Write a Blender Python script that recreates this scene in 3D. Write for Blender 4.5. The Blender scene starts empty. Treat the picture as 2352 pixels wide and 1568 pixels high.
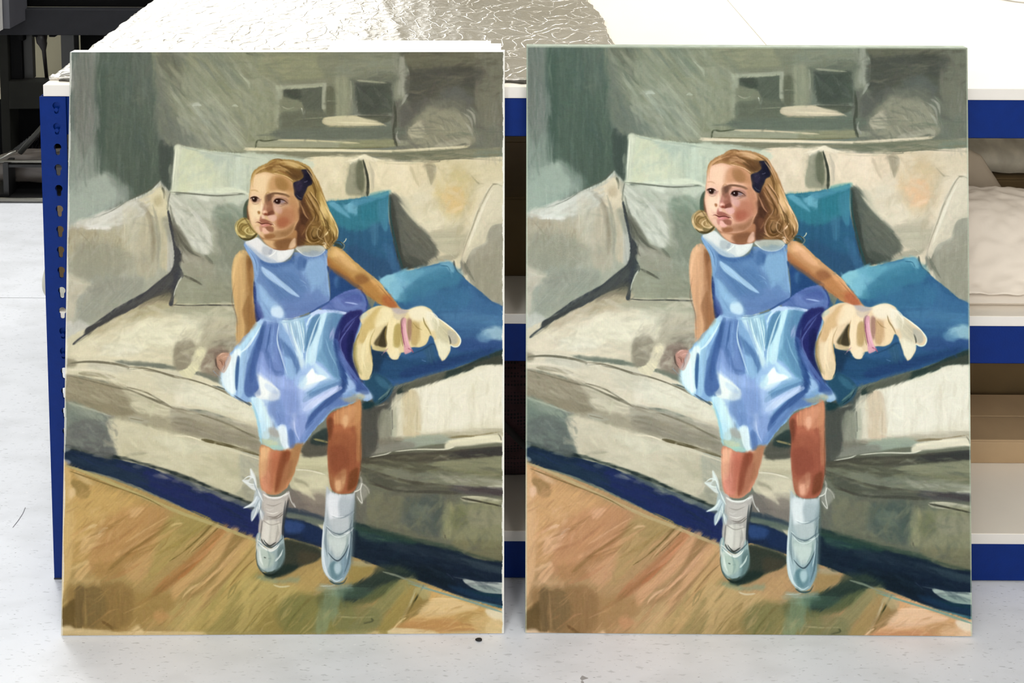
import bpy, bmesh, math, random
import numpy as np
from mathutils import Vector, Matrix, noise as mnoise
random.seed(3)
sc = bpy.context.scene
col = sc.collection

# ---------------- camera ----------------
cd = bpy.data.cameras.new('camera')
cam = bpy.data.objects.new('camera', cd); col.objects.link(cam)
cd.sensor_fit = 'HORIZONTAL'; cd.sensor_width = 36.0
cd.lens = 2121.97*36.0/2352.0
cd.shift_y = -(784.0+424.0)/2352.0          # the photograph is a crop from the lower part of an upright-corrected picture
cd.clip_start = .05; cd.clip_end = 60
_p, _y, _r = .0648, -.0036, .0027
_f = Vector((math.sin(_y)*math.cos(_p), math.cos(_y)*math.cos(_p), -math.sin(_p)))
_rt = Vector((math.cos(_y), -math.sin(_y), 0)); _up = _rt.cross(_f)
_r2 = _rt*math.cos(_r)+_up*math.sin(_r); _u2 = -_rt*math.sin(_r)+_up*math.cos(_r)
cam.matrix_world = Matrix(((_r2.x, _u2.x, -_f.x, -.0018), (_r2.y, _u2.y, -_f.y, -1.5936), (_r2.z, _u2.z, -_f.z, 1.5062), (0, 0, 0, 1)))
sc.camera = cam

# ---------------- world, lights, exposure ----------------
w = bpy.data.worlds.new('room_air'); sc.world = w; w.use_nodes = True
w.node_tree.nodes['Background'].inputs[0].default_value = (.9, .95, 1, 1)
w.node_tree.nodes['Background'].inputs[1].default_value = .25
CEIL = 2.62
LAMPS = [(-1.75, 1.05, 1.15, (.97, .99, 1.0)), (1.15, .95, 1.35, (1.0, .985, .97)), (-1.05, -1.85, .42, (.90, .95, 1.0)), (1.05, -1.85, .42, (1.0, .97, .95)), (-1.25, -3.3, 1.35, (.93, .97, 1)), (1.05, -3.3, 1.3, (1, .98, .97))]
for i, (x, y, k, c) in enumerate(LAMPS):
    ld = bpy.data.lights.new('ceiling_lamp_light', 'AREA'); ld.shape = 'SQUARE'; ld.size = .56
    ld.energy = 46*k; ld.color = c
    lo = bpy.data.objects.new('ceiling_lamp_light', ld); col.objects.link(lo)
    lo.location = (x, y, CEIL-.05)
vs = sc.view_settings
sc.display_settings.display_device = 'sRGB'
vs.view_transform = 'Standard'; vs.look = 'None'; vs.gamma = 1.0; vs.use_curve_mapping = False
vs.exposure = -0.87
sc.cycles.use_denoising = True
sc.cycles.max_bounces = 8; sc.cycles.diffuse_bounces = 4; sc.cycles.glossy_bounces = 3
sc.cycles.sample_clamp_indirect = 6

# ---------------- helpers ----------------
def lin(h):
    c = [int(h[i:i+2], 16)/255 for i in (0, 2, 4)]
    return tuple([(v/12.92 if v <= .04045 else ((v+.055)/1.055)**2.4) for v in c])+(1,)
def mat(name, col_, rough=.6, metal=0, var=.04, scale=30, bump=0, bscale=80, spec=.5, stretch=(1, 1, 1)):
    m = bpy.data.materials.new(name); m.use_nodes = True
    nt = m.node_tree; b = nt.nodes['Principled BSDF']
    b.inputs['Roughness'].default_value = rough; b.inputs['Metallic'].default_value = metal
    b.inputs['Specular IOR Level'].default_value = spec
    tc = nt.nodes.new('ShaderNodeTexCoord'); mp = nt.nodes.new('ShaderNodeMapping'); mp.inputs['Scale'].default_value = stretch
    nt.links.new(tc.outputs['Object'], mp.inputs[0])
    n = nt.nodes.new('ShaderNodeTexNoise'); n.inputs['Scale'].default_value = scale; n.inputs['Detail'].default_value = 5
    nt.links.new(mp.outputs[0], n.inputs['Vector'])
    r = nt.nodes.new('ShaderNodeValToRGB'); c = lin(col_)
    r.color_ramp.elements[0].position = .3; r.color_ramp.elements[1].position = .7
    r.color_ramp.elements[0].color = tuple(max(0, v*(1-var*2)) for v in c[:3])+(1,)
    r.color_ramp.elements[1].color = tuple(min(1, v*(1+var*2)) for v in c[:3])+(1,)
    nt.links.new(n.outputs['Fac'], r.inputs[0]); nt.links.new(r.outputs[0], b.inputs['Base Color'])
    if bump:
        n2 = nt.nodes.new('ShaderNodeTexNoise'); n2.inputs['Scale'].default_value = bscale; n2.inputs['Detail'].default_value = 4
        nt.links.new(mp.outputs[0], n2.inputs['Vector'])
        bp = nt.nodes.new('ShaderNodeBump'); bp.inputs['Strength'].default_value = bump; bp.inputs['Distance'].default_value = .002
        nt.links.new(n2.outputs['Fac'], bp.inputs['Height']); nt.links.new(bp.outputs[0], b.inputs['Normal'])
    return m
def empty(name, loc=(0, 0, 0), rot=(0, 0, 0)):
    o = bpy.data.objects.new(name, None); o.empty_display_size = .05; col.objects.link(o)
    o.location = loc; o.rotation_euler = rot; return o
def tag(o, label, cat, group=None):
    o['label'] = label; o['category'] = cat
    if group: o['group'] = group
    return o
def put(name, bm, m, parent=None, loc=None, rot=None, smooth=False, mats=None):
    me = bpy.data.meshes.new(name)
    bmesh.ops.recalc_face_normals(bm, faces=bm.faces[:]); bm.to_mesh(me); bm.free()
    for mm in (mats or [m]): me.materials.append(mm)
    if smooth:
        for p in me.polygons: p.use_smooth = True
    o = bpy.data.objects.new(name, me); col.objects.link(o)
    if parent: o.parent = parent
    if loc: o.location = loc
    if rot: o.rotation_euler = rot
    return o
def share(name, src, parent, loc, rot=(0, 0, 0)):
    o = src.copy(); o.name = name; col.objects.link(o); o.parent = parent; o.location = loc; o.rotation_euler = rot; return o
def box(bm, x0, y0, z0, x1, y1, z1, bev=0, seg=2):
    t = bmesh.new()
    v = [t.verts.new(p) for p in ((x0, y0, z0), (x1, y0, z0), (x1, y1, z0), (x0, y1, z0), (x0, y0, z1), (x1, y0, z1), (x1, y1, z1), (x0, y1, z1))]
    for f in ((0, 3, 2, 1), (4, 5, 6, 7), (0, 1, 5, 4), (1, 2, 6, 5), (2, 3, 7, 6), (3, 0, 4, 7)): t.faces.new([v[i] for i in f])
    if bev: bmesh.ops.bevel(t, geom=t.edges[:], offset=bev, segments=seg, affect='EDGES', profile=.5)
    me = bpy.data.meshes.new('t'); t.to_mesh(me); t.free(); bm.from_mesh(me); bpy.data.meshes.remove(me)
def mb(*boxes, bev=0):
    bm = bmesh.new()
    for b in boxes: box(bm, *b, bev=bev)
    return bm
def tube(bm, pts, r, n=8, cap=True):
    rings = []
    P = [Vector(p) for p in pts]
    for i, p in enumerate(P):
        d = (P[min(i+1, len(P)-1)]-P[max(i-1, 0)]).normalized()
        a = d.cross(Vector((0, 0, 1)) if abs(d.z) < .9 else Vector((1, 0, 0))).normalized(); b = d.cross(a)
        rr = r[i] if isinstance(r, (list, tuple)) else r
        rings.append([bm.verts.new(p+(a*math.cos(2*math.pi*k/n)+b*math.sin(2*math.pi*k/n))*rr) for k in range(n)])
    for i in range(len(rings)-1):
        for k in range(n): bm.faces.new((rings[i][k], rings[i][(k+1) % n], rings[i+1][(k+1) % n], rings[i+1][k]))
    if cap: bm.faces.new(rings[0]); bm.faces.new(rings[-1][::-1])
    return bm

# ---------------- the room ----------------
def floor_mat():
    m = mat('speckled_vinyl', 'e7e8ec', .42, 0, .015, 6)
    nt = m.node_tree; b = nt.nodes['Principled BSDF']; ramp = [n for n in nt.nodes if n.type == 'VALTORGB'][0]
    tc = [n for n in nt.nodes if n.type == 'TEX_COORD'][0]
    last = ramp.outputs[0]
    def flecks(sx, sy, scale, lo, hi, colr, seed):
        nonlocal last
        mp = nt.nodes.new('ShaderNodeMapping'); mp.inputs['Scale'].default_value = (sx, sy, 1); mp.inputs['Location'].default_value = (seed, seed*2, 0)
        nt.links.new(tc.outputs['Object'], mp.inputs[0])
        n = nt.nodes.new('ShaderNodeTexNoise'); n.inputs['Scale'].default_value = scale; n.inputs['Detail'].default_value = 2
        nt.links.new(mp.outputs[0], n.inputs['Vector'])
        r = nt.nodes.new('ShaderNodeValToRGB'); r.color_ramp.elements[0].position = lo; r.color_ramp.elements[1].position = hi
        nt.links.new(n.outputs['Fac'], r.inputs[0])
        mx = nt.nodes.new('ShaderNodeMixRGB'); mx.inputs['Color2'].default_value = lin(colr)
        nt.links.new(r.outputs[0], mx.inputs[0]); nt.links.new(last, mx.inputs['Color1']); last = mx.outputs[0]
    flecks(1, 2.6, 9, .45, .75, 'dcdde0', 1); flecks(1, 4.2, 60, .62, .70, 'cfd0d3', 3)
    flecks(1, 4.5, 110, .70, .75, '9b9a9c', 7); flecks(1, 4, 90, .70, .75, 'f4f4f6', 13); flecks(1, 1.6, 30, .76, .78, 'a2a0a0', 21)
    nt.links.new(last, b.inputs['Base Color'])
    return m
M_floor = floor_mat()
XA, XB, YA, YB = -3.4, 3.2, -3.9, 2.25
fl = put('floor', mb((XA, YA, -.05, XB, YB, -.004)), mat('screed', '77777a', .9)); fl['kind'] = 'structure'
put('vinyl_sheet', mb((XA, YA, -.004, XB, .8735, 0)), M_floor, fl)
put('vinyl_sheet', mb((XA, .8755, -.004, XB, YB, 0)), M_floor, fl)
M_wall = mat('cream_wall_paint', '98927a', .8, 0, .02, 4, .1, 200)
M_wall2 = mat('white_wall_paint', 'dededc', .85, 0, .01, 3)
M_ceil = mat('ceiling_paint', 'ecebe6', .9, 0, .01, 3)
for nm, b in (('wall_back', (XA, YB, 0, XB, YB+.1, CEIL)), ('wall_front', (XA, YA-.1, 0, XB, YA, CEIL)), ('wall_left', (XA-.1, YA, 0, XA, YB, CEIL)), ('wall_right', (XB, YA, 0, XB+.1, YB, CEIL))):
    o = put(nm, mb(b), M_wall if nm == 'wall_back' else M_wall2); o['kind'] = 'structure'
o = put('ceiling', mb((XA, YA, CEIL, XB, YB, CEIL+.1)), M_ceil); o['kind'] = 'structure'
bm = bmesh.new(); box(bm, XA, YB-.016, 0, XB, YB, .09, .003); box(bm, XA, YB-.022, 0, XB, YB, .012)
o = put('baseboard_back', bm, mat('baseboard_paint', 'c0b69a', .5)); o['kind'] = 'structure'
# unseen glowing window, added in the back wall so the foil has its glare
wn = empty('added_window_1', (-1.45, YB, 1.62)); wn['kind'] = 'structure'
M_wf = mat('added_window_white', 'e4e4e2', .5)
bm = bmesh.new()
for b_ in ((-.98, -.03, -.50, .98, 0, -.45), (-.98, -.03, .45, .98, 0, .50), (-.98, -.03, -.45, -.93, 0, .45), (.93, -.03, -.45, .98, 0, .45), (-.02, -.028, -.45, .02, 0, .45)): box(bm, *b_)
put('added_window_frame', bm, M_wf, wn)
M_pane = bpy.data.materials.new('added_glow_pane'); M_pane.use_nodes = True
_b = M_pane.node_tree.nodes['Principled BSDF']; _b.inputs['Emission Color'].default_value = (.93, .97, 1, 1); _b.inputs['Emission Strength'].default_value = 4.5
put('added_window_pane', mb((-.93, -.012, -.45, -.02, -.008, .45)), M_pane, wn); put('added_window_pane', mb((.02, -.012, -.45, .93, -.008, .45)), M_pane, wn)
M_frame = mat('lamp_frame_white', 'e8e8e8', .4); M_diff = bpy.data.materials.new('lamp_diffuser'); M_diff.use_nodes = True
_b = M_diff.node_tree.nodes['Principled BSDF']; _b.inputs['Emission Color'].default_value = (1, .99, .96, 1); _b.inputs['Emission Strength'].default_value = 5
# ---------------- ceiling lamps ----------------
LAMP_AT = ('over the left part of the workbench', 'over the right part of the workbench', 'over the floor in front of the left canvas', 'over the floor in front of the right canvas', 'farthest back in the room on the left', 'farthest back in the room on the right')
for i, (x, y, k, c) in enumerate(LAMPS):
    t = tag(empty('ceiling_lamp', (x, y, CEIL)), 'square white ceiling panel lamp '+LAMP_AT[i], 'lamp', 'ceiling panel lamps')
    fr = bmesh.new()
    for s in ((-.31, -.31, .31, -.285), (-.31, .285, .31, .31), (-.31, -.285, -.285, .285), (.285, -.285, .31, .285)): box(fr, s[0], s[1], -.03, s[2], s[3], 0)
    put('lamp_frame', fr, M_frame, t); put('diffuser', mb((-.285, -.285, -.012, .285, .285, -.006)), M_diff, t)
# ---------------- blue workbench rack ----------------
M_blue = mat('blue_powder_coat', '00256c', .5, 0, .03, 60, .15, 300, spec=.15)
M_white = mat('white_melamine', 'f5ecdd', .35, 0, .01, 8)
M_edge = mat('melamine_edging', 'e2dcd3', .5, 0, .01, 8)
PX0, PX1, ZT = -.840, -.795, .9025
BX1, BD = 1.86, .78                                      # right end and depth of the bench
rack = tag(empty('workbench', (0, 0, 0)), 'blue steel boltless workbench with white boards and keyhole slotted posts', 'workbench')
def keyhole_plate():
    cu = bpy.data.curves.new('plate', 'CURVE'); cu.dimensions = '2D'; cu.fill_mode = 'BOTH'; cu.extrude = .0011
    def loop(p):
        s = cu.splines.new('POLY'); s.points.add(len(p)-1); s.use_cyclic_u = True
        for i, (x, y) in enumerate(p): s.points[i].co = (x, y, 0, 1)
    loop([(0, 0), (.045, 0), (.045, ZT), (0, ZT)])
    for k in range(24):
        z = .8872-.03762*k
        if z < .03: break
        cx = .0282; p = []
        for j in range(17):                              # round head
            a = math.radians(-52+j*(284/16)); p.append((cx+.0066*math.cos(a), z-.001+.0066*math.sin(a)))
        p += [(cx-.0038, z-.0125), (cx-.0030, z-.0148), (cx, z-.0158), (cx+.0030, z-.0148), (cx+.0038, z-.0125)]
        loop(p)
    ob = bpy.data.objects.new('plate', cu); col.objects.link(ob)
    dg = bpy.context.evaluated_depsgraph_get(); dg.update()
    me = bpy.data.meshes.new_from_object(ob.evaluated_get(dg)); bpy.data.objects.remove(ob); return me
plate = keyhole_plate(); plate.materials.append(M_blue)
def post(x, y, sx, sy):
    """an angle post: two punched flanges meeting on the corner line; sx, sy say where the flanges run"""
    p = put('post', mb((-.0012, -.0012, 0, .0012, .0012, ZT)), M_blue, rack, (x, y, 0))
    a = bpy.data.objects.new('flange', plate); col.objects.link(a); a.parent = p
    a.rotation_euler = (math.pi/2, 0, 0) if sx > 0 else (math.pi/2, 0, math.pi)
    b = bpy.data.objects.new('flange', plate); col.objects.link(b); b.parent = p
    b.rotation_euler = (math.pi/2, 0, math.pi/2 if sy > 0 else -math.pi/2)
    ft = bmesh.new(); box(ft, -.002 if sx > 0 else -.047, -.002 if sy > 0 else -.047, 0, .047 if sx > 0 else .002, .047 if sy > 0 else .002, .003, .001)
    put('foot', ft, mat_foot, p)
mat_foot = mat('black_plastic_foot', '1d1f28', .5)
post(PX0, .001, 1, 1); post(PX0, BD, 1, -1); post(BX1, .001, -1, 1); post(BX1, BD, -1, -1)
LEVELS = [(.8325, .9025), (.4175, .4885), (.0045, .0765)]
def beam(x0, x1, y, z0, z1, face):
    bm = bmesh.new(); s = face
    box(bm, x0, y, z0, x1, y+.0016*s, z1, .0006, 1)      # web
    box(bm, x0, y, z1-.0016, x1, y+.022*s, z1, .0006, 1) # top ledge
    box(bm, x0, y, z0, x1, y+.010*s, z0+.0016, .0006, 1) # bottom return
    return bm
for z0, z1 in LEVELS:
    for y, s in ((.0035, 1), (BD-.0035, -1)):
        b = put('beam', beam(PX0+.043, BX1-.043, y, z0, z1, s), M_blue, rack)
        for xx in (PX0+.0282, BX1-.0282):                # hooked rivets seated in the keyholes
            rv = bmesh.new()
            for zz in (z1-.0195, z1-.0570): 
                bmesh.ops.create_cone(rv, cap_ends=True, segments=14, radius1=.0046, radius2=.0036, depth=.003, matrix=Matrix.Translation((xx, y-(.0035 if s > 0 else -.0035)+(.0005 if s > 0 else -.0005), zz-.004)) @ Matrix.Rotation(math.pi/2, 4, 'X'))
            box(rv, xx-.012, y, z0, xx+.016, y+.0016*s, z1)
            put('rivet_bracket', rv, M_blue, b)
    for x, s in ((PX0+.0035, 1), (BX1-.0035, -1)):
        bm = bmesh.new(); box(bm, min(x, x+.0016*s), .02, z0, max(x, x+.0016*s), BD-.02, z1, .0005, 1); box(bm, min(x, x+.02*s), .02, z1-.0016, max(x, x+.02*s), BD-.02, z1)
        put('side_beam', bm, M_blue, rack)
# boards: worktop in two pieces that meet at a fine joint, and shelves
def board(x0, x1, z0, z1, y0=0.0, y1=BD):
    bm = bmesh.new(); box(bm, x0, y0, z0, x1, y1, z1, .0007, 1)
    o = put('shelf_board', bm, None, rack, mats=[M_white, M_edge])
    for p in o.data.polygons:
        if abs(p.normal.z) < .5: p.material_index = 1
    return o
board(-.8345, .5065, .9030, .9237); board(.5077, BX1-.003, .9030, .9237)
board(-.832, .5065, .4890, .5075, .001, BD-.001); board(.5077, BX1-.005, .4890, .5075, .001, BD-.001)
board(-.832, .5065, .0770, .0970, .001, BD-.001); board(.5077, BX1-.005, .0770, .0970, .001, BD-.001)

# ---------------- foil sheet on the worktop ----------------
def foil_mat():
    m = bpy.data.materials.new('crinkled_foil'); m.use_nodes = True; nt = m.node_tree; b = nt.nodes['Principled BSDF']
    b.inputs['Metallic'].default_value = .85; b.inputs['Roughness'].default_value = .34
    tc = nt.nodes.new('ShaderNodeTexCoord')
    n1 = nt.nodes.new('ShaderNodeTexNoise'); n1.inputs['Scale'].default_value = 5; n1.inputs['Detail'].default_value = 6
    r = nt.nodes.new('ShaderNodeValToRGB'); r.color_ramp.elements[0].position = .3; r.color_ramp.elements[1].position = .75
    r.color_ramp.elements[0].color = lin('cfc8bc'); r.color_ramp.elements[1].color = lin('e2dcd2')
    nt.links.new(tc.outputs['Object'], n1.inputs['Vector']); nt.links.new(n1.outputs['Fac'], r.inputs[0]); nt.links.new(r.outputs[0], b.inputs['Base Color'])
    v = nt.nodes.new('ShaderNodeTexVoronoi'); v.feature = 'DISTANCE_TO_EDGE'; v.inputs['Scale'].default_value = 26
    wn = nt.nodes.new('ShaderNodeTexNoise'); wn.inputs['Scale'].default_value = 9
    mxv = nt.nodes.new('ShaderNodeMixRGB'); mxv.inputs[0].default_value = .12
    nt.links.new(tc.outputs['Object'], wn.inputs['Vector']); nt.links.new(tc.outputs['Object'], mxv.inputs['Color1']); nt.links.new(wn.outputs['Color'], mxv.inputs['Color2'])
    nt.links.new(mxv.outputs[0], v.inputs['Vector'])
    cr = nt.nodes.new('ShaderNodeValToRGB'); cr.color_ramp.elements[0].position = 0; cr.color_ramp.elements[1].position = .05
    cr.color_ramp.elements[0].color = (1, 1, 1, 1); cr.color_ramp.elements[1].color = (0, 0, 0, 1)
    nt.links.new(v.outputs['Distance'], cr.inputs[0])
    n2 = nt.nodes.new('ShaderNodeTexNoise'); n2.inputs['Scale'].default_value = 120; n2.inputs['Detail'].default_value = 4; n2.inputs['Roughness'].default_value = .65
    nt.links.new(tc.outputs['Object'], n2.inputs['Vector'])
    ad = nt.nodes.new('ShaderNodeMath'); ad.operation = 'MULTIPLY_ADD'; ad.inputs[1].default_value = .9
    nt.links.new(cr.outputs[0], ad.inputs[0]); nt.links.new(n2.outputs['Fac'], ad.inputs[2])
    bp = nt.nodes.new('ShaderNodeBump'); bp.inputs['Strength'].default_value = .9; bp.inputs['Distance'].default_value = .0016
    nt.links.new(ad.outputs[0], bp.inputs['Height']); nt.links.new(bp.outputs[0], b.inputs['Normal'])
    return m
def foil():
    bm = bmesh.new(); NX, NY = 240, 170
    g = []
    for j in range(NY+1):
        row = []
        for i in range(NX+1):
            u, v = i/NX, j/NY
            yl = .024+.004*mnoise.noise(Vector((u*30, 3, 1)))
            y = yl+(BD+.02-yl)*v
            xl = -.836-.03*v+.003*mnoise.noise(Vector((v*22, 7, 0)))
            xr = .214-.038*min(1, max(0, (y-.05)/.5))+.005*mnoise.noise(Vector((v*26, 1, 5)))+.008*mnoise.noise(Vector((v*5, 2, 5)))
            x = xl+(xr-xl)*u
            p = Vector((x*21, y*21, 0))
            rg = 1-abs(mnoise.noise(p))*2; rg2 = 1-abs(mnoise.noise(p*2.3+Vector((4, 2, 1))))*2
            z = .9237+.0055+.0016*max(0, rg)**8+.0010*max(0, rg2)**7+.0006*mnoise.noise(p*5)+.0006*math.sin(x*95)
            z += .0035*math.exp(-((x+.19+(y-.1)*.28)/.012)**2)*.6       # one long fold
            if u < .02 and v > .02: z -= .004*(1-u/.02)
            row.append(bm.verts.new((x, y, z)))
        g.append(row)
    for j in range(NY):
        for i in range(NX): bm.faces.new((g[j][i], g[j][i+1], g[j+1][i+1], g[j+1][i]))
    # a rim down to the board
    lo = lambda v: bm.verts.new((v.co.x, v.co.y+.001, .9241))
    edge = [g[0][i] for i in range(NX+1)]; low = [lo(v) for v in edge]
    for i in range(NX): bm.faces.new((edge[i+1], edge[i], low[i], low[i+1]))
    e2 = [g[j][NX] for j in range(NY+1)]; l2 = [lo(v) for v in e2]
    for i in range(NY): bm.faces.new((e2[i+1], e2[i], l2[i], l2[i+1]))
    e3 = [g[j][0] for j in range(NY+1)]; l3 = [lo(v) for v in e3]
    for i in range(NY): bm.faces.new((e3[i], e3[i+1], l3[i+1], l3[i]))
    o = put('foil_top_layer', bm, foil_mat(), foil_t, smooth=True)
    # dark lower layer whose ragged edge peeps out at the front
    M_dk = mat('dark_foil_underside', '4a4740', .45, .4, .2, 120)
    bm = bmesh.new(); pr = None
    for i in range(181):
        x = -.815+(1.0)*i/180
        y = .016+.006*mnoise.noise(Vector((x*40, 0, 9))); z = .9266+.0012*mnoise.noise(Vector((x*60, 5, 0)))
        a, b_, c = bm.verts.new((x, y, z)), bm.verts.new((x, .06, .9268)), bm.verts.new((x, y+.001, .9241))
        if pr: bm.faces.new((pr[0], a, b_, pr[1])); bm.faces.new((a, pr[0], pr[2], c))
        pr = (a, b_, c)
    put('foil_under_layer', bm, M_dk, foil_t)
    bm = bmesh.new()                                     # curled front corner
    pr = None
    for i in range(13):
        t = i/12; x = -.826+.05*t; zz = .9245+.0095*math.sin(math.pi*t)**.7
        a, b_ = bm.verts.new((x, .024+.010*math.sin(2.6*t), zz)), bm.verts.new((x, .052, .9300))
        c = bm.verts.new((x, .027+.010*math.sin(2.6*t), .9241))
        if pr: bm.faces.new((pr[0], a, b_, pr[1])); bm.faces.new((a, pr[0], pr[2], c))
        pr = (a, b_, c)
    put('curled_corner', bm, foil_edge_mat, foil_t, smooth=True)
foil_edge_mat = mat('foil_edge_grey', 'a39f97', .4, .5, .15, 90)
foil_t = tag(empty('foil_sheet', (0, 0, 0)), 'crinkled silver foil sheet spread over the left part of the white worktop', 'foil')
foil()
# white card lying on the foil behind the left canvas
bm = bmesh.new(); box(bm, -.363, .045, .9375, -.049, .213, .9392)
M_wc = mat('white_card', 'f2f2ef', .6)
tag(put('card_sheet', bm, M_wc), 'wide white card lying on the foil behind the top of the left canvas', 'card', 'white cards on the foil')
tag(put('card_sheet', mb((-.15, .04, .9396, -.028, .190, .9412)), M_wc), 'smaller white card on the right end of the wide white card', 'card', 'white cards on the foil')
# black cable end on the worktop, far right
bm = bmesh.new(); tube(bm, [(1.222+.055*math.cos(a*.35), .628+.055*math.sin(a*.35), .931+.0016*a) for a in range(0, 30)], .0065, 10)
cb = tag(put('cable', bm, mat('black_cable_rubber', '1b1b1a', .5), smooth=True), 'coiled black cable on the white worktop at the far right', 'cable')
# ---------------- things on the shelves ----------------
M_card = mat('brown_cardboard', '7d6138', .85, 0, .05, 14, .2, 60)
M_card_d = mat('dark_brown_cardboard', '5f4b2b', .85, 0, .05, 14, .2, 60)
M_card_l = mat('tan_cardboard', 'b09470', .85, 0, .04, 10, .2, 60)
M_paper = mat('white_paper', 'eaddcc', .8, 0, .015, 7, .15, 25)
M_paper_g = mat('grey_tissue_paper', 'b3a48f', .85, 0, .04, 9, .3, 30)
def carton(x0, y0, z0, x1, y1, z1, m, label, flaps=True):
    t = tag(empty('cardboard_box', ((x0+x1)/2, (y0+y1)/2, z0)), label, 'box')
    w_, d_, h_ = (x1-x0)/2, (y1-y0)/2, z1-z0
    bm = bmesh.new(); box(bm, -w_, -d_, 0, w_, d_, h_-.004, .003, 2); put('box_body', bm, m, t)
    if flaps:
        bm = bmesh.new(); box(bm, -w_, -d_, h_-.004, w_, -.001, h_, .0008, 1); put('flap', bm, m, t)
        bm = bmesh.new(); box(bm, -w_, .001, h_-.004, w_, d_, h_, .0008, 1); put('flap', bm, m, t)
    return t
carton(-.45, .12, .5076, .42, .62, .665, M_card_d, 'long brown cardboard box on the middle shelf, seen between the two canvases')
carton(.50, .30, .5076, 1.70, .72, .622, M_card_d, 'brown cardboard box at the right behind the white paper on the middle shelf')
carton(-.40, .26, .0971, .55, .60, .145, M_card, 'flat brown cardboard box on the bottom shelf, seen between the canvases')
carton(.70, .168, .0971, 1.70, .30, .147, M_card_l, 'low tan cardboard box near the front of the bottom shelf, right of the right canvas')
carton(.66, .315, .0971, 1.72, .72, .405, M_card_d, 'tall brown cardboard box at the back of the bottom shelf, behind the tan one')
carton(-.882, .085, .5076, -.50, .50, .640, M_card_d, 'brown cardboard box on the left end of the middle shelf, seen through the post slots')
carton(-.79, .12, .0971, -.46, .60, .3222, M_card, 'brown cardboard box on the bottom shelf behind the left canvas, a paper roll on top')
# bubble-wrapped bundle on top of the right box
def wavy(name, x0, x1, y0, y1, zf, m, th=.0012, nx=60, ny=30, amp=.004, parent=None, yf=None):
    bm = bmesh.new(); g = []
    for j in range(ny+1):
        row = []
        for i in range(nx+1):
            u, v = i/nx, j/ny
            x = x0+(x1-x0)*u; y = y0+(y1-y0)*v
            if yf: y = yf(u, v)
            p = Vector((x*9, v*3, y0*7))
            z = zf(u, v)+amp*mnoise.noise(p)+amp*.5*(1-abs(mnoise.noise(p*2.2))*2)+amp*.35*(1-abs(mnoise.noise(p*4.3+Vector((3, 1, 2))))*2)
            row.append(bm.verts.new((x, y, z)))
        g.append(row)
    for j in range(ny):
        for i in range(nx): bm.faces.new((g[j][i], g[j][i+1], g[j+1][i+1], g[j+1][i]))
    o = put(name, bm, m, parent, smooth=True)
    md = o.modifiers.new('thickness', 'SOLIDIFY'); md.thickness = th; md.offset = 1
    return o
o = wavy('wrapped_bundle', .56, 1.6, .312, .68, lambda u, v: .627+.092*math.sin(math.pi*min(1, max(0, v)))**.45, mat('pale_wrapping', 'a89f8c', .6, 0, .14, 22, .6, 40), amp=.005, ny=50)
tag(o, 'pale crumpled wrapping on top of the dark brown box, just under the worktop', 'wrapping')
# grey tissue sheet arching up, behind the white paper
o = wavy('tissue_sheet', .70, 1.02, .12, .30, lambda u, v: .516+(.205-.16*max(0, u-.55)-.3*max(0, u-.86))*v, M_paper_g, amp=.004, yf=lambda u, v: .222+.075*v*v)
tag(o, 'grey-brown tissue paper standing up in a curve behind the white paper', 'paper')
# big white sheet curling back over
o = wavy('paper_sheet', .62, 1.30, .045, .27, lambda u, v: .5275+.118*math.sin(min(1, v*1.08)*math.pi/2)**1.3*(1-.30*max(0, u-.55)/.45), M_paper, amp=.007, nx=110, ny=50, yf=lambda u, v: .036+.17*v)
tag(o, 'large curved white paper sheet filling the front of the middle shelf at the right', 'paper')
# flat papers under it
for k, (x0, x1, y0, dz, rz) in enumerate(((.60, 1.34, .030, .0078, .010), (.66, 1.22, .022, .0095, -.012))):
    bm = bmesh.new(); g = []
    for j in range(2):
        row = []
        for i in range(41):
            x = x0+(x1-x0)*i/40
            row.append(bm.verts.new((x, y0+.2*j, .5100+dz*.25+.0065*k+.002*mnoise.noise(Vector((x*7, 0, j))))))
        g.append(row)
    for i in range(40): bm.faces.new((g[0][i], g[0][i+1], g[1][i+1], g[1][i]))
    o = put('loose_paper', bm, M_paper, smooth=True); md = o.modifiers.new('thickness', 'SOLIDIFY'); md.thickness = .001; md.offset = 1
    tag(o, ('flat white paper lowest on the middle shelf under the curved sheet', 'flat white paper on top of the lowest one under the curved sheet')[k], 'paper', 'loose papers on the middle shelf')
# patterned cloth bag between the canvases, bottom shelf
def cloth_mat():
    m = mat('dark_woven_cloth', '4a2f33', .9, 0, .12, 30)
    nt = m.node_tree; b = nt.nodes['Principled BSDF']; tc = [n for n in nt.nodes if n.type == 'TEX_COORD'][0]; rm = [n for n in nt.nodes if n.type == 'VALTORGB'][0]
    ck = nt.nodes.new('ShaderNodeTexVoronoi'); ck.inputs['Scale'].default_value = 160; ck.inputs['Randomness'].default_value = .15
    nt.links.new(tc.outputs['Object'], ck.inputs['Vector'])
    r = nt.nodes.new('ShaderNodeValToRGB'); r.color_ramp.elements[0].position = .25; r.color_ramp.elements[1].position = .45
    nt.links.new(ck.outputs['Distance'], r.inputs[0])
    mx = nt.nodes.new('ShaderNodeMixRGB'); mx.inputs['Color1'].default_value = lin('1d1a1d')
    nt.links.new(r.outputs[0], mx.inputs[0]); nt.links.new(rm.outputs[0], mx.inputs['Color2']); nt.links.new(mx.outputs[0], b.inputs['Base Color'])
    return m
t = tag(empty('cloth_bag', (0, .17, .0972)), 'dark reddish dotted cloth bag on the bottom shelf between the canvases', 'bag')
bm = bmesh.new(); bmesh.ops.create_uvsphere(bm, u_segments=32, v_segments=20, radius=1)
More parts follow.
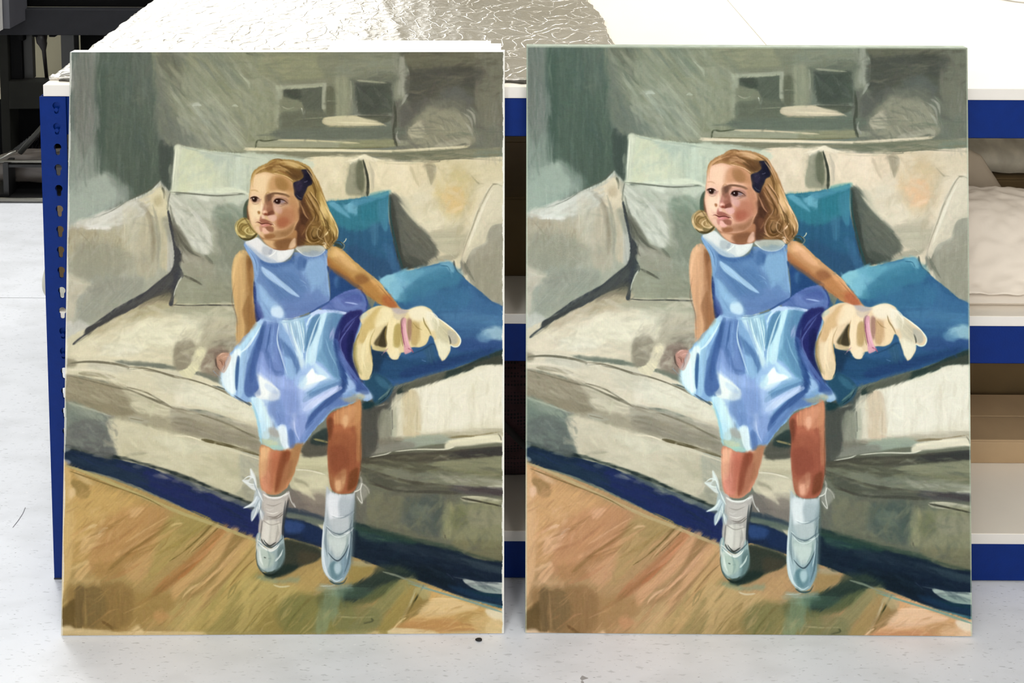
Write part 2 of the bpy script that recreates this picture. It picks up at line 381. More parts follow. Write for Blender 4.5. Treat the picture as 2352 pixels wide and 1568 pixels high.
for v in bm.verts:
    x, y, z = v.co; f = 1+.10*mnoise.noise(Vector((x*2, y*2, z*2)))
    v.co = (x*.22*f, y*.085*f, .13+.13*z*f*(1-.15*x) if z > -.85 else 0.002)
put('bag_body', bm, cloth_mat(), t, smooth=True)
bm = bmesh.new(); tube(bm, [(-.06, -.084, .20), (-.02, -.10, .15), (.02, -.102, .11), (.05, -.095, .07)], .006, 8); put('strap', bm, mat('dark_strap', '26201f', .8), t, smooth=True)
# pale cardboard tube whose end peeps out left of the post
t = tag(empty('paper_roll', (-.70, .36, .3655)), 'roll of pale paper whose end shows left of the blue post', 'roll')
bm = bmesh.new(); tube(bm, [(-.318, 0, 0), (-.314, 0, 0), (.05, 0, 0), (.054, 0, 0)], [.038, .0425, .0425, .038], 36); put('rolled_paper', bm, mat('pale_roll_paper', 'c9c7b8', .7), t, smooth=True)
bm = bmesh.new(); tube(bm, [(-.3195, 0, 0), (-.3185, 0, 0)], .020, 24); put('core', bm, M_card, t)

# ---------------- dark furniture behind, at the left ----------------
M_dark = mat('dark_grey_steel', '1a1a16', .8, 0, .06, 25, spec=.15); M_blk = mat('black_board', '030303', .8, spec=.1)
M_beam = mat('charcoal_steel', '1f1f22', .75, 0, .05, 25, spec=.2)
t = tag(empty('steel_stand', (-1.5, 1.7, 0)), 'dark steel stand with charcoal crossbeam against the cream wall at the back left', 'stand')
def rel(b): return (b[0]+1.5, b[1]-1.7, b[2], b[3]+1.5, b[4]-1.7, b[5])
put('leg', mb(rel((-1.868, 1.68, .0, -1.836, 1.74, .62)), bev=.002), M_dark, t)
put('leg', mb(rel((-.90, 1.68, .0, -.86, 1.74, .62)), bev=.002), M_dark, t)
put('crossbeam', mb(rel((-1.868, 1.665, .497, -.86, 1.70, .592)), bev=.003), M_beam, t)
put('lower_crossbeam', mb(rel((-1.834, 1.672, .222, -.90, 1.715, .326)), bev=.004), M_dark, t)
put('upright', mb(rel((-1.648, 1.69, .326, -1.600, 1.73, .497)), bev=.002), mat('upright_grey', '212120', .5), t)
put('upright', mb(rel((-1.832, 1.69, .326, -1.790, 1.73, .497)), bev=.002), M_blk, t)
put('side_panel', mb(rel((-1.790, 1.70, .326, -1.757, 1.72, .497)), bev=.001), mat('brown_grey_panel', '161512', .6), t)
put('back_panel', mb(rel((-1.60, 1.74, .05, -.90, 1.75, .497))), M_blk, t)
put('lower_dark_filler', mb(rel((-1.705, 1.755, .05, -1.60, 1.765, .222))), M_blk, t)  # added black filler, covers the bright gap between the legs
put('top_panel', mb(rel((-1.868, 1.70, .592, -.86, 1.76, 1.05))), M_blk, t)
put('floor_dark_filler', mb(rel((-1.835, 1.69, 0, -.90, 1.76, .060))), M_blk, t)  # low black filler, added to keep the floor under the stand dark
put('left_dark_filler', mb(rel((-1.93, 1.76, .0, -1.705, 1.77, .222))), M_blk, t)  # no drawer here: black sheet added to darken the gap left of the stand
bm = bmesh.new(); tube(bm, [(-1.722+1.5, 0, .50), (-1.722+1.5, 0, .462), (-1.717+1.5, 0, .452), (-1.715+1.5, 0, .430), (-1.708+1.5, 0, .33)], [.022, .017, .014, .007, .006], 12)
put('spindle', bm, mat('oily_black_metal', '120d0b', .4, .3), t, smooth=True)
for x, z in ((-1.79, .47), (-1.735, .485), (-1.675, .485)): put('hanger', mb((x+1.5-.012, -.02, z, x+1.5+.012, .01, .50), bev=.004), M_blk, t)
# white cupboard door edge, upper left
t = tag(empty('wall_cupboard', (-1.90, 1.55, .55)), 'white cupboard corner with grey side at the far upper left', 'cupboard')
put('cupboard_door', mb((-.35, -.01, -.0, .118, .01, .6), bev=.001), mat('white_laminate', 'c8c6c1', .5), t)
put('cupboard_body', mb((-.34, .012, .002, .140, .13, .6), bev=.001), mat('grey_laminate', '47474c', .6), t)
# low chrome rack with a black plastic bag
t = tag(empty('wire_rack', (-1.70, 1.45, 0)), 'low chrome wire rack on the floor behind the blue post', 'rack')
M_chr = mat('chrome', '85837c', .25, .9); M_bkm = mat('black_metal', '0e0e0e', .45)
bm = bmesh.new(); tube(bm, [(-.30, 0, .128), (.45, 0, .128)], .0055, 10); put('chrome_rail', bm, M_chr, t, smooth=True)
bm = bmesh.new(); tube(bm, [(-.30, -.03, .010), (.45, -.03, .010)], .0075, 10); put('chrome_rail', bm, M_chr, t, smooth=True)
bm = bmesh.new(); tube(bm, [(-.10, -.02, .115), (.01, .0, .165)], .004, 8); put('chrome_rail', bm, M_chr, t, smooth=True)
bm = bmesh.new(); tube(bm, [(.012, .02, .15), (.14, .05, .30)], .010, 8); put('arm', bm, mat('grey_arm', '2f2f2b', .4, .4), t, smooth=True)
put('rack_dark_filler', mb((-.13, -.02, .0045, .45, .21, .010)), M_bkm, t)  # invented plate, added so the bright floor behind the rail reads dark
put('frame_bar', mb((-.30, -.01, .012, -.018, .10, .02), (-.03, -.012, .012, -.012, .03, .128), (-.02, -.01, .112, .45, .02, .121), (-.30, -.03, 0, .45, .05, .004)), M_bkm, t)
def bag(name, cx, cy, cz, sx, sy, sz, label, seed):
    bm = bmesh.new(); bmesh.ops.create_uvsphere(bm, u_segments=48, v_segments=32, radius=1)
    for v in bm.verts:
        p = v.co.copy()
        e = 4
        q = (abs(p.x)**e+abs(p.y)**e+abs(p.z)**e)**(1/e); p = p/q
        n = 1+.10*mnoise.noise(p*2.1+Vector((seed, 0, 0)))+.05*(1-abs(mnoise.noise(p*5+Vector((0, seed, 0))))*2)
        v.co = (cx+p.x*sx*n, cy+p.y*sy*n, max(cz-sz*.96, cz+p.z*sz*n))
    return tag(put(name, bm, mat('black_plastic_film_%d' % seed, '4a443f', .3, 0, .2, 9), smooth=True), label, 'bag')
bag('plastic_bag', -1.63, 1.530, .078, .165, .040, .050, 'black plastic bag lying in the low chrome rack', 2)
bag('plastic_bag', -1.525, 1.620, .160, .075, .042, .095, 'black plastic bag heaped above and behind the one in the rack', 5)
bm = bmesh.new()
for i in range(14): tube(bm, [(-1.84+.012*i, 1.60+.01*(i % 3), .02+.006*i), (-1.80+.012*i, 1.59, .08+.008*i), (-1.77+.010*i, 1.60, .11+.008*i)], .006, 6)
tag(put('cable_bundle', bm, mat('dark_cables', '0c0c0b', .5), smooth=True), 'tangle of dark cables behind the chrome rack', 'cables')
# scuff and crumb on the floor
bm = bmesh.new(); bmesh.ops.create_icosphere(bm, subdivisions=2, radius=.004)
for v in bm.verts: v.co = (v.co.x*1.6*(1+.3*mnoise.noise(v.co*400)), v.co.y*.8, v.co.z*.45+.0018)
tag(put('floor_crumb', bm, mat('black_crumb', '1c1c1c', .8), loc=(-.0597, -.1125, 0)), 'tiny black crumb on the floor in front of the left canvas', 'crumb')
bm = bmesh.new(); tube(bm, [(-.9795, .160, .0006), (-.9765, .145, .0009), (-.9765, .130, .0009), (-.9785, .112, .0006)], .0005, 6)
tag(put('hair_strand', bm, mat('dark_hair', '77757a', .7)), 'single dark hair lying on the floor left of the blue post', 'hair')

# ---------------- the painted picture ----------------
# ---- a small brush engine: fills and tapered strokes laid on a sheet, in sheet units ----
SX, SY, SW, SH, SS = 130.0, 105.0, 1045, 1372, 1.3
PWd, PHt = int(SW*SS), int(SH*SS)
rng = np.random.RandomState(7)
sheet = np.zeros((PHt, PWd, 3), np.float32)
def boxf(a, r, axis):
    r = int(r)
    if r < 1: return a
    n = a.shape[axis]
    pad = [(0, 0)]*a.ndim; pad[axis] = (r+1, r)
    c = np.cumsum(np.pad(a, pad, mode='edge'), axis=axis, dtype=np.float64)
    hi = np.take(c, np.arange(2*r+1, n+2*r+1), axis=axis); lo = np.take(c, np.arange(0, n), axis=axis)
    return ((hi-lo)/(2*r+1)).astype(np.float32)
def blur(a, rx, ry=None):
    ry = rx if ry is None else ry
    for _ in range(2): a = boxf(boxf(a, rx, 1), ry, 0)
    return a
def norm(a):
    a = a-a.mean(); return (a/(a.std()+1e-6)).astype(np.float32)
def _noise(kind):
    n = rng.standard_normal((PHt, PWd)).astype(np.float32)
    if kind == 'v': return norm(norm(blur(n, 1, 22))+.6*norm(blur(n, 3, 60)))
    if kind == 'h': return norm(norm(blur(n, 22, 1))+.6*norm(blur(n, 60, 3)))
    if kind == 'o': return norm(norm(blur(n, 4, 4))+norm(blur(n, 12, 12)))
    if kind in 'ud':                     # strokes rising to the right (u) or falling (d)
        yy, xx = np.mgrid[0:PHt, 0:PWd]
        m = norm(blur(rng.standard_normal((PHt, PWd)).astype(np.float32), 24, 1))
        sg = 1 if kind == 'u' else -1
        c, s = .70, .714
        X = (xx*c-sg*yy*s); Y = (xx*sg*s+yy*c)
        return norm(m[np.floor(Y).astype(int) % PHt, np.floor(X).astype(int) % PWd])
NZ = {k: np.clip(_noise(k), -2.5, 2.5) for k in 'vhoud'}
def hexc(h):
    c = np.array([int(h[i:i+2], 16) for i in (0, 2, 4)], np.float32)/255
    y = float(c @ np.array([.3, .59, .11], np.float32))
    k = .12*min(1, max(0, (c[2]-c[0])*3)) + .36*min(1, max(0, (c[2]-c[0]-.25)*3.2)) + .14*min(1, max(0, (c[0]-c[2]-.28)*4))
    return c*(1-k)+y*k
def pts(s): return np.array([[float(v) for v in p.split(',')] for p in s.split()], np.float64)
def smooth(p, closed, k=6):
    n = len(p)
    if n < 3: return p
    if closed: q = np.concatenate([p[-1:], p, p[:2]])
    else: q = np.concatenate([2*p[:1]-p[1:2], p, 2*p[-1:]-p[-2:-1]])
    out = []
    t = (np.arange(k)/k)[:, None]
    for i in range(1, len(q)-2):
        a, b, c, d = q[i-1], q[i], q[i+1], q[i+2]
        out.append(.5*(2*b+(c-a)*t+(2*a-5*b+4*c-d)*t*t+(3*b-a-3*c+d)*t**3))
    out = np.concatenate(out)
    return out if closed else np.concatenate([out, p[-1:]])
def fill_mask(p, pad):
    p = (p-[SX, SY])*SS
    x0 = max(0, int(p[:, 0].min())-pad); x1 = min(PWd, int(p[:, 0].max())+pad+2)
    y0 = max(0, int(p[:, 1].min())-pad); y1 = min(PHt, int(p[:, 1].max())+pad+2)
    if x1 <= x0 or y1 <= y0: return None
    SUB = 3
    m = np.zeros((y1-y0, x1-x0), np.float32)
    ax, ay = p[:, 0], p[:, 1]; bx, by = np.roll(ax, -1), np.roll(ay, -1)
    px = np.arange(x0, x1, dtype=np.float64)
    for j in range((y1-y0)*SUB):
        y = y0+(j+.5)/SUB
        k = ((ay <= y) & (by > y)) | ((by <= y) & (ay > y))
        if not k.any(): continue
        xs = np.sort(ax[k]+(y-ay[k])*(bx[k]-ax[k])/(by[k]-ay[k]))
        row = m[j//SUB]
        for a, b in zip(xs[0::2], xs[1::2]):
            row += (np.clip(b-px, 0, 1)-np.clip(a-px, 0, 1)).astype(np.float32)
    return m/SUB, x0, y0, x1, y1
def lay(m, x0, y0, x1, y1, col, a, d, s, g):
    if d:
        nz = NZ[d][y0:y1, x0:x1]
        m = np.clip(m+.8*m*(1-m)*nz, 0, 1)
    c = hexc(col)
    if g:
        c2, gx0, gy0, gx1, gy1 = g
        yy, xx = np.mgrid[y0:y1, x0:x1]
        X = xx/SS+SX-gx0; Y = yy/SS+SY-gy0; dx, dy = gx1-gx0, gy1-gy0
        t = np.clip((X*dx+Y*dy)/(dx*dx+dy*dy), 0, 1)[..., None].astype(np.float32)
        c = c*(1-t)+hexc(c2)*t
    if d and s: c = c*(1+s*nz[..., None])
    m = (m*a)[..., None]
    r = sheet[y0:y1, x0:x1]
    r += (c-r)*m
def P(col, s, f=1, a=1., d='', s_=None, g=None, k=1):
    """a filled patch: colour, outline, feather, opacity, bristle direction, gradient"""
    if s_ is None: s_ = .009 if d == 'o' else .02
    p = pts(s) if isinstance(s, str) else s
    xl = 162-23*(p[:, 1]-119)/1344             # patches that reach the rim run on past it
    p = p.copy(); p[:, 0] += np.where(p[:, 0] > 1149, 26, 0)-np.where(p[:, 0] < xl+10, 26, 0)
    if k: p = smooth(p, True)
    r = int(round(f*SS/2))
    q = fill_mask(p, 2*r+3)
    if q is None: return
    m, x0, y0, x1, y1 = q
    if r: m = blur(m, r)
    lay(np.clip(m, 0, 1), x0, y0, x1, y1, col, a, d, s_, g)
def S(col, s, w=3, w1=None, f=1, a=1., d='', s_=.03, mid=None):
    """a tapered stroke along a path; w at the start, mid half way, w1 at the end"""
    p = pts(s) if isinstance(s, str) else np.asarray(s, float)
    if len(p) > 2: p = smooth(p, False, 4)
    w1 = w if w1 is None else w1
    n = len(p); t = np.linspace(0, 1, n)
    ws = np.interp(t, [0, 1], [w, w1]) if mid is None else np.interp(t, [0, .5, 1], [w, mid, w1])
    ws = ws*np.clip(np.sin(np.pi*np.clip(t, .0, 1))*2.2+.35, .35, 1)*SS/2; p = (p-[SX, SY])*SS
    pad = int(ws.max()+f*SS+2)
    x0 = max(0, int(p[:, 0].min())-pad); x1 = min(PWd, int(p[:, 0].max())+pad+1)
    y0 = max(0, int(p[:, 1].min())-pad); y1 = min(PHt, int(p[:, 1].max())+pad+1)
    if x1 <= x0 or y1 <= y0: return
    yy, xx = np.mgrid[y0:y1, x0:x1].astype(np.float32)
    D = np.full(xx.shape, 1e9, np.float32)
    for i in range(n-1):
        a_, b_ = p[i], p[i+1]; v = b_-a_; l2 = (v**2).sum()+1e-9
        u = np.clip(((xx-a_[0])*v[0]+(yy-a_[1])*v[1])/l2, 0, 1)
        D = np.minimum(D, np.hypot(xx-a_[0]-u*v[0], yy-a_[1]-u*v[1])-(ws[i]+(ws[i+1]-ws[i])*u))
    fe = max(f*SS, .8)
    m = np.clip(.5-D/fe, 0, 1); m = m*m*(3-2*m)
    lay(m, x0, y0, x1, y1, col, a, d, s_, None)
def B(s, cols, n, ln, w, ang, a=.5, f=2, jit=14, bend=.12):
    """loose dabs scattered inside an outline"""
    p = smooth(pts(s), True); cols = cols.split()
    x0, y0 = p.min(0); x1, y1 = p.max(0)
    q = fill_mask(p, 2)
    if q is None: return
    m, mx, my = q[0], q[1], q[2]
    done = 0; tries = 0
    while done < n and tries < n*12:
        tries += 1
        x = rng.uniform(x0, x1); y = rng.uniform(y0, y1)
        th = np.radians(ang+rng.normal()*jit); l = ln*rng.uniform(.5, 1.3)
        dx, dy = np.cos(th)*l/2, -np.sin(th)*l/2
        ok = True
        for (u, v) in ((x, y), (x-dx, y-dy), (x+dx, y+dy)):
            i, j = int((v-SY)*SS)-my, int((u-SX)*SS)-mx
            if not (0 <= i < m.shape[0] and 0 <= j < m.shape[1] and m[i, j] > .5): ok = False; break
        if not ok: continue
        done += 1
        b = rng.normal()*bend*l
        ww = w*rng.uniform(.6, 1.3)
        S(cols[rng.randint(len(cols))], [(x-dx, y-dy), (x-dy/l*b, y+dx/l*b), (x+dx, y+dy)], ww*.5, ww*.4, f=f, a=a*rng.uniform(.5, 1), mid=ww)

def repaint(n, box_, ln, wd, a, jit=.02, seed=1):
    """go over a region with short bristly dabs that take the colour under them and follow its edges"""
    global sheet
    rg_ = np.random.RandomState(seed)
    x0, y0, x1, y1 = [int(v) for v in ((box_[0]-SX)*SS, (box_[1]-SY)*SS, (box_[2]-SX)*SS, (box_[3]-SY)*SS)]
    x0 = max(x0, 0); y0 = max(y0, 0); x1 = min(x1, PWd); y1 = min(y1, PHt)
    src = sheet.copy(); lum_ = blur(src.mean(2), 2)
    gy, gx = np.gradient(lum_)
    jxx, jyy, jxy = blur(gx*gx, 5), blur(gy*gy, 5), blur(gx*gy, 5)
    th = .5*np.arctan2(2*jxy, jxx-jyy)+np.pi/2
    mag = np.sqrt(jxx+jyy)
    flow = np.pi*.25+1.1*NZ['o']
    NA = 24; st = []
    for szf in (.7, 1., 1.4):
        row = []
        L_, W_ = ln*SS*szf/2, max(1.2, wd*SS*szf/2); R_ = int(L_+W_+2)
        yy, xx = np.mgrid[-R_:R_+1, -R_:R_+1].astype(np.float32)
        for k in range(NA):
            an = np.pi*k/NA; c, s = np.cos(an), np.sin(an)
            u = xx*c+yy*s; v = -xx*s+yy*c
            m = np.clip(1.2-np.abs(v)/W_, 0, 1)*np.clip(1.15-(np.abs(u)/L_)**3, 0, 1)
            m *= np.clip(.72+.28*np.sin(v*2.6+k), .3, 1)
            row.append(np.clip(m*1.3, 0, 1)[..., None])
        st.append((R_, row))
    for _ in range(n):
        x = rg_.randint(x0, x1); y = rg_.randint(y0, y1)
        mg = mag[y, x]
        an = th[y, x] if mg > .004 else flow[y, x]
        an += rg_.normal()*.18
        k = int(round(an/np.pi*NA)) % NA
        R_, row = st[0 if mg > .02 else rg_.randint(3)]
        if x-R_ < 0 or y-R_ < 0 or x+R_+1 > PWd or y+R_+1 > PHt: continue
        aa = a*(.45 if mg > .03 else 1)*rg_.uniform(.5, 1)
        c = src[y, x]*(1+rg_.normal()*jit)+rg_.normal(size=3)*jit*.25
        r_ = sheet[y-R_:y+R_+1, x-R_:x+R_+1]
        r_ += (c.astype(np.float32)-r_)*row[k]*aa
# ---- the picture: wall and mantel ----
P('777a6c','120,100 1180,100 1180,1480 120,1480',0,k=0)
P('6d7269','120,100 400,100 410,450 120,560',0,k=0)
P('646b62','215,118 348,118 360,260 352,440 240,480 222,380',14,d='v',g=('5c6659',280,130,300,420))
P('565f54','290,250 350,230 360,330 352,420 300,430 285,340',16,.8,'v')
P('566156','222,160 246,170 240,370 224,430 215,340',7,.8,'v')
P('69726a','158,118 225,118 222,300 160,300',6,.8,'v')
P('72736a','175,200 215,190 212,360 178,370',8,.7,'v')
P('9a9b92','158,118 171,118 172,190 168,250 166,330 158,340',4,.9,'v')
P('8e9087','211,119 225,119 227,150 221,176 210,178 207,150',3,.75,'v')
P('8d9287','157,300 210,330 220,400 290,400 320,440 260,480 200,520 155,530',22,.85,'v')
P('a1a798','163,420 225,405 245,420 262,460 240,490 200,505 168,520 160,480',9,.9,'v',g=('94a198',200,420,180,520))
P('9da293','240,400 262,405 290,440 280,465 255,470 240,440',9,.7,'o')
S('b5b9ac','214,445 215,480 213,500',3,2,2,.5,'v')
S('adb1a3','250,455 272,448 284,456',9,5,4,.6,'o')
P('8b8c73','345,112 640,112 640,330 455,360 410,340 395,300 380,240',10,d='d')
P('77796c','375,115 432,115 408,190 418,235 400,290 370,250 355,180',12,.85,'d')
P('6d6f5d','375,140 402,145 420,180 412,205 395,195 380,165',7,.7,'d')
P('9b9c84','385,190 398,195 430,250 470,320 450,330 410,280',8,.7,'d')
P('8f917b','415,170 470,160 520,240 560,330 520,340 470,280 430,230',10,.8,'d')
P('9d9f8a','440,230 500,230 545,300 567,340 520,350 470,330 450,280',9,.75,'d',g=('a3a48c',470,240,540,340))
P('7d8073','395,270 430,265 470,310 490,345 440,345 400,325',12,.8,'o')
P('7e8371','440,112 520,112 560,190 540,210 490,150',9,.75,'d')
P('8b8d74','520,120 600,118 610,170 570,200 540,160',8,.7,'d')
P('93947a','545,200 640,190 640,320 580,330 565,290 550,250',10,.8,'v',g=('84866a',590,200,600,320))
P('989a80','560,210 600,215 620,280 575,300',10,.5,'v')
S('a6a892','530,135 555,170 574,200',8,4,4,.5,'d')
S('b0b29e','445,243 455,240 462,244',8,5,3,.8,'o')
S('aaab93','536,245 544,245',6,5,3,.7)
S('a7a88e','480,170 520,230 560,320',10,6,8,.35,'d')
S('5c5f50','566,125 600,129 640,127 675,128 720,124',7,3,3,.7,'h')
P('8c8c70','600,128 760,124 770,190 640,195 600,180',8,.8,'h')
P('939373','640,135 740,130 750,180 650,190',9,.5,'h')
P('7a7b68','740,120 930,118 935,190 770,230 750,190',8,.8,'h')
P('868875','780,150 920,140 925,250 880,180 800,190 790,260 770,260',8,.7,'h')
# picture frames on the wall
P('9d9e87','630,195 650,196 648,290 636,300 632,260',4,.9,'v')
P('a2a38b','632,199 650,195 740,193 750,194 748,206 650,208 634,214',2,.95,'h')
P('585c4e','652,209 740,204 741,262 700,262 690,240 660,232 646,225',3,.95,'u')
P('484c43','655,210 690,208 695,232 672,228',6,.8,'u')
P('82836b','648,232 690,228 698,245 690,262 655,262 646,250',5,.9,'h')
P('64665a','646,258 690,262 760,258 748,300 700,310 650,296',6,.9,'h')
S('d6d6c4','694,250 698,264 700,258',4,2,1.5,.9)
P('9c9c86','741,195 750,195 749,252 740,256',1.5,.95,'v')
P('5f6153','751,205 768,210 770,262 752,262',6,.8,'v')
S('8d8d78','752,234 768,234',4,3,2,.8)
P('8f8f76','768,190 806,185 808,260 790,272 768,262',7,.7,'v')
S('76776a','803,180 806,210 808,260',4,3,3,.7,'v')
P('6a6c5e','812,182 905,170 912,225 900,262 840,268 812,240',5,.7,'u')
P('4f534b','822,192 888,196 900,240 880,262 830,262',6,.8,'u')
S('93937f','820,188 845,189 890,194',6,3,1.5,.9,'h')
for i in range(16): S('81816f',[(822+i*5,200+(i*37%30)),(834+i*5,232+(i*37%30))],1.2,.6,1,.5)
P('8a8b78','900,130 925,140 935,160 938,215 928,232 918,240 905,225 908,180',4,.9,'v')
P('a3a38e','926,140 934,150 938,200 936,222 928,218 930,180',3,.75,'v')
S('98988a','936,220 926,232 922,242',6,3,2,.9)
P('625f56','910,235 930,245 925,330 906,330 900,270',6,.7,'v')
# dark corner with the faint shape of a lamp
P('58584c','932,118 1158,112 1160,300 1060,240 1000,240 940,290 936,200',7,.95,'h')
P('716e5a','935,125 1110,122 1120,160 1000,168 940,160',8,.75,'h')
P('4c4c42','940,170 1030,165 1100,160 1102,190 1080,205 1020,200 990,225 940,240',10,.85,'h')
P('4a473c','1040,160 1100,158 1102,185 1050,195',8,.6,'h')
P('66665f','1020,205 1050,198 1070,215 1090,240 1060,260 1010,250',9,.8,'o')
P('7a7867','1100,118 1160,116 1160,380 1110,370 1095,300 1090,200',9,.85,'v')
P('6f6e60','915,240 1000,230 1080,240 1110,300 1095,350 920,350',12,.85,'o')
P('8c8a74','940,290 970,260 1010,248 1050,262 1080,290 1085,335 1000,345 940,340',12,.8,'o')
P('aaa48b','938,300 955,285 972,282 972,315 945,320',5,.85,'o')
P('8a866e','970,285 1000,270 1010,310 985,325',8,.6,'o')
for i in range(9): S('9c9986',[(1015+i*9,268+i*2),(1040+i*7,300+i*3)],3,1.5,3,.45)
S('a9a797','1070,255 1082,265 1088,285',6,3,3,.5); S('a9a797','1078,250 1088,262',4,2,3,.5)
S('b3ae97','1000,338 1040,330 1070,325 1075,338',14,10,5,.8,'h')
P('6f7165','1100,300 1155,300 1155,372 1100,368',10,.6,'v')
S('9a9b87','1122,348 1140,345 1152,347',7,4,3,.7,'h')
# mantel shelf
P('b8ae8c','750,272 810,268 870,276 876,290 800,293 745,290',3,.95,'h',g=('a09a7c',760,270,870,290))
P('c2b795','800,278 872,284 875,290 800,291',2,.7,'h')
P('8c8b74','655,290 745,272 750,292 700,300 650,300',5,.6,'h')
S('504f46','822,268 850,270 890,268 880,282 850,278',7,5,3,.8,'h')
S('a5a38f','815,266 893,268',2,1.5,1,.8)
P('6c7062','640,298 905,294 905,320 700,322 640,320',5,.9,'h')
S('a39f7d','748,292 800,294 868,296',2.5,1.5,1.5,.8,'h')
P('92927a','592,322 640,323 905,325 905,338 592,342',3,.9,'h')
S('4f5340','588,340 594,323 620,326 640,322',4,2,1.5,.85)
S('b9ad8a','638,323 700,323 760,327 830,331',5,3,1.5,.85,'h')
P('8c875f','830,328 900,324 902,338 820,340',3,.7,'h')
S('4b4c40','905,240 908,280 904,320 911,338',6,7,3,.8,'v')
S('8c8a7c','912,300 910,318 918,332',4,6,2,.8)
P('d2c8a6','565,342 580,340 700,342 900,348 900,352 700,348 570,347',2,.95,'h')
P('c2b995','900,347 1060,338 1072,341 1060,344 920,350',2,.9,'h')
P('827f66','570,349 640,348 800,352 900,352 1150,345 1155,372 1000,372 900,368 840,360 700,366 620,356',4,.95,'h')
P('6c6f5c','870,355 1020,348 1080,352 1060,366 920,370',6,.6,'h')
S('3d3e36','990,371 1000,371 1008,369',5,2,2,.85)
P('7a8577','1095,350 1155,350 1155,372 1090,368',6,.6,'v')
S('6a6d5b','470,348 500,350 540,352 566,352',4,6,3,.6,'h')
# ---- sofa back and cushions ----
P('dccfae','700,366 790,362 836,357 862,365 900,372 1000,372 1060,368 1157,372 1158,470 1100,600 1050,640 900,620 760,470 700,420',2,d='o',g=('d8cdae',800,380,1100,560))
P('e4d5b5','740,375 800,370 800,430 770,455 735,430',12,.9,'o')
P('cabf9c','735,440 800,430 900,450 880,470 740,465',10,.7,'h')
P('e2d4b6','860,372 940,378 945,420 900,420 850,400',9,.7,'o')
P('a09c7c','800,380 812,372 830,368 840,400 844,450 815,455 798,445 792,420',7,.9,'v')
P('7b7a64','820,372 832,368 838,400 832,440 816,430 810,400',6,.8,'v')
S('58584a','834,368 842,400 844,430 842,450',3,7,2,.9,'v')
S('a79f8c','846,385 854,410 856,440',5,8,5,.6)
P('d8c9a6','930,372 1000,378 975,420 960,430 945,400',7,.6,'o')
P('c9bc94','985,378 1075,372 1100,410 1070,450 1010,430 990,400',14,.8,'o')
P('bfb188','1010,380 1060,385 1050,410 1010,405',12,.5,'o')
P('d3bd8a','1000,430 1060,425 1080,470 1050,500 1010,480',16,.8,'o')
P('8f8464','976,380 1000,382 998,402 988,425 984,410',6,.75,'v')
P('cfc4a2','1075,380 1150,376 1155,400 1130,420 1100,420 1080,400',8,.7,'o')
S('a99f7f','1078,403 1095,422 1110,425',2,4,2,.6)
P('d9d0b4','905,450 960,440 1020,470 1070,520 1060,560 1000,560 930,500',14,.8,'o')
P('c0bba0','880,455 905,430 930,460 960,520 990,570 940,560 900,520',12,.8,'o')
P('5c5f57','893,450 908,445 928,480 950,510 990,545 1004,570 985,600 930,618 912,600 905,540',9,.95,'d')
P('484d46','893,455 902,460 915,540 925,600 950,608 940,612 915,610 900,540',5,.9,'v')
P('7a796a','925,500 955,530 1000,575 980,600 950,590 925,540',8,.75,'d')
P('948f7c','935,545 985,565 1010,580 990,605 960,600',6,.6,'d')
P('b5ad93','985,535 1060,520 1080,545 1070,580 1040,585 1005,565',9,.8,'h')
P('c3bba2','990,540 1040,545 1060,570 1020,582 1004,570',7,.8,'h')
P('a7a189','975,605 1010,590 1050,582 1048,595 1000,608 960,612',5,.9,'h')
B('905,455 985,590 930,600 900,520','6f6f63 4b4d47 848272',26,30,5,-50,.5,3)
S('8a7f65','1040,515 1045,509',4,3,2,.7)
# back left pillow
P('c9cbae','403,334 440,340 500,348 570,356 620,372 590,470 560,452 440,442 392,442 394,400',1.5,d='v',g=('bfc3ac',420,360,560,400))
P('dfdfc6','405,336 424,340 420,350 410,390 408,440 392,441 396,400',3,.95,'v')
P('ced0af','424,345 480,350 490,430 412,440 414,390',8,.8,'o')
P('d5d6b8','440,380 465,380 480,425 440,435',9,.6,'o')
P('b3bbac','455,348 500,352 590,362 580,390 520,385 480,368',7,.85,'o')
P('b9c0ad','500,370 575,365 570,440 540,450 520,410',10,.8,'v')
P('cdd3c0','545,360 570,370 552,450 530,448 538,400',7,.7,'v')
P('d8dbc2','440,436 530,430 575,445 560,455 480,452 440,444',3,.9,'h')
S('a9b0a0','420,337 460,346 500,352 600,364',3,4,2,.7)
S('dfe1cc','455,346 500,354 540,358',4,3,2,.7)
P('c5cab4','560,352 640,357 700,366 720,385 640,380 590,385 560,380',5,.85,'o')
S('a2a38b','630,358 680,362 720,366',4,3,3,.7)
P('d3d3bc','455,450 560,445 575,460 572,500 540,480 460,470',5,.5,'o')
# grey pillow
P('aeae9b','386,445 420,448 500,447 560,444 580,470 590,560 588,698 500,700 396,700 398,670 410,640 420,632 412,590 398,540 388,490',1.5,d='o',g=('9a9a85',420,460,520,680))
P('c9c7b6','388,450 410,452 440,490 480,530 490,570 478,585 430,560 410,520 392,480',8,.9,'d')
P('c4c5b4','410,448 500,446 545,450 530,480 480,500 430,480',8,.7,'o')
P('dcdccb','450,450 484,452 480,462 462,458',4,.8)
P('939e8c','500,478 580,462 590,540 540,560 505,530 495,500',10,.9,'o')
P('8b9080','505,520 592,510 592,640 540,640 510,590',14,.85,'o')
P('7b7f6c','475,580 520,585 545,640 520,660 480,620',14,.5,'o')
P('6d6a5c','398,520 412,522 430,550 442,575 455,582 440,590 418,580 402,550',6,.85,'d')
P('a19c89','425,580 460,585 490,610 500,630 450,640 425,620 415,600',9,.8,'o')
S('56564a','440,580 460,582 475,590 490,605',4,8,3,.5)
P('94957d','404,640 425,634 470,650 560,650 588,698 400,699',9,.8,'h')
P('a4a48b','402,660 420,645 470,665 460,695 400,697',8,.7,'o')
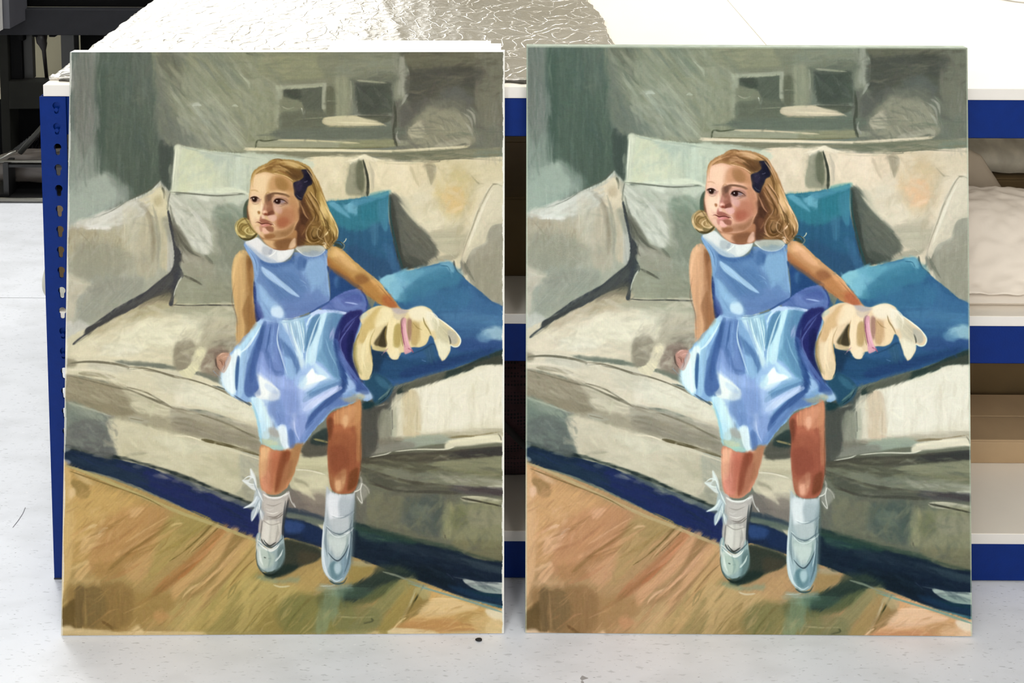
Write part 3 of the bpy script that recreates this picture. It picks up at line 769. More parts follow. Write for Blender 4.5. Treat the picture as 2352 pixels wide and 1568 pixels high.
S('3f3d36','425,632 440,638 455,646 463,652',4,3,2,.85)
S('c9c8bb','420,636 412,648 404,664',2.5,1.5,1.2,.8)
P('9b9e8d','520,560 560,570 545,650 500,640',12,.5,'v')
S('6a6b5c','392,440 440,444 500,450 560,446',3,3,2,.7,'h')
S('4d5343','546,448 556,446 564,448',5,4,1.5,.8)
S('d5d5c5','440,449 480,449',3,2,1.5,.8)
P('c6cab5','520,455 570,447 572,470 560,490 530,480',8,.8,'o')
P('6f7868','508,470 560,490 566,520 520,510 500,485',10,.55,'o')
# sofa arm, left
P('b3ae98','156,512 215,500 300,458 345,440 372,418 392,440 386,480 398,520 402,580 396,625 330,680 250,725 150,780',2,d='o',g=('a5a592',200,500,260,700))
P('cbc8ba','215,500 300,460 350,440 345,455 330,500 260,520 200,520',6,.95,'o')
P('dad7cb','165,512 215,498 300,462 290,500 240,520 195,522 160,530',6,.6,'o')
P('e0dcd3','195,518 235,514 255,520 250,528 220,525 197,526',3,.9,'h')
P('9b917a','160,520 195,522 200,528 225,528 230,560 200,565 160,545',6,.5,'v')
P('b0a687','170,525 235,530 300,528 290,600 180,600 160,560',10,.6,'v')
P('9d9b86','175,560 225,560 300,580 290,640 200,645 165,620',14,.7,'o')
B('165,525 285,530 280,580 165,580','8b8065 a59a7b c4bca3',40,26,3,88,.5,3,6)
P('c9c2a8','290,470 330,490 345,540 335,580 300,575 290,530',12,.7,'v')
P('b3a88b','340,470 350,500 365,560 360,620 330,640 310,600 320,540',8,.5,'v')
S('8f866d','318,462 338,480 350,510 354,560 352,600',12,10,9,.7,'v')
P('d7cca9','318,455 350,440 372,432 384,460 388,500 366,500 348,490 335,470',5,.9,'o')
P('b3a681','358,452 372,452 372,470 358,470',6,.7,'o')
P('c7bc9b','350,500 384,498 392,540 396,600 385,620 370,610 370,560 362,520',6,.8,'v')
P('b5b3ab','386,520 400,560 402,600 396,622 386,618 388,580',4,.8,'v')
P('8c8c7d','374,503 388,500 396,540 394,560 384,540',5,.6)
P('a3a69a','200,640 290,630 330,640 320,680 250,722 170,740 180,690',10,.8,'u',g=('9a9a8a',200,640,260,720))
P('8f8c7d','210,655 270,640 300,640 260,665 210,680',9,.6,'u')
P('cac0a9','158,630 200,645 205,655 180,690 165,740 152,745',6,.7,'o')
S('d3ccb4','158,640 180,648 215,655',6,4,5,.6)
P('cdc9c0','150,745 190,735 210,750 190,770 150,790',7,.7,'o')
P('d8cdb8','152,500 165,505 158,760 146,800',3,.8,'v')
P('c4bfae','350,435 368,416 372,415 384,432 392,440 380,436 372,425 350,445 310,462 300,460',2,.95)
S('e0dfd3','300,460 340,443 362,425 369,416 378,427 388,436',3,3,1.5,.7)
S('5f6055','215,500 260,482 300,456 345,434 366,414',2,3,1.5,.6)
S('5d5c4c','374,430 378,444 378,456',6,3,2,.8)
S('77776a','392,442 388,460 386,480 384,470',3,2,2,.8)
# shadow gap
P('434446','387,478 398,520 404,560 416,575 418,595 412,605 424,632 412,642 402,672 398,700 390,696 394,670 350,682 300,710 220,752 168,792 172,788 196,768 206,752 262,710 330,672 362,648 396,618 402,580 396,540 390,510',1.6,.97,'u')
P('5f5c52','330,680 395,655 396,690 330,705 300,715',7,.6,'u')
P('403f36','196,770 206,752 240,735 300,698 262,730 215,765',3,.7,'u')
S('3a3936','396,698 420,701 480,701 590,700',2.5,5,1.6,.9,'h')
S('807a60','160,790 175,782 195,772',5,5,2,.9)
# right arm cushion
P('cfc6ab','1157,418 1128,428 1110,455 1092,495 1075,540 1062,580 1058,600 1060,625 1080,660 1110,690 1150,712 1160,700 1160,418',2,d='o')
P('ddd5bc','1130,428 1150,424 1158,480 1130,520 1100,530 1085,520 1100,480',6,.9,'o')
P('beb9a6','1150,520 1120,560 1085,565 1070,600 1080,640 1155,650 1158,540',9,.8,'v')
P('8f8d7d','1070,600 1100,585 1150,560 1157,700 1120,690 1085,660',10,.85,'v',g=('8f9180',1080,600,1150,700))
P('a29e8c','1100,575 1150,560 1156,620 1110,640',10,.6,'v')
P('77786e','1120,520 1155,510 1157,560 1125,560',9,.5,'o')
S('50504a','1042,600 1044,615 1052,628 1066,640',4,6,2.5,.85)
S('6b6c63','1058,600 1060,615 1056,622',5,6,4,.6)
S('3f4744','1088,668 1100,672 1120,690 1140,705',2,5,2,.8)
S('cbbfa0','1135,425 1145,429 1155,433',3,3,1.5,.7)
S('77705c','1130,425 1142,428 1155,433',2.5,3,1.2,.7)
# ---- seat ----
P('cfc7a9','150,795 262,722 340,685 400,698 590,698 700,740 700,900 500,860 340,830 250,826 152,830',3,d='o')
P('b9ad8c','262,720 350,680 398,682 398,700 500,702 590,702 560,720 400,722 300,745 230,770',8,.85,'u')
P('a19976','300,712 370,690 380,705 310,735',7,.7,'u')
P('b2ae94','380,702 590,702 588,725 400,728',6,.8,'h')
P('e2dabc','300,745 400,722 450,730 470,770 430,800 330,790 260,790',14,.9,'o')
P('ddd3b5','175,795 300,740 330,790 420,830 330,828 220,824 170,820',9,.8,'o')
P('e0dbc6','240,790 300,785 330,800 300,815 240,812',8,.8,'o')
P('c8c5ac','430,720 560,722 560,790 520,800 480,770 440,750',9,.8,'o')
P('a09a82','410,780 450,765 500,780 540,800 540,840 500,860 470,840 440,850 410,850 400,820',9,.7,'o')
P('857c6a','500,770 548,770 548,800 520,810 500,800',9,.8,'o')
P('8b7d6c','480,800 520,798 530,850 500,865 465,850 468,820',8,.85,'o')
P('9c937a','405,790 440,780 450,800 430,840 410,850 402,830',7,.85,'o')
P('dbd3ae','455,800 478,802 460,840 440,868 425,868 405,850 430,845',2.5,.9,'d')
P('c7c0a8','470,745 530,742 530,765 500,770',6,.7,'o')
P('8c8672','540,700 580,700 570,800 540,800',9,.6,'v')
P('7b776a','460,730 470,728 545,760 550,790 500,800',12,.3,'o')
# front rim of the seat cushion
P('d8cfb2','152,826 240,822 290,838 380,846 480,870 560,915 600,935 600,1010 560,975 480,945 400,935 300,895 220,870 152,852',3,.97,'o')
P('e3dec6','420,880 520,895 580,930 590,970 540,955 470,935 430,925',9,.9,'o')
P('e7dfc8','400,885 425,890 418,925 406,925',4,.7)
P('c3beaa','215,830 290,838 300,855 240,852 200,845',6,.7,'h')
P('cac5ae','370,848 430,862 440,900 380,900 350,870',10,.6,'o')
S('746f5c','158,834 200,830 250,833 288,840',4,5,2,.85,'h')
P('8b846c','153,822 172,826 172,842 156,840',4,.8)
S('9c9479','182,856 220,860 262,866',8,7,3,.8,'h')
S('e6dcc4','156,850 200,848 240,852',5,3,4,.6)
S('7d765f','290,842 340,846 400,865 440,872 490,888 540,912 560,916',3,2.5,2,.8)
S('6e6857','330,848 370,855 400,864',3,3,1.5,.6)
S('4c5250','490,885 520,895 535,905 560,925',3,4,2,.7)
# sofa front, left part
P('a69e84','152,860 240,880 310,898 400,935 480,955 600,1000 600,1060 480,1030 400,1010 300,980 220,955 160,940 150,900',4,.95,'o')
P('9a9076','152,862 220,872 290,890 300,930 260,935 200,925 152,915',8,.85,'d')
P('8a8167','155,915 200,920 300,940 300,955 240,950 170,930',5,.8,'d')
B('160,866 290,895 290,930 165,915','857c63 aaa088 7b745c',26,30,4,-70,.5,3)
P('cfc8ab','300,918 400,935 420,950 380,955 320,945',5,.9,'o')
P('d5ceb2','280,890 340,905 400,935 400,950 310,925 290,910',5,.6,'o')
S('77705a','292,888 340,902 400,938',3,4,2,.85)
S('6d6753','335,910 370,922 398,937',4,2,2,.6)
P('a8a18c','400,935 470,948 540,965 600,990 600,1045 520,1010 460,995 400,975',6,.9,'o')
P('8f8875','400,960 440,965 540,990 600,1010 600,1050 540,1030 470,1005 405,985',6,.8,'o')
S('8b8672','430,945 500,962 560,990 600,1005',3,4,2,.7)
P('7c8477','152,920 200,935 260,960 270,1000 270,1050 240,1045 152,1025',7,.95,'o',g=('767770',160,940,240,1030))
P('6d6f6a','170,975 230,965 250,1000 262,1050 200,1035 165,1010',8,.7,'o')
P('949a88','160,922 200,935 250,955 230,965 175,945',6,.7,'d')
S('b9b9a5','155,923 210,940 255,955',4,3,3,.6)
P('cfc7a9','248,965 330,975 420,1000 500,1015 600,1050 600,1180 520,1145 420,1110 330,1070 280,1055 262,1020',6,.97,'o')
P('bdb597','280,1010 330,1020 330,1060 290,1058',8,.6,'o')
P('d8d3b9','350,1000 450,1015 520,1030 470,1040 400,1035',8,.7,'o')
P('c4be9f','420,1060 560,1080 600,1120 590,1170 500,1140 430,1110',9,.7,'o')
P('a8a485','500,1040 600,1060 600,1090 560,1100 520,1080',9,.4,'o')
P('adab9a','300,955 330,962 345,968 330,972 300,966',3,.5)
S('6b6041','300,960 330,966',4,3,2,.7)
S('6f664a','465,1010 500,1018 540,1028 598,1047',6,4,1.8,.85,'h')
S('e5dcc0','420,1000 440,1003 462,1011',3,2.5,1.5,.8)
S('cfc8ad','480,1022 540,1035 598,1053',5,4,2,.8)
S('857d68','395,970 430,975 500,1000',6,3,3,.6)
P('a3a292','555,1040 600,1050 600,1160 570,1150 556,1100',8,.7,'v')
P('8c8a76','575,1095 600,1100 600,1180 540,1160 540,1140',8,.5,'h')
S('8e8a72','340,1040 300,1045 285,1050',6,4,4,.5)
# seat cushion, right of the girl
P('dfd8bf','845,940 905,900 960,890 1010,872 1080,845 1120,838 1157,842 1158,1000 1050,1000 940,1003 900,1010 880,980',3,.97,'o')
P('e6e0c8','960,895 1060,860 1150,845 1152,960 1080,990 960,990 965,930',10,.8,'v',.006)
P('cdbf9b','925,905 958,905 968,990 930,1000 925,950',5,.8,'v')
P('d2ceb2','1030,865 1120,850 1140,890 1060,900',9,.5,'h')
P('c9c5ab','985,955 1005,955 1005,972 985,972',4,.5)
P('eae5d3','950,910 1000,900 1010,950 975,960',8,.6,'v',.006)
P('a8a695','830,935 880,920 905,905 925,900 915,960 900,1010 840,1020',6,.95,'v')
P('5f5d55','830,935 872,925 876,1005 860,1045 832,1050',7,.95,'v')
P('94927e','872,950 895,945 900,1000 880,1010 870,990',5,.85,'v')
P('53544e','834,910 880,900 910,895 935,880 935,905 905,925 890,945 845,945',7,.95,'u')
S('6c6c62','900,945 902,980 900,1000',4,5,2,.7,'v')
P('7c7666','870,1008 920,1003 925,1015 880,1025',5,.85,'h')
P('b5ad92','920,1003 1040,990 1150,985 1157,1005 1040,1010 930,1012',6,.8,'h')
P('9fa694','940,1005 1025,1000 1030,1025 950,1035 920,1025',5,.85,'h')
P('8a8779','865,1025 940,1015 950,1030 860,1048 840,1048',5,.9,'h')
P('e2dbbd','1035,1012 1145,1000 1150,1015 1050,1028 1020,1030',3,.95,'h')
S('8c815e','1030,1005 1080,1002 1150,992',5,3,2,.7,'h')
S('d6d3c0','850,1050 890,1042 950,1035 1010,1035 1040,1030',2,3.5,1.5,.85)
# sofa skirt, right
P('6e6e5d','830,1052 1158,1030 1158,1320 1050,1285 960,1255 880,1220 800,1200 790,1160 820,1100',3,d='h')
P('4b473c','832,1052 900,1042 1000,1038 1158,1028 1158,1045 1020,1058 900,1060 850,1066',4,.97,'h')
P('403e3c','1050,1038 1158,1028 1158,1042 1060,1052',4,.85,'h')
P('595746','840,1062 960,1060 1040,1080 1000,1090 900,1082 860,1075',7,.85,'o')
P('8b8a6d','1010,1060 1155,1048 1155,1085 1100,1088 1010,1075',7,.9,'h')
P('7b7a5c','1000,1080 1155,1085 1155,1102 1080,1102 1000,1090',5,.85,'h')
P('9c9b86','1020,1088 1150,1105 1155,1120 1040,1112',6,.9,'h')
P('d5d1b8','1125,1116 1157,1110 1157,1124 1130,1124',3,.85,'h')
P('525145','830,1075 880,1090 940,1110 1010,1118 1080,1120 1040,1130 950,1125 870,1115 840,1095',6,.8,'o')
P('80806e','885,1075 940,1082 945,1110 905,1102 888,1090',6,.7,'o')
P('7e8170','960,1085 1030,1085 1030,1110 980,1112',6,.6,'o')
P('55504f','1040,1115 1100,1118 1155,1125 1155,1142 1110,1138 1040,1130',4,.9,'h')
P('c2bea2','1065,1141 1110,1143 1150,1152 1156,1165 1100,1158 1065,1150',3,.85,'h')
S('4e4a3b','1060,1143 1110,1153 1150,1162',4,3,1.5,.85)
S('4d4b3d','850,1110 890,1120 930,1128 980,1132',5,3,3,.7)
P('646356','880,1130 980,1125 1040,1130 1035,1180 920,1190 870,1170',10,.7,'o')
P('5f6661','935,1150 1020,1145 1010,1230 950,1220 920,1190',12,.85,'o')
P('4d5a50','1000,1150 1015,1145 1020,1175 1005,1180',8,.5,'o')
P('7b7861','860,1130 920,1140 930,1180 870,1210 830,1190 830,1150',12,.7,'o')
P('8e8d6c','1030,1165 1150,1155 1152,1230 1120,1260 1040,1240 1020,1210',10,.85,'o')
P('9a9a72','1025,1155 1045,1165 1040,1230 1015,1230',7,.6,'v')
P('6b6e4d','1040,1170 1070,1165 1080,1200 1050,1220 1035,1200',9,.6,'o')
P('96917a','1080,1175 1150,1170 1150,1200 1090,1210',9,.5,'o')
P('767254','1050,1240 1150,1250 1155,1300 1100,1285 1050,1260',8,.7,'h')
P('6c6b58','830,1200 930,1210 1010,1240 950,1245 860,1225',8,.6,'h')
S('45443a','1024,1230 1024,1236',6,4,2,.8)
P('62605a','820,1110 840,1120 840,1210 815,1200',6,.6,'v')
# gap between the legs
P('c3bd9e','660,1035 755,1025 760,1210 740,1215 690,1140 665,1110',2,.97,'o')
P('565349','700,1018 755,1000 756,1045 700,1050',6,.95,'h')
P('2e3a38','725,995 755,985 756,1020 715,1020',5,.85,'o')
S('a89c66','722,1008 740,1012 755,1016',5,4,2.5,.7)
P('c9c39f','690,1055 752,1050 754,1080 690,1080',5,.8,'h')
P('b5ae8c','688,1070 755,1072 752,1085 700,1080',4,.6,'h')
S('ded7bf','682,1079 710,1080 748,1090',4,4,1.5,.95)
S('827c63','690,1076 748,1084',2,2,1.5,.7)
P('d2cbab','690,1095 752,1095 750,1130 725,1150 690,1125',5,.8,'o')
P('9b947a','678,1100 700,1105 712,1118 690,1118',4,.8)
P('7c7269','665,1125 700,1135 750,1140 755,1190 700,1180 665,1170',6,.9,'o')
P('998f7e','700,1130 750,1125 750,1155 715,1155',6,.5)
P('d9d1b0','676,1110 694,1128 726,1150 716,1130 700,1112',3,.6)
P('36414c','664,1165 750,1190 748,1205 664,1185',4,.9,'h')
P('6e7466','665,1178 745,1196 738,1206 668,1192',3,.85)
# ---- navy strip under the sofa ----
P('222f40','148,1026 240,1048 330,1070 420,1100 520,1140 600,1172 600,1240 520,1212 430,1170 340,1128 240,1090 148,1064',2,d='o',g=('26325c',230,1060,450,1130))
P('28305c','340,1083 420,1104 520,1140 600,1180 600,1232 520,1204 440,1165 370,1130 330,1105',5,.95,'o')
P('2b3a4a','180,1050 300,1080 340,1100 330,1120 240,1085 165,1060',7,.8,'o')
P('1b2425','150,1025 240,1048 330,1068 420,1100 520,1138 600,1170 600,1162 520,1130 430,1093 340,1064 240,1038 165,1022',2.5,.9,'h')
P('5d6462','400,1092 500,1130 596,1168 596,1178 500,1140 420,1108',3,.85,'o')
P('8f938c','148,1026 160,1024 158,1036 148,1040',3,.7)
P('aeb5bc','147,1056 156,1056 160,1066 147,1068',3,.6)
P('202c45','655,1190 740,1215 745,1262 655,1240',3,.97,'o')
P('34508a','660,1196 705,1206 690,1225 658,1222',5,.8,'o')
P('26365a','700,1205 740,1218 740,1250 700,1235',5,.5)
P('1f2a36','812,1205 870,1218 960,1245 1040,1262 1100,1285 1156,1302 1158,1395 1060,1370 980,1340 900,1318 850,1300 812,1290',3,.98,'o',g=('1d2838',820,1220,1100,1340))
P('31493f','815,1208 880,1222 940,1235 960,1250 900,1250 830,1225',4,.85,'h')
P('41584f','830,1222 870,1230 890,1242 870,1248 830,1235',4,.7)
P('2f3a45','900,1245 960,1255 1040,1275 1150,1308 1150,1320 1080,1300 980,1280 900,1262',5,.8,'h')
P('3c4a52','1060,1282 1150,1312 1155,1322 1100,1308',4,.6)
P('1a2329','900,1290 1000,1300 1050,1350 1000,1340 920,1320',9,.7,'o')
P('223a52','1030,1345 1100,1360 1157,1372 1157,1392 1090,1375',4,.8)
P('b5bbb3','1068,1330 1100,1336 1155,1342 1156,1366 1120,1362 1090,1352 1070,1340',2,.95,'h')
P('7f8f88','1085,1345 1130,1350 1156,1362 1120,1364 1095,1354',3,.6)
P('1d3a45','1060,1340 1090,1358 1156,1372 1156,1378 1100,1366',2,.8)
S('5e6a85','1027,1316 1036,1324 1044,1332',3,2,1.2,.8)
S('98a3a4','1044,1326 1066,1330',4,4,3,.6)
P('5f93a0','1070,1375 1157,1400 1157,1405 1070,1382',3,.8)
P('1d5265','1110,1390 1157,1398 1157,1405 1120,1398',3,.8)
# ---- floor boards ----
P('a98f5c','140,1064 240,1094 340,1132 440,1176 520,1212 600,1246 660,1235 740,1258 830,1285 900,1312 980,1340 1060,1372 1160,1408 1165,1480 130,1480',1.5,d='u',k=0)
P('b9965a','145,1075 250,1120 340,1160 300,1260 180,1300 140,1290',16,.9,'u')
P('c5a263','190,1130 300,1150 290,1200 200,1240 150,1230',14,.8,'u')
P('cfae74','140,1080 160,1078 165,1300 138,1400 138,1200',6,.8,'v')
P('c9b795','140,1080 150,1080 150,1150 143,1270 139,1270',4,.8,'v')
P('8c7648','160,1105 190,1105 210,1130 195,1145 175,1135',6,.7,'o')
P('cdb68a','170,1085 190,1090 218,1114 200,1112 180,1100',4,.6)
P('dcbf92','158,1125 172,1122 172,1140 160,1145',4,.8)
P('b48a58','230,1200 330,1160 390,1180 350,1240 280,1290 210,1320 200,1290',14,.8,'u')
P('a4804e','220,1300 290,1280 400,1200 380,1240 300,1310 230,1330',8,.8,'u')
P('9a7345','280,1262 330,1238 360,1215 340,1250 290,1280',6,.7,'u')
P('c49c68','270,1270 350,1225 352,1230 280,1275',3,.7,'u')
P('d3af7c','190,1235 240,1215 215,1260 185,1270',6,.7,'u')
S('dcc097','225,1228 240,1215 248,1213',5,4,2,.8); S('d9bd92','228,1234 240,1226',4,3,1.5,.7)
P('d0ab75','175,1310 205,1300 200,1320 175,1340',6,.7,'u')
P('c59e6a','290,1300 380,1250 430,1200 420,1230 350,1310 310,1340',9,.7,'u')
P('d2ad7c','300,1170 330,1165 320,1185 300,1190',6,.6,'u')
P('a59259','390,1190 470,1190 480,1205 420,1260 370,1310 340,1330',9,.8,'u')
P('9b8b55','400,1195 480,1195 470,1220 420,1230',8,.6,'u')
S('d4b781','392,1208 405,1204 420,1202',6,4,3,.7)
S('6e5f33','494,1200 460,1235 420,1270 390,1290',4,2,1.5,.8)
S('6a5a33','508,1207 470,1245 440,1270',3,1.5,1.2,.8)
S('c9ab72','500,1208 460,1245 430,1278',4,2,2,.7)
S('7d693c','396,1194 380,1206 360,1216',3,2,2,.6)
P('a8794a','510,1210 525,1212 480,1275 400,1345 350,1370 380,1330 440,1280',6,.85,'u')
P('c8a06b','530,1218 548,1222 500,1290 420,1360 400,1380 400,1350 460,1300',6,.85,'u')
P('8d7347','540,1225 575,1238 520,1310 460,1360 430,1380 450,1350 500,1300',6,.7,'u')
S('d9b985','460,1340 430,1362 420,1378',5,3,2,.8); S('dbbd8a','480,1320 455,1345',3,2,2,.6)
P('c9a46b','565,1235 588,1245 540,1310 480,1380 430,1440 400,1452 440,1400 500,1330',6,.8,'u')
P('b7a162','420,1452 500,1370 560,1310 590,1330 560,1370 500,1450',8,.85,'u')
P('b9a66b','400,1400 470,1370 440,1440 390,1450',12,.6,'u')
S('7b6a35','530,1370 500,1405 460,1450',3,2.5,1.5,.7); S('85733c','600,1320 560,1360 530,1395',3,2,2,.6)
P('9c7f4a','270,1370 380,1360 400,1400 330,1440 260,1450 230,1400',12,.6,'o')
P('8a7045','170,1345 300,1350 290,1440 200,1450 160,1400',12,.85,'v')
P('6f5d3c','178,1342 196,1350 196,1380 190,1400 192,1440 178,1446 170,1400',4,.85,'v')
P('7a6742','196,1352 230,1352 245,1400 220,1440 198,1440',7,.75,'v')
P('62502f','155,1390 170,1382 172,1430 176,1450 160,1452 146,1428',4,.85,'v')
S('9b8155','194,1350 196,1400 196,1440',4,4,3,.5)
S('6e5430','235,1430 250,1440 262,1450',8,6,4,.7)
P('c1945e','350,1410 380,1405 390,1420 370,1432 355,1430',7,.8,'o')
P('e0c593','300,1452 316,1438 330,1452 328,1460 300,1460',5,.85,'o')
P('d9c193','142,1444 260,1452 300,1454 1160,1450 1160,1462 142,1464',2.5,.8,'h')
P('dfc99f','150,1440 165,1442 165,1452 148,1450',4,.7)
P('cbb07d','160,1335 220,1330 230,1350 215,1345 200,1350 170,1345',7,.4)
B('160,1100 420,1200 560,1240 420,1440 180,1440','c9a067 8f7245 dcb983 a9824f b9955a',150,46,4,38,.42,3,8)
B('150,1120 260,1150 240,1290 150,1300','cba66c d8b684 a78a52',30,28,7,40,.4,5)
# warmer and greener boards to the right
P('a2945a','560,1300 640,1350 720,1360 700,1460 470,1460',9,.8,'u',g=('8f8350',560,1320,640,1440))
P('c7a867','580,1240 600,1260 600,1300 530,1380 490,1440 470,1440 520,1350',7,.6,'u')
P('96854e','600,1380 720,1370 790,1400 800,1455 600,1455',12,.8,'u')
P('7c7a4c','650,1375 780,1370 820,1400 800,1455 660,1455',12,.8,'u',g=('86834f',660,1380,780,1450))
P('bca768','560,1330 640,1340 700,1350 650,1380 590,1440 540,1455 560,1400',8,.7,'u')
P('b59a60','680,1340 740,1300 740,1340 710,1365',9,.7,'u')
S('8b7b45','640,1375 600,1410 570,1450',4,3,3,.6); S('c7b376','610,1390 580,1430 570,1452',5,3,3,.5)
P('6b6b45','740,1360 860,1330 930,1310 890,1370 800,1400 740,1400',9,.9,'u',g=('4f5a3f',760,1370,900,1330))
P('2f3a36','800,1352 860,1320 920,1300 960,1325 890,1340 830,1378 790,1380',7,.9,'u')
P('384339','870,1300 920,1300 940,1320 880,1330 850,1345',6,.7,'u')
P('9a8750','806,1302 850,1300 860,1310 830,1330 806,1345',5,.85,'o')
P('a8a07b','810,1290 840,1290 860,1300 840,1302 812,1300',3,.7)
P('8c8a5c','930,1330 960,1340 900,1400 860,1455 800,1455 850,1400',7,.8,'u')
P('a28e55','945,1345 990,1355 950,1410 920,1455 870,1455 900,1400',6,.85,'u',g=('9a8c52',940,1350,890,1450))
S('4a4a2f','975,1345 950,1390 935,1420',5,3,2,.8); S('a99d70','958,1350 945,1385 925,1420',7,4,3,.7)
S('c8bb93','955,1362 940,1400 920,1435 908,1450',5,3,2,.6)
S('3f3b22','974,1348 962,1370 955,1382',3.5,1.5,1.2,.8)
P('8f7a4a','940,1395 1000,1360 1010,1380 960,1430 930,1440',7,.8,'u')
P('d0a768','975,1348 1020,1358 1080,1380 1155,1412 1158,1440 1050,1440 960,1445 935,1430 990,1395',3,.95,'u')
P('e0c493','1010,1372 1080,1388 1100,1400 1040,1415 980,1418 960,1412',7,.85,'h')
P('c08f58','935,1430 1060,1425 1100,1450 910,1455',6,.85,'h')
P('b3935a','1050,1412 1110,1405 1120,1430 1070,1436',7,.75,'h')
P('d8ba83','1090,1415 1158,1418 1158,1455 1100,1450',6,.7,'h')
P('eae0c4','1120,1400 1157,1412 1157,1430 1130,1420',4,.8)
P('b0a473','955,1352 985,1352 990,1370 975,1380 960,1365',4,.8,'o')
P('e6cfa0','1130,1425 1156,1428 1156,1458 1120,1456',3,.5)
S('e2c58e','905,1448 920,1430 935,1420',4,3,2,.8)
P('e0d2ac','905,1444 930,1445 1000,1452 1000,1460 900,1460',3,.7,'h')
P('7a7a54','770,1400 860,1395 870,1440 780,1450',9,.6,'h')
S('a39f72','780,1418 820,1420 862,1418',4,3,3,.8)
S('4e5138','855,1422 858,1428 838,1434',5,3,2,.7)
B('560,1320 800,1380 900,1400 860,1450 500,1450','b7a065 6f6f45 cbb47b 8a7b48',90,44,4,50,.38,3,8)
B('960,1370 1150,1420 1150,1450 920,1450','e0c08a b98f58 d4ae70',40,44,4,14,.45,3)
# lighter rim of the boards along the navy strip
S('b3a673','146,1068 200,1086 300,1128 400,1172 500,1208 600,1246',6,8,2,.85)
S('6e5c33','160,1082 240,1110 330,1142 380,1168',3,2,2,.8)
S('8b7d48','440,1172 480,1190 488,1196 520,1208',4,3,2,.7)
S('7f9f98','940,1340 1000,1358 1080,1382 1157,1408',4,5,2,.85)
S('8a8f7c','882,1314 920,1325 950,1338 985,1348',5,4,2,.8)
S('93a091','590,1240 640,1236',1,1,2,.3)
S('7d8264','660,1240 700,1250 738,1262',5,5,2,.7)
# shadow between the shoes
P('383c33','652,1240 740,1262 735,1285 700,1300 650,1322 625,1328 640,1290',4,.97,'u')
P('26322d','640,1300 690,1300 660,1322 620,1330 610,1320',5,.85)
P('4e4636','690,1268 735,1275 720,1292 690,1296',6,.7)
P('7d9a86','590,1320 640,1332 690,1325 680,1340 620,1338 595,1332',6,.45,'o')
P('8fa08a','740,1345 800,1345 815,1360 770,1368 730,1360',7,.5,'h')
P('4b5f50','790,1350 860,1352 840,1375 780,1372',9,.6,'h')
P('89a48e','745,1375 790,1360 780,1400 750,1450 730,1450',9,.4,'v')
S('cfc69f','630,1344 645,1349 668,1347',4,4,1.5,.8)
# ---- second pass over wall and sofa ----
P('5d665b','226,118 345,112 352,200 362,260 366,330 398,338 400,380 396,432 384,432 368,416 345,438 318,452 290,452 262,420 250,360 232,340 222,250',9,.9,'v',g=('535c50',280,150,310,430))
P('4e5a4f','228,160 246,165 244,300 238,360 226,340 224,240',7,.75,'v')
P('4a5049','372,320 402,345 398,400 394,436 382,430 370,410 366,360',5,.85,'v')
P('656a5f','300,120 345,115 352,200 330,240 306,220',12,.6,'v')
P('8a9184','162,345 214,330 226,400 262,404 300,436 290,458 250,476 205,498 160,512',12,.8,'v',g=('9ba398',200,380,200,500))
P('a3aa9c','172,425 232,402 250,412 268,440 262,462 240,474 206,492 165,510 160,470',8,.8,'o')
S('b8bcae','214,448 215,498',3,2,2,.6,'v')
P('7a7a70','176,125 214,122 218,250 206,340 184,350 172,260',8,.7,'v'); P('8a8a82','200,230 214,240 210,330 198,320',6,.4,'v')
P('6f6d5c','364,124 398,124 420,150 424,186 412,206 398,196 384,170 370,160',7,.6,'d')
P('8c8d79','378,196 392,190 424,232 452,276 470,310 455,322 430,300 400,250',8,.65,'d')
P('75776a','360,230 392,240 420,290 432,330 412,336 380,330 366,300',12,.8,'o')
P('71756a','405,285 430,280 450,300 440,330 415,325',8,.55,'o')
# frames with straight sides
P('7e7e69','606,188 770,180 772,275 752,300 640,305 625,290',5,.75,'h',k=0)
P('93947c','570,200 640,192 636,300 600,320 566,300',10,.6,'v')
P('9c9d86','634,198 650,196 650,288 634,296',2.5,.9,'v',k=0); P('a1a28a','634,199 742,193 750,194 749,202 700,207 650,209 634,213',2,.95,'h',k=0)
P('5d6053','652,209 740,203 740,250 744,262 700,258 694,238 676,231 652,224',2,.95,'u',k=0); P('474a41','653,210 684,208 692,226 686,234 668,228',6,.8,'u')
P('7c7d67','646,228 678,230 694,240 696,260 672,268 646,262',4,.85,'h'); S('a5a58d','648,246 662,252 676,248',3,2,2,.7); S('dcdccb','693,250 697,264 701,256',3.5,2.5,1.2,.95)
P('666858','648,262 744,258 748,296 700,306 648,300',5,.8,'h'); S('a39f84','676,277 740,272',3,2,1.5,.7,'h'); S('5f6150','660,285 744,282',5,4,3,.5,'h')
P('9c9d88','741,194 750,194 749,253 740,253',1.5,.95,'v',k=0); P('60614f','751,206 770,208 770,262 752,262',4,.8,'v'); S('90907b','752,234 770,234',5,3,1.5,.8)
P('8d8e76','770,186 804,184 805,262 790,272 770,268',6,.8,'v',k=0); S('a2a28b','804,186 807,212 806,235',4,3,2,.5,'v')
P('55594d','818,194 886,188 898,196 902,262 860,266 822,262',3,.95,'u',k=0); P('494c44','822,196 880,196 884,240 860,258 828,256',7,.6,'u')
P('696b5d','810,182 905,172 908,190 820,196',6,.7,'h'); S('95957f','820,188 842,190 888,194',6,3,1.3,.9,'h')
for i in range(26): S('85867a',[(818+i*3.2,198+(i*37%34)),(826+i*3.2,216+(i*37%34)+(i*13%14))],1.6,1,1,.55)
S('a5a38f','812,267 892,267',2.5,2,1,.85,'h'); P('595b4d','824,269 894,269 894,282 870,288 838,276',3,.8,'h')
P('c2b896','748,272 812,269 838,276 872,284 876,290 800,292 746,288',2,.9,'h'); S('cfc6a4','800,284 840,284 874,288',3,2.5,1,.8,'h'); S('9b936e','750,293 800,294 868,296',2,2,1,.7,'h')
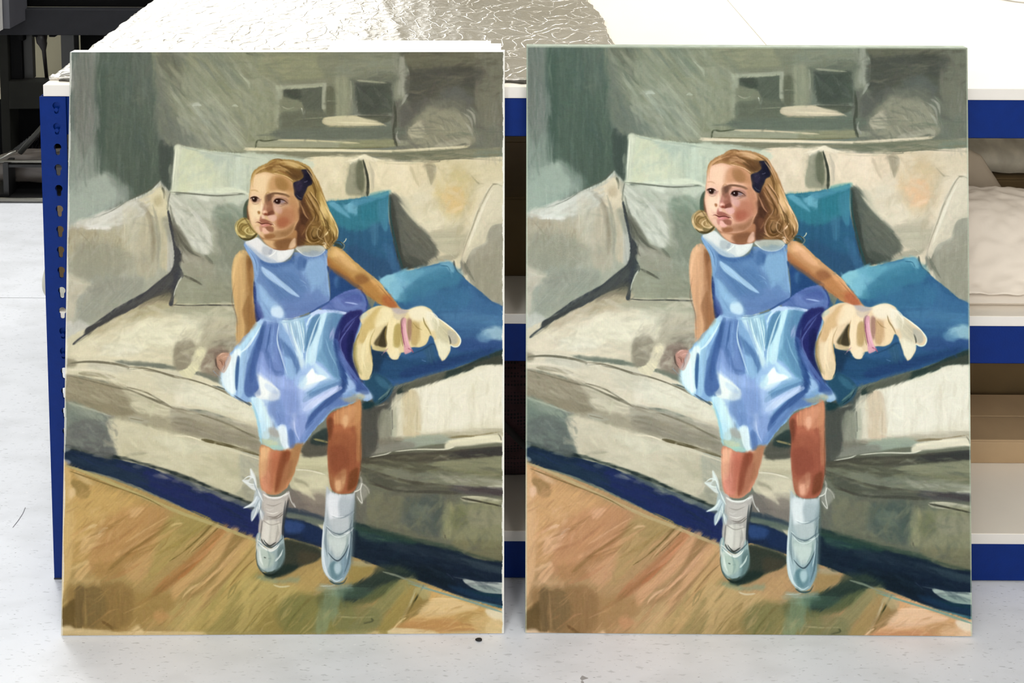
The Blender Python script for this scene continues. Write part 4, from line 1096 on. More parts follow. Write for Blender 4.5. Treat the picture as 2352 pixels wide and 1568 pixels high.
P('6b6f61','640,299 905,296 904,318 760,320 650,318',4,.8,'h'); P('9a9a80','594,323 650,322 780,326 780,340 592,342',2.5,.9,'h',k=0); P('8a8a6c','780,326 904,322 906,339 780,341',2.5,.9,'h',k=0)
S('51543f','588,340 592,324 610,325 640,321',4,3,1.2,.9); S('c9bf9a','640,323 700,324 770,327 826,331',4,3,1.2,.85,'h'); S('746f4c','592,339 700,341 800,342 905,340',3,3,1.2,.7,'h')
P('d5cba9','566,340 572,340 700,343 900,348 900,353 700,349 567,348',1.5,.95,'h',k=0); P('c9c0a0','900,348 1065,337 1068,343 920,352',1.5,.9,'h',k=0)
S('4e4f43','905,236 908,270 903,300 906,322 912,338',4,6,2,.85,'v'); S('9a988a','913,304 910,318 918,330',3,5,1.5,.9); P('9b9b8a','915,138 926,140 934,158 938,170 937,214 926,222 914,214 918,180',4,.8,'v'); S('acac9a','933,160 938,175 937,212',4,3,1.5,.6,'v')
S('9d9d8e','936,218 928,232 922,244',7,3,2,.9)
P('53524a','942,170 1100,160 1104,192 1084,206 1060,198 1030,204 1000,216 970,236 944,250',8,.75,'h')
P('5e5c55','920,246 950,240 985,228 960,262 936,290 920,300',8,.7,'o')
P('95927b','975,262 1012,250 1050,262 1078,290 1086,330 1040,338 960,338 945,322',12,.55,'o'); P('b3ac92','938,300 956,284 972,280 974,312 950,322 938,316',4,.8,'o')
B('960,255 1060,262 1082,330 970,335','a39f88 8a8770 6f6c5c b0aa92',40,30,3,-50,.45,3)
# seat, gap and pillow shadows again
P('b7ac8c','240,738 330,694 400,686 402,700 360,712 300,730 250,752 200,776',6,.85,'u'); P('a89f7f','300,716 360,694 398,688 396,702 340,714',6,.7,'u')
P('434447','386,480 398,522 404,562 416,578 418,597 412,607 424,634 412,644 402,674 398,700 390,698 394,672 352,684 300,712 262,730 220,754 190,774 172,790 168,788 182,776 194,766 200,752 230,738 262,712 330,674 362,650 396,620 402,582 396,542 390,512',1.5,.97,'u')
P('6a6960','210,752 262,716 330,680 380,640 396,628 396,646 350,680 300,704 250,728 214,750',3,.45,'u'); P('3a3a37','198,764 206,750 240,736 300,700 262,732 222,752 205,768',3,.6,'u')
P('66614f','340,686 396,660 392,690 360,692 320,708',6,.6,'u'); S('8f8a76','172,787 186,780 202,768',3,4,2,.6)
S('3c3a37','396,699 440,701 480,700 540,701 592,700',2.5,4.5,1.4,.95,'h'); P('a6a48b','400,703 592,703 590,724 470,726 400,718',5,.7,'h')
S('d2d0c0','419,634 411,648 404,664 400,680',3,2,1.2,.9); S('3f3c33','424,632 440,640 456,648 466,654',5,4,1.8,.9); S('4d4a40','420,576 418,590 424,604',3,3,1.5,.6)
S('44423a','390,490 394,510 400,530',4,4,2,.7); P('6e6b5c','400,520 414,520 430,545 444,574 436,586 420,572 408,556',4,.7,'d'); P('8c8875','424,578 452,578 480,596 496,612 480,604 452,592',4,.6,'o')
P('c9c8b8','398,460 420,456 448,492 476,520 488,548 484,574 470,584 446,566 426,540 406,500',7,.75,'d'); P('d6d5c6','440,548 470,560 480,578 466,584 446,572',5,.6); P('86917f','500,482 572,468 582,520 560,560 520,545 500,515',9,.7,'o')
P('c8ccb9','540,452 568,448 566,470 548,478',4,.7)
P('e4dfc3','290,762 360,740 440,738 462,770 440,792 380,800 320,798 250,812 240,800',12,.7,'o'); P('b4ad93','480,735 540,730 545,775 500,780 470,765',10,.5,'o')
P('8e8672','404,792 436,780 448,800 436,838 414,852 402,836',6,.8,'o'); P('dcd5b0','462,800 474,806 462,838 440,870 426,868 412,852 430,846 446,826',2,.95,'d'); P('8a7b6b','484,800 512,796 526,830 508,860 476,852 466,838 476,812',7,.8,'o')
S('746e5a','160,834 200,829 250,832 290,841 296,846',3,6,1.5,.85,'h'); S('a39b80','182,856 220,859 264,866',10,8,2,.8,'h'); S('7a735d','292,848 340,846 400,862 450,874 500,892 548,910 565,922',2,3.5,1.3,.9)
S('5d6158','500,886 524,896 534,906 556,914 580,930',3,5,1.5,.8); S('4b4f4a','556,918 576,932',4,4,1.5,.8)
S('6d6753','156,862 200,872 262,888 300,896 340,912 400,938',2,5,1.5,.8); P('8f866e','170,866 240,884 296,905 300,940 260,945 200,930 160,912',6,.55,'d')
S('756e58','400,936 450,948 520,972 600,1010',3,4,1.5,.7); S('60583c','465,1009 500,1017 540,1027 600,1046',8,6,1.5,.9,'h'); S('e2d9bd','400,1000 440,1004 464,1012',3,3,1.2,.9); S('d8d0b4','480,1022 540,1036 600,1056',4,4,1.5,.8)
P('6f7069','160,975 220,962 246,1000 262,1052 210,1038 158,1026',7,.7,'o'); P('60605c','190,1010 240,1020 256,1050 210,1040',6,.5,'o')
S('52564d','150,1026 200,1036 262,1056',3,4,2,.6)
# sofa back, right half
P('d9cead','740,368 832,358 862,366 900,372 905,440 870,446 760,462 740,440',5,.6,'o'); P('e6d8b7','868,378 925,382 945,400 960,440 925,450 900,440 870,432',8,.7,'o')
P('8d8b73','806,372 830,366 842,400 846,446 830,452 812,450 796,444 800,410',5,.75,'v'); P('686955','820,380 830,372 838,400 832,436 816,432 812,410',4,.8,'v'); S('4b4d40','833,368 840,392 845,420 844,452',2,8,1.5,.95,'v')
P('97907a','976,380 1000,382 1000,400 990,424 984,408',5,.8,'v'); S('6c674f','978,381 990,382 996,386',4,3,1.5,.8); S('b8ab89','943,385 950,405 962,430',8,5,5,.5)
P('c9b887','1005,400 1070,396 1090,430 1082,480 1050,510 1015,490 1000,450',14,.6,'o'); P('d7b983','1020,438 1060,432 1070,468 1045,490 1020,475',10,.7,'o')
P('b3aa8a','1085,430 1104,425 1080,480 1060,560 1050,580 1045,560 1060,500',6,.6,'v'); S('a0987a','1076,400 1090,416 1100,426',2,4,1.5,.6)
P('696a60','896,452 912,452 930,490 960,522 1000,560 1006,584 980,604 940,608 915,580 902,520',6,.7,'d'); P('45473f','896,455 904,470 918,540 930,600 960,612 930,620 914,610 902,550',4,.85,'v'); P('86826f','935,498 985,548 1006,572 1000,586 960,560 930,525',6,.6,'d')
P('3f433c','920,585 975,600 980,612 930,620 916,606',5,.8,'o'); P('b9b398','992,534 1060,540 1070,560 1050,584 1020,584 1004,570',6,.7,'h'); S('c9c4ae','1036,586 1044,592',4,3,1.5,.8)
P('d9d2ba','1128,432 1156,426 1160,500 1140,510 1110,540 1092,548 1080,560 1074,560 1092,500 1112,455',5,.85,'o'); P('a19d8a','1128,515 1160,505 1165,720 1130,700 1096,668 1070,630 1066,600 1090,570 1115,560',9,.75,'v'); P('86846f','1090,600 1130,590 1160,600 1160,690 1120,680 1090,650',12,.55,'o'); P('6f6d60','1060,598 1072,592 1080,620 1066,632',4,.7)
S('494a44','1040,604 1043,618 1052,632 1070,650',5,7,2,.85); S('44463e','1086,667 1100,672 1116,686 1134,700',2,6,1.8,.85)
# front of the seat, right
P('ece6d2','962,900 1060,862 1100,848 1152,846 1156,950 1080,975 970,985 964,940',9,.7,'v',.006); P('cfc19e','926,906 960,902 968,992 930,998 924,950',3,.8,'v'); P('dad3b8','905,915 926,905 926,990 905,1000 902,950',4,.7,'v')
P('4e4d46','832,936 870,926 890,922 886,950 872,1000 860,1040 832,1048',5,.85,'v'); P('8f8e7c','874,948 896,944 900,1000 884,1008 870,1000',4,.8,'v'); P('a9a992','905,945 915,940 914,1000 902,1002',4,.6,'v'); S('5b5a50','902,942 903,985',5,4,2,.8,'v')
P('534f42','832,1056 880,1046 1000,1040 1160,1026 1160,1042 1020,1058 900,1064 840,1066',3,.85,'h'); P('3c3a38','1040,1040 1160,1026 1160,1042 1060,1052',3,.8,'h'); S('e0dcc8','850,1050 884,1044 900,1038',2,3,1.2,.8); S('dcd8c2','908,1037 960,1032 1020,1032 1044,1026',2,4,1.2,.9)
P('e6dfc2','1040,1010 1144,1000 1150,1012 1050,1027 1024,1030',2.5,.9,'h'); S('857a58','1036,1005 1060,1002 1090,1002',4,5,2,.7,'h'); S('6b6654','1144,996 1150,1004 1152,1012',3,3,1.5,.7)
S('4a463a','830,1072 860,1084 900,1096 950,1108 1020,1114',3,8,4,.7,'h'); S('46423a','845,1100 880,1118 920,1128 1000,1130 1060,1134',3,9,4,.6,'h'); S('4f4746','1050,1122 1110,1126 1156,1134',6,14,4,.85,'h'); S('bdb89c','1062,1142 1100,1142 1150,1150',3,5,2,.7,'h'); S('454133','1062,1145 1110,1154 1156,1164',3,4,1.2,.85)
S('5e5e4a','1000,1086 1080,1096 1156,1098',5,8,4,.5,'h'); P('a09f8a','1024,1092 1150,1108 1155,1116 1040,1112',5,.6,'h'); P('4f564e','932,1150 1000,1140 1022,1160 1010,1230 960,1222 930,1190',12,.55,'o'); P('7e8370','945,1165 985,1160 990,1190 955,1195',8,.4,'o')
P('36463c','812,1200 870,1212 940,1232 1030,1252 1100,1276 1158,1296 1158,1304 1040,1266 960,1248 880,1230 815,1214',4,.7,'h')
# boards: a few firmer joints and streaks
S('7b6436','400,1200 340,1240 290,1276 250,1310',3,10,4,.45,'u'); S('a2764a','330,1196 270,1240 210,1262',4,9,5,.4,'u'); S('d6b27c','388,1186 340,1214 290,1246',3,5,2,.5,'u'); S('8e6c40','505,1230 450,1290 390,1340 350,1372',5,14,5,.5,'u'); S('b1713f','500,1240 450,1296 410,1330',4,9,4,.5,'u')
S('d8b078','560,1240 500,1310 440,1364',5,8,3,.55,'u'); S('8a7344','590,1252 540,1310 480,1370',4,8,4,.5,'u'); S('6f5c33','588,1284 560,1310 530,1346',2,4,1.5,.6); S('cbb272','520,1430 560,1380 600,1330',3,8,4,.4,'u'); S('857440','560,1456 600,1402 640,1368',3,7,3,.5,'u'); S('6f6238','650,1456 690,1400 720,1372',3,8,4,.45,'u')
S('e2c79c','180,1226 200,1214 222,1206',4,9,4,.5); S('dfc08c','160,1310 190,1296 202,1294',6,12,5,.5)
# ---- loose strokes that break up the flat passages ----
B('166,124 232,122 236,330 222,420 164,420','6a7068 7c7d76 8e8e86 5f665c 99998f',90,60,5,90,.35,4,4)
B('228,122 350,118 362,300 366,420 300,450 262,410 240,330','5a6458 4f594d 66705f 6c7266 55605a 727a6e',220,58,5,90,.32,4,4)
B('350,118 430,118 440,220 420,330 372,330 356,220','6f7264 5c6155 80826f 878973 676b5e',90,34,7,-62,.35,4,14)
B('376,122 640,122 636,300 566,336 440,346 400,262','8d8f79 7e8270 9c9d86 a3a48e 878a6e 757a6c',260,52,9,-50,.34,5,10)
B('420,230 560,250 566,340 450,346 410,300','8b8e80 9ea08c 7a7f72 a9aa94',80,40,9,-48,.35,5,12)
B('520,124 900,122 905,190 760,185 640,192 560,190','8b8a6e 7b7b66 96957a 84846e 70725f',150,46,6,4,.32,4,10)
B('566,196 636,205 640,300 600,320 566,300','8e8f74 9a9b82 82846a',60,30,8,80,.35,4,14)
B('930,124 1150,120 1152,230 1060,210 940,230','5c5b4d 4f4e44 6c6a58 625f50 757260',150,44,6,5,.34,4,12)
B('1096,130 1156,126 1156,360 1100,362','7d7b69 716f5f 88867a 757463',90,48,5,88,.35,3,6)
B('930,235 1090,230 1110,330 930,345','6e6c60 7b7969 5f5e55 8b8871',90,34,6,-30,.35,4,30)
B('640,300 1150,296 1150,318 640,320','6b6f61 7a7b68 62665a',60,50,4,2,.35,2,4)
B('590,350 1150,352 1150,368 900,366 600,352','7f7c64 8f8c74 6d6f5c 99957c',80,44,4,1,.4,2,4)
P('4e4c48','400,500 408,540 414,574 420,596 414,612 400,640 398,690 392,690 392,672 350,684 300,712 262,730 220,754 196,768 200,756 262,714 330,676 372,640 398,618 404,584 398,540',3,.5,'u')
B('150,560 215,510 300,470 360,450 392,520 396,610 330,680 230,735 160,750','b4ae98 a6a390 c3bda8 9d9b8a cac5b4 aba58c',220,36,8,70,.3,5,26)
B('170,505 340,450 360,470 300,510 180,520','d0ccbe dcd8cc bdb8a8',50,26,6,24,.4,4,12)
B('405,345 500,356 600,366 580,440 400,436','c4c8b0 b6bca8 d3d5bd bcc4b2 cbceb2',110,32,9,70,.32,5,30)
B('400,456 570,452 588,560 588,690 404,690 424,620 404,540','a0a08c b0b09c 92937e c0bfae 87897a',170,34,9,-50,.3,5,30)
B('520,470 588,470 588,690 520,690','868a78 787c6c 959884',70,36,8,85,.3,5,20)
B('200,780 330,700 590,708 590,800 520,860 340,826 180,822','cbc4a8 d9d2b8 bdb598 e3dcc4 b3ac92 c7bfa2',220,40,9,12,.3,5,20)
B('420,740 560,730 545,850 430,850','a39c86 b5ae96 8e8672 c4bda6',60,26,7,60,.32,4,30)
B('160,836 300,840 480,880 590,930 596,1000 400,940 160,850','ddd6bc c9c2a6 e6e0ca bfb799',120,46,6,-16,.32,4,8)
B('155,870 300,900 600,1000 596,1048 300,950 160,930','9c9479 8a836a aea68a 7b755f b8b096',150,46,6,-16,.32,4,8)
B('155,930 262,962 262,1050 155,1020','7b7f75 6b6d68 8f9388 5f615e',80,30,7,-30,.35,4,30)
B('262,975 600,1050 598,1165 280,1060','cdc6a8 bdb698 d8d1b6 b1ab90 c4bea2',170,40,9,-14,.3,5,14)
B('740,380 1150,378 1120,430 1075,540 960,520 900,440 760,450','d8ccab e3d7b8 c9bd9c cfc3a0 ebe0c4 bfb492',200,36,10,60,.28,6,40)
B('1085,540 1150,440 1156,700 1080,640','b3ae9a a29e8c c6c1ac 929080',90,36,8,75,.3,5,14)
B('905,470 1000,570 1000,606 930,615','6c6d62 55574f 838070 494c45',50,30,5,-52,.4,3,10)
B('930,910 1150,856 1150,980 930,996','e2dbc2 d2cab0 ece6d4 c8c0a4',100,40,8,88,.28,4,8)
B('840,1060 1150,1045 1152,1120 860,1120','6b6a58 56554a 85846c 7a795f 9a9880',130,50,6,-4,.34,4,10)
B('820,1130 1152,1140 1150,1280 960,1240 820,1200','6e6d5c 7d7b64 5d5f56 8c8a6c 66685a 757359',170,38,9,70,.3,5,40)
B('155,1036 330,1080 590,1180 590,1225 340,1120 160,1058','26324a 2a3560 1f2b3c 303c52',90,50,5,-22,.4,3,5)
B('815,1222 1100,1295 1150,1360 1000,1340 830,1290','1f2a38 26323e 18212c 2e3a46',110,50,7,-16,.35,4,8)
# ---- lights and joints that give the wall and boards their rhythm ----
for s_, c_, w_ in (('392,196 404,222 424,250','a6a892',9), ('404,200 430,238 452,262','9a9c86',8), ('440,236 460,262 480,296','a9ab98',12), ('452,244 486,290 510,326','9c9f8b',12), ('492,160 520,190 548,232','8f9279',9), ('510,150 540,196 560,214','a2a48c',7), ('470,200 500,230 530,280','a0a289',10), ('500,260 530,300 556,330','a8a992',12), ('384,250 396,290 420,330','70756b',12), ('440,130 470,150 500,190','74786c',10), ('430,170 450,200 470,220','989b85',8), ('548,170 570,190 574,204','b0b199',5)):
    S(c_, s_, 2, 2, 3.5, .5, 'd', mid=w_)
S('b9bbaa','443,244 452,240 464,243',3,3,2,.85,mid=8); S('b2b39d','534,245 541,243 548,246',2,2,1.5,.8,mid=6)
for i in range(14): S('a3a190',[(1010+i*6,262+i*3),(1022+i*6,285+i*3)],1.6,1,2,.4)
for s_ in ('1074,256 1086,268 1090,290','1060,262 1078,276 1084,300','1066,284 1078,300 1084,316'): S('b1af9e', s_, 1.5, 1.5, 2, .5, mid=6)
P('cfc6a4','752,272 808,270 866,280 874,288 812,290 750,286',2,.55,'h'); S('e0d6b4','770,283 820,284 868,286',1,1,1,.7,mid=4)
S('35372e','640,262 650,300 646,318',1,1,3,.0); S('e6dcba','568,345 640,345 760,347 900,350',3,3,1.2,.55,mid=4); S('e9dfbf','905,349 1000,343 1064,340',2,2,1.2,.5,mid=4)
for a_, b_ in (('214,1196 160,1232','b98d58'), ('300,1180 200,1236','8f7040'), ('420,1204 300,1270','d0a871'), ('470,1206 350,1280','8c7a42'), ('520,1224 420,1310','cf9f6c'), ('560,1246 470,1340','dab27e'), ('600,1256 500,1380','a98a52'), ('600,1310 520,1420','bda566'), ('330,1290 230,1340','a97a4c'), ('380,1340 300,1400','9c7a48'), ('440,1370 380,1440','b18a55'), ('640,1370 580,1450','8e7f48'), ('700,1376 650,1450','7a7a48')):
    q_ = pts(a_); S(b_, [tuple(q_[0]), tuple((q_[0]+q_[1])/2+[3, 3]), tuple(q_[1])], 2, 2, 3, .42, 'u', mid=11)
# crisp edges of the right-hand cushions and of the crest between the back cushions
P('d5ccb0','1150,422 1130,428 1118,446 1104,474 1092,504 1078,540 1066,574 1062,596 1068,606 1084,576 1110,560 1130,520 1156,508 1160,440',2,.75,'o'); S('9a927a','1152,430 1136,425 1126,432 1112,456 1096,490 1084,524 1070,560 1060,592',1.5,1.5,1.4,.7,mid=4); S('efe8d4','1128,440 1112,470 1098,504 1082,546 1072,574',2,2,2,.6,mid=7)
P('9b9682','1098,580 1130,556 1160,540 1160,716 1128,696 1096,664 1070,628 1068,602',6,.55,'v'); S('6c6b5e','1064,600 1074,622 1090,648',2,2,2.5,.6,mid=8); S('3c3f3a','1042,606 1046,622 1056,636 1070,650',1.5,1.5,1.6,.85,mid=6); S('3e4038','1086,667 1104,675 1120,690 1138,706',1.5,1.5,1.4,.85,mid=5); S('cfd0bf','1100,690 1130,704 1154,716',1,1,1.4,.5,mid=3)
P('e6ddc0','800,368 820,364 836,357 850,362 870,368 860,374 840,368 822,374 806,380',1.5,.9,'o'); P('8f8e78','806,380 820,372 828,368 832,400 834,444 812,446 796,438 800,404',3,.7,'v'); P('62634f','820,378 830,370 836,400 834,440 822,434 818,404',3,.75,'v'); S('3f4036','834,366 840,390 845,416 844,450',1.2,1.2,1.2,.9,mid=6); S('b5ab92','848,374 856,400 858,436',2,2,3,.6,mid=8); S('f0e6ca','795,372 816,368 836,358',1.5,1.5,1.2,.8,mid=3); S('c8bc9a','866,372 900,378 960,378 1010,374 1060,370',1.2,1.2,1.3,.6,mid=3)
S('4f5044','880,372 1000,374 1010,370 1060,367 1155,372',1,1,1.3,.5,mid=2.6)
P('a59c80','980,378 1000,380 1000,404 990,428 984,408',3,.55,'v'); P('5b5c52','896,456 912,452 926,486 950,512 984,548 1004,572 990,596 950,612 924,606 910,560 902,510',4,.55,'d'); P('3e403a','896,458 904,470 916,530 928,596 950,610 930,618 914,604 902,550',3,.7,'v')
# darker, crisper grey pillow and sofa arm
P('8b8a75','430,600 470,620 560,640 588,690 420,692 404,684 412,650',9,.45,'h'); P('6f705f','500,500 560,520 588,560 588,640 530,620 505,560',14,.35,'o'); S('6c6a5c','392,470 398,500 410,540 404,570',2,2,2.5,.5,mid=8); S('57564a','404,524 420,556 440,578 462,590',2,2,2.5,.65,mid=7); S('d4d3c4','430,470 456,500 478,536 486,560',3,3,3,.5,mid=14); S('c9c9bb','396,462 410,500 430,540',2,2,2.5,.5,mid=8)
P('8e8c7a','180,560 250,556 290,590 280,640 220,650 170,620',14,.4,'v'); P('8f8f80','220,652 320,640 330,664 250,708 190,736 190,690',9,.4,'u'); S('7c745c','186,534 210,560',6,6,4,.35); S('dcd9cc','196,520 226,517 254,522',2,2,1.6,.8,mid=7); S('d3caa8','330,452 360,434 378,450 386,480',3,3,4,.45,mid=10); S('8c8a78','352,470 362,510 366,560 362,600',3,3,4,.5,mid=9); S('5c5b4c','300,458 340,437 362,420 370,414',1,1,1.3,.6,mid=3)
P('c9cbb2','404,338 422,342 412,394 408,438 394,440 398,396',2,.5,'v'); S('e6e6d0','406,340 402,380 397,436',1.5,1.5,1.4,.8,mid=5); S('5d6156','396,340 394,390 388,436',2,2,3,.5,mid=6); S('a3aa98','424,340 470,350 540,358 600,366',1,1,1.4,.6,mid=3); S('6c6e60','392,441 440,445 500,449 560,446',1,1,1.3,.7,mid=3.4)
# ---- blue cushions ----
P('2f6f8c','740,470 750,464 800,460 850,452 893,440 893,450 890,480 893,510 905,560 915,598 924,622 922,632 880,642 760,640 740,560',1.2,d='v',g=('31557a',800,480,830,600),k=0)
P('2a8095','745,468 800,462 850,455 888,446 888,500 860,520 820,535 790,525 760,510',8,.9,'v')
P('2f5f80','770,520 800,535 840,530 880,520 900,580 910,620 860,640 780,600',10,.85,'v')
P('34506f','810,560 860,590 900,600 900,635 860,640 800,590',10,.7,'v')
P('1f7c93','830,470 860,455 886,452 880,490 850,510 830,500',6,.7,'v')
P('5aa8c4','754,468 770,464 788,480 806,502 790,495 770,482',3,.85)
P('6fb0c8','790,475 812,464 830,462 822,480 818,495 800,485',4,.8,'v')
P('3f93b3','806,462 850,452 890,445 886,455 840,468 820,475',3,.8,'h')
P('52a0a8','850,446 895,438 892,448 860,456',3,.6)
P('3a89a8','868,470 889,460 890,520 884,530 872,510',4,.7,'v')
P('4a86a8','852,520 868,516 866,560 858,560',6,.5,'v')
P('3c6d98','880,560 905,575 918,620 900,622 888,590',6,.6,'v')
S('1d6f92','770,466 790,470 806,464',3,3,2,.6)
S('2b4f50','896,455 897,500 908,555 920,600 927,625',3,5,2,.7)
P('2d6a9c','873,643 915,625 945,622 980,612 1015,604 1033,601 1040,608 1048,624 1070,644 1100,668 1130,694 1156,718 1156,806 1100,826 1040,848 960,872 905,888 880,910 868,925 840,900 820,800 860,700',1.2,d='o',g=('2f5b92',940,640,1060,840),k=0)
P('8cc8d8','873,643 905,628 915,632 925,660 935,690 910,690 890,668',3,.95,'o')
P('6cb8d4','905,628 940,620 975,622 960,640 930,660 915,650',5,.9,'o')
P('6fb3cf','895,650 940,645 970,655 950,670 910,685',6,.7,'o')
P('4fa6c8','930,625 985,612 1030,605 1040,618 1010,640 970,650 940,650',6,.8,'o')
P('2e85ae','960,640 1040,615 1060,650 1010,670 960,690 920,700 915,685',10,.8,'o')
P('77aec4','1010,605 1036,601 1044,622 1035,626 1022,612',3,.7)
S('1b4f6e','1012,611 1028,613 1034,624',2,2,1.2,.6)
P('3173b4','1080,660 1110,690 1150,716 1154,735 1090,740 1050,700',10,.8,'o')
P('2f77aa','960,680 1060,660 1080,700 1000,720 960,710',10,.7,'o')
P('4682b4','1010,715 1100,720 1154,745 1150,760 1060,755 1020,735',10,.7,'h')
P('386ca4','1030,740 1110,745 1120,780 1060,780 1050,760',8,.6,'h')
P('31508a','1060,780 1154,780 1154,805 1090,820 1050,800',8,.7,'h')
P('9fbfcb','1108,762 1145,752 1151,780 1130,780 1115,775',6,.85,'o')
P('6d9cbc','1095,770 1120,762 1125,785 1100,785',5,.6,'o')
P('355a85','830,700 850,700 860,760 850,880 820,840',4,.9)
P('27496d','850,800 960,830 1060,810 1150,800 1154,806 1090,830 1000,852 940,868 900,870 862,850',4,.95,'h',g=('2c5680',860,830,960,850))
P('2a5078','870,840 960,822 1040,820 980,850 900,870',6,.7,'h')
P('28406f','930,850 1040,820 1140,800 1100,822 1010,850 930,870',6,.75,'h')
P('3b5c72','975,800 995,795 1000,830 985,830',5,.6)
P('22354a','850,800 890,810 880,830 862,870 852,840',6,.7)
S('6f98bf','970,827 978,830',4,3,2,.8)
P('2f3b36','1153,800 1156,836 1110,838 1075,852 1030,868 990,880 940,895 915,905 920,890 980,868 1060,842 1110,820',3,.95,'u')
P('4b4b3f','1060,848 1120,825 1154,812 1155,836 1110,838 1075,850',4,.7)
P('6d6a5a','935,880 1000,858 1025,855 1010,875 960,890 930,900',5,.75,'u')
P('2c5068','850,862 870,858 900,880 900,905 880,925 862,928 852,900 840,880',3,.95)
P('3f6f86','862,862 880,870 898,888 890,893 870,882',3,.7)
P('34545c','862,925 900,890 905,893 880,922 866,932',2,.9)
S('7d8f8c','870,918 890,902 902,888',4,4,2,.6); S('1d2f38','900,892 890,910 870,926',2,2,1,.8)
P('1f3a3f','838,922 860,925 858,935 836,940',3,.9)
S('bcb9a4','870,932 880,930 884,928',2,2,1.5,.6)
S('c7dbe0','1152,715 1157,726 1158,735',3,3,1.5,.6)
# ---- arms behind the dress ----
P('c39a5c','757,570 770,567 785,572 812,598 845,625 872,648 895,676 914,700 922,712 880,702 860,690 830,668 800,640 770,618 752,612 750,590',1.2,d='o')
P('d8ac6a','765,572 780,575 808,602 820,615 805,620 780,600 762,588',5,.9)
P('e2ba7c','770,572 784,580 806,600 800,602 780,590',3,.7)
P('a9743a','752,590 770,606 800,626 830,660 800,645 770,622 752,612',5,.85,'d')
P('9b5f38','752,590 758,600 758,616 752,614',3,.7)
P('8b6038','815,635 835,630 850,645 830,655 820,650',6,.8)
P('b9823f','832,655 860,650 880,680 880,700 860,690',6,.8)
P('dda35f','850,640 872,655 890,680 880,678 862,662',4,.7)
P('b5602f','878,680 892,675 908,700 900,706 880,702',5,.8)
P('c9713f','886,690 900,690 915,706 890,706',4,.7)
S('e6c796','855,635 872,650 885,668 895,682',2,2,1.5,.5)
# right arm (hanging) and hand
P('c9a774','548,580 558,574 570,578 582,592 584,620 583,660 585,690 592,735 590,752 575,765 555,790 545,798 544,760 547,735 540,700 534,650 534,620 538,595',1.2,d='v')
P('dcba80','541,595 555,582 565,600 566,640 560,690 565,740 558,790 547,796 546,760 549,730 541,690 537,640',4,.9,'v')
P('ecca8f','541,620 552,600 556,640 550,690 545,670 538,640',4,.6,'v')
P('9a7547','566,585 580,592 584,615 582,650 580,690 574,655 572,620',4,.85,'v')
P('6e4f33','572,592 580,598 578,612 574,625 570,605',4,.7)
P('8d6a42','562,700 572,680 580,690 590,735 588,755 575,768 562,785 566,750 558,720',5,.85,'v')
P('a98457','578,660 584,670 590,730 582,735 578,700',4,.6)
P('d9b489','576,615 584,620 584,640 580,640',3,.7)
P('7c6a5c','494,810 512,804 526,808 532,825 520,858 508,856 498,840 494,826',3,.75)
P('b08c73','499,822 506,814 516,810 528,812 533,822 524,845 516,858 508,852 500,840',1.5,.97)
P('c9a488','508,815 520,812 526,820 518,826 510,824',2,.8); P('a0725a','512,828 520,830 518,840 511,838',2,.8)
S('5c4434','506,824 512,828 511,836',2,2,1,.8); S('6b4e3c','519,828 516,842 512,852',2,1.5,1,.7)
S('5b4a40','497,822 499,834 505,842',3,3,1.5,.7); S('dcbca2','516,811 526,813',2,2,1,.8)
# ---- the dress ----
P('6f8fc4','562,560 575,556 600,578 635,600 665,600 680,580 720,585 745,575 754,580 752,610 756,650 758,690 740,705 700,722 660,735 625,735 600,735 588,700 586,650 584,600 570,580',1.2,d='o')
P('5f86bd','600,600 660,610 690,640 680,680 640,690 610,650',8,.8,'d')
P('8fb4dc','690,610 745,590 752,640 754,680 735,690 720,680 705,640',6,.85,'v')
P('9cc2e2','705,610 740,596 748,620 735,650 715,650',5,.75)
P('4a74b4','675,600 690,590 702,600 690,620 676,615',4,.7)
P('2a5aa4','700,595 706,598 702,615 696,612',3,.8)
P('335fa8','600,596 618,604 640,606 668,596 676,580 680,600 660,614 630,614 605,605',3,.85)
P('7a8fcb','650,690 720,670 755,690 735,705 690,720 660,728 640,715',7,.85,'o')
P('6c7fbf','660,700 700,690 740,700 700,720 660,730',5,.6,'h')
P('8ea8d0','598,620 612,640 640,680 650,705 635,700 612,665 598,650',5,.8,'d')
P('b5d0ea','600,612 620,622 650,645 675,668 688,680 670,675 640,655 612,635',3,.9,'d')
P('c3daf0','603,617 616,622 622,634 612,632',3,.7)
P('a7c8ea','595,650 612,660 630,690 645,700 660,725 640,732 615,725 600,700 592,670',6,.85,'o')
P('cfe6f6','625,705 645,700 655,720 650,730 628,722',4,.85)
P('86ade0','586,640 598,660 600,700 592,690',4,.8)
P('8cb0e0','562,562 572,557 590,590 597,615 594,640 588,648 584,625 580,600 570,578',2,.97,'v')
S('b7d3ee','568,562 580,585 590,610 591,630',4,4,1.5,.85)
S('5f86be','596,612 596,628 590,646',1.5,1.5,1,.7)
S('a9c8ec','745,580 750,600 752,640 757,680',5,5,2,.6)
S('5b82bd','678,580 680,600 692,640 700,655',4,3,3,.7)
S('b3cbe6','682,640 695,645 704,652',2,2,1.5,.8); S('9fc3e2','688,658 700,655 706,662',2.5,2,1.5,.8)
P('85a8dc','650,616 660,611 664,624 652,628',4,.6)
P('6385c8','718,672 735,664 740,680 726,690',4,.6)
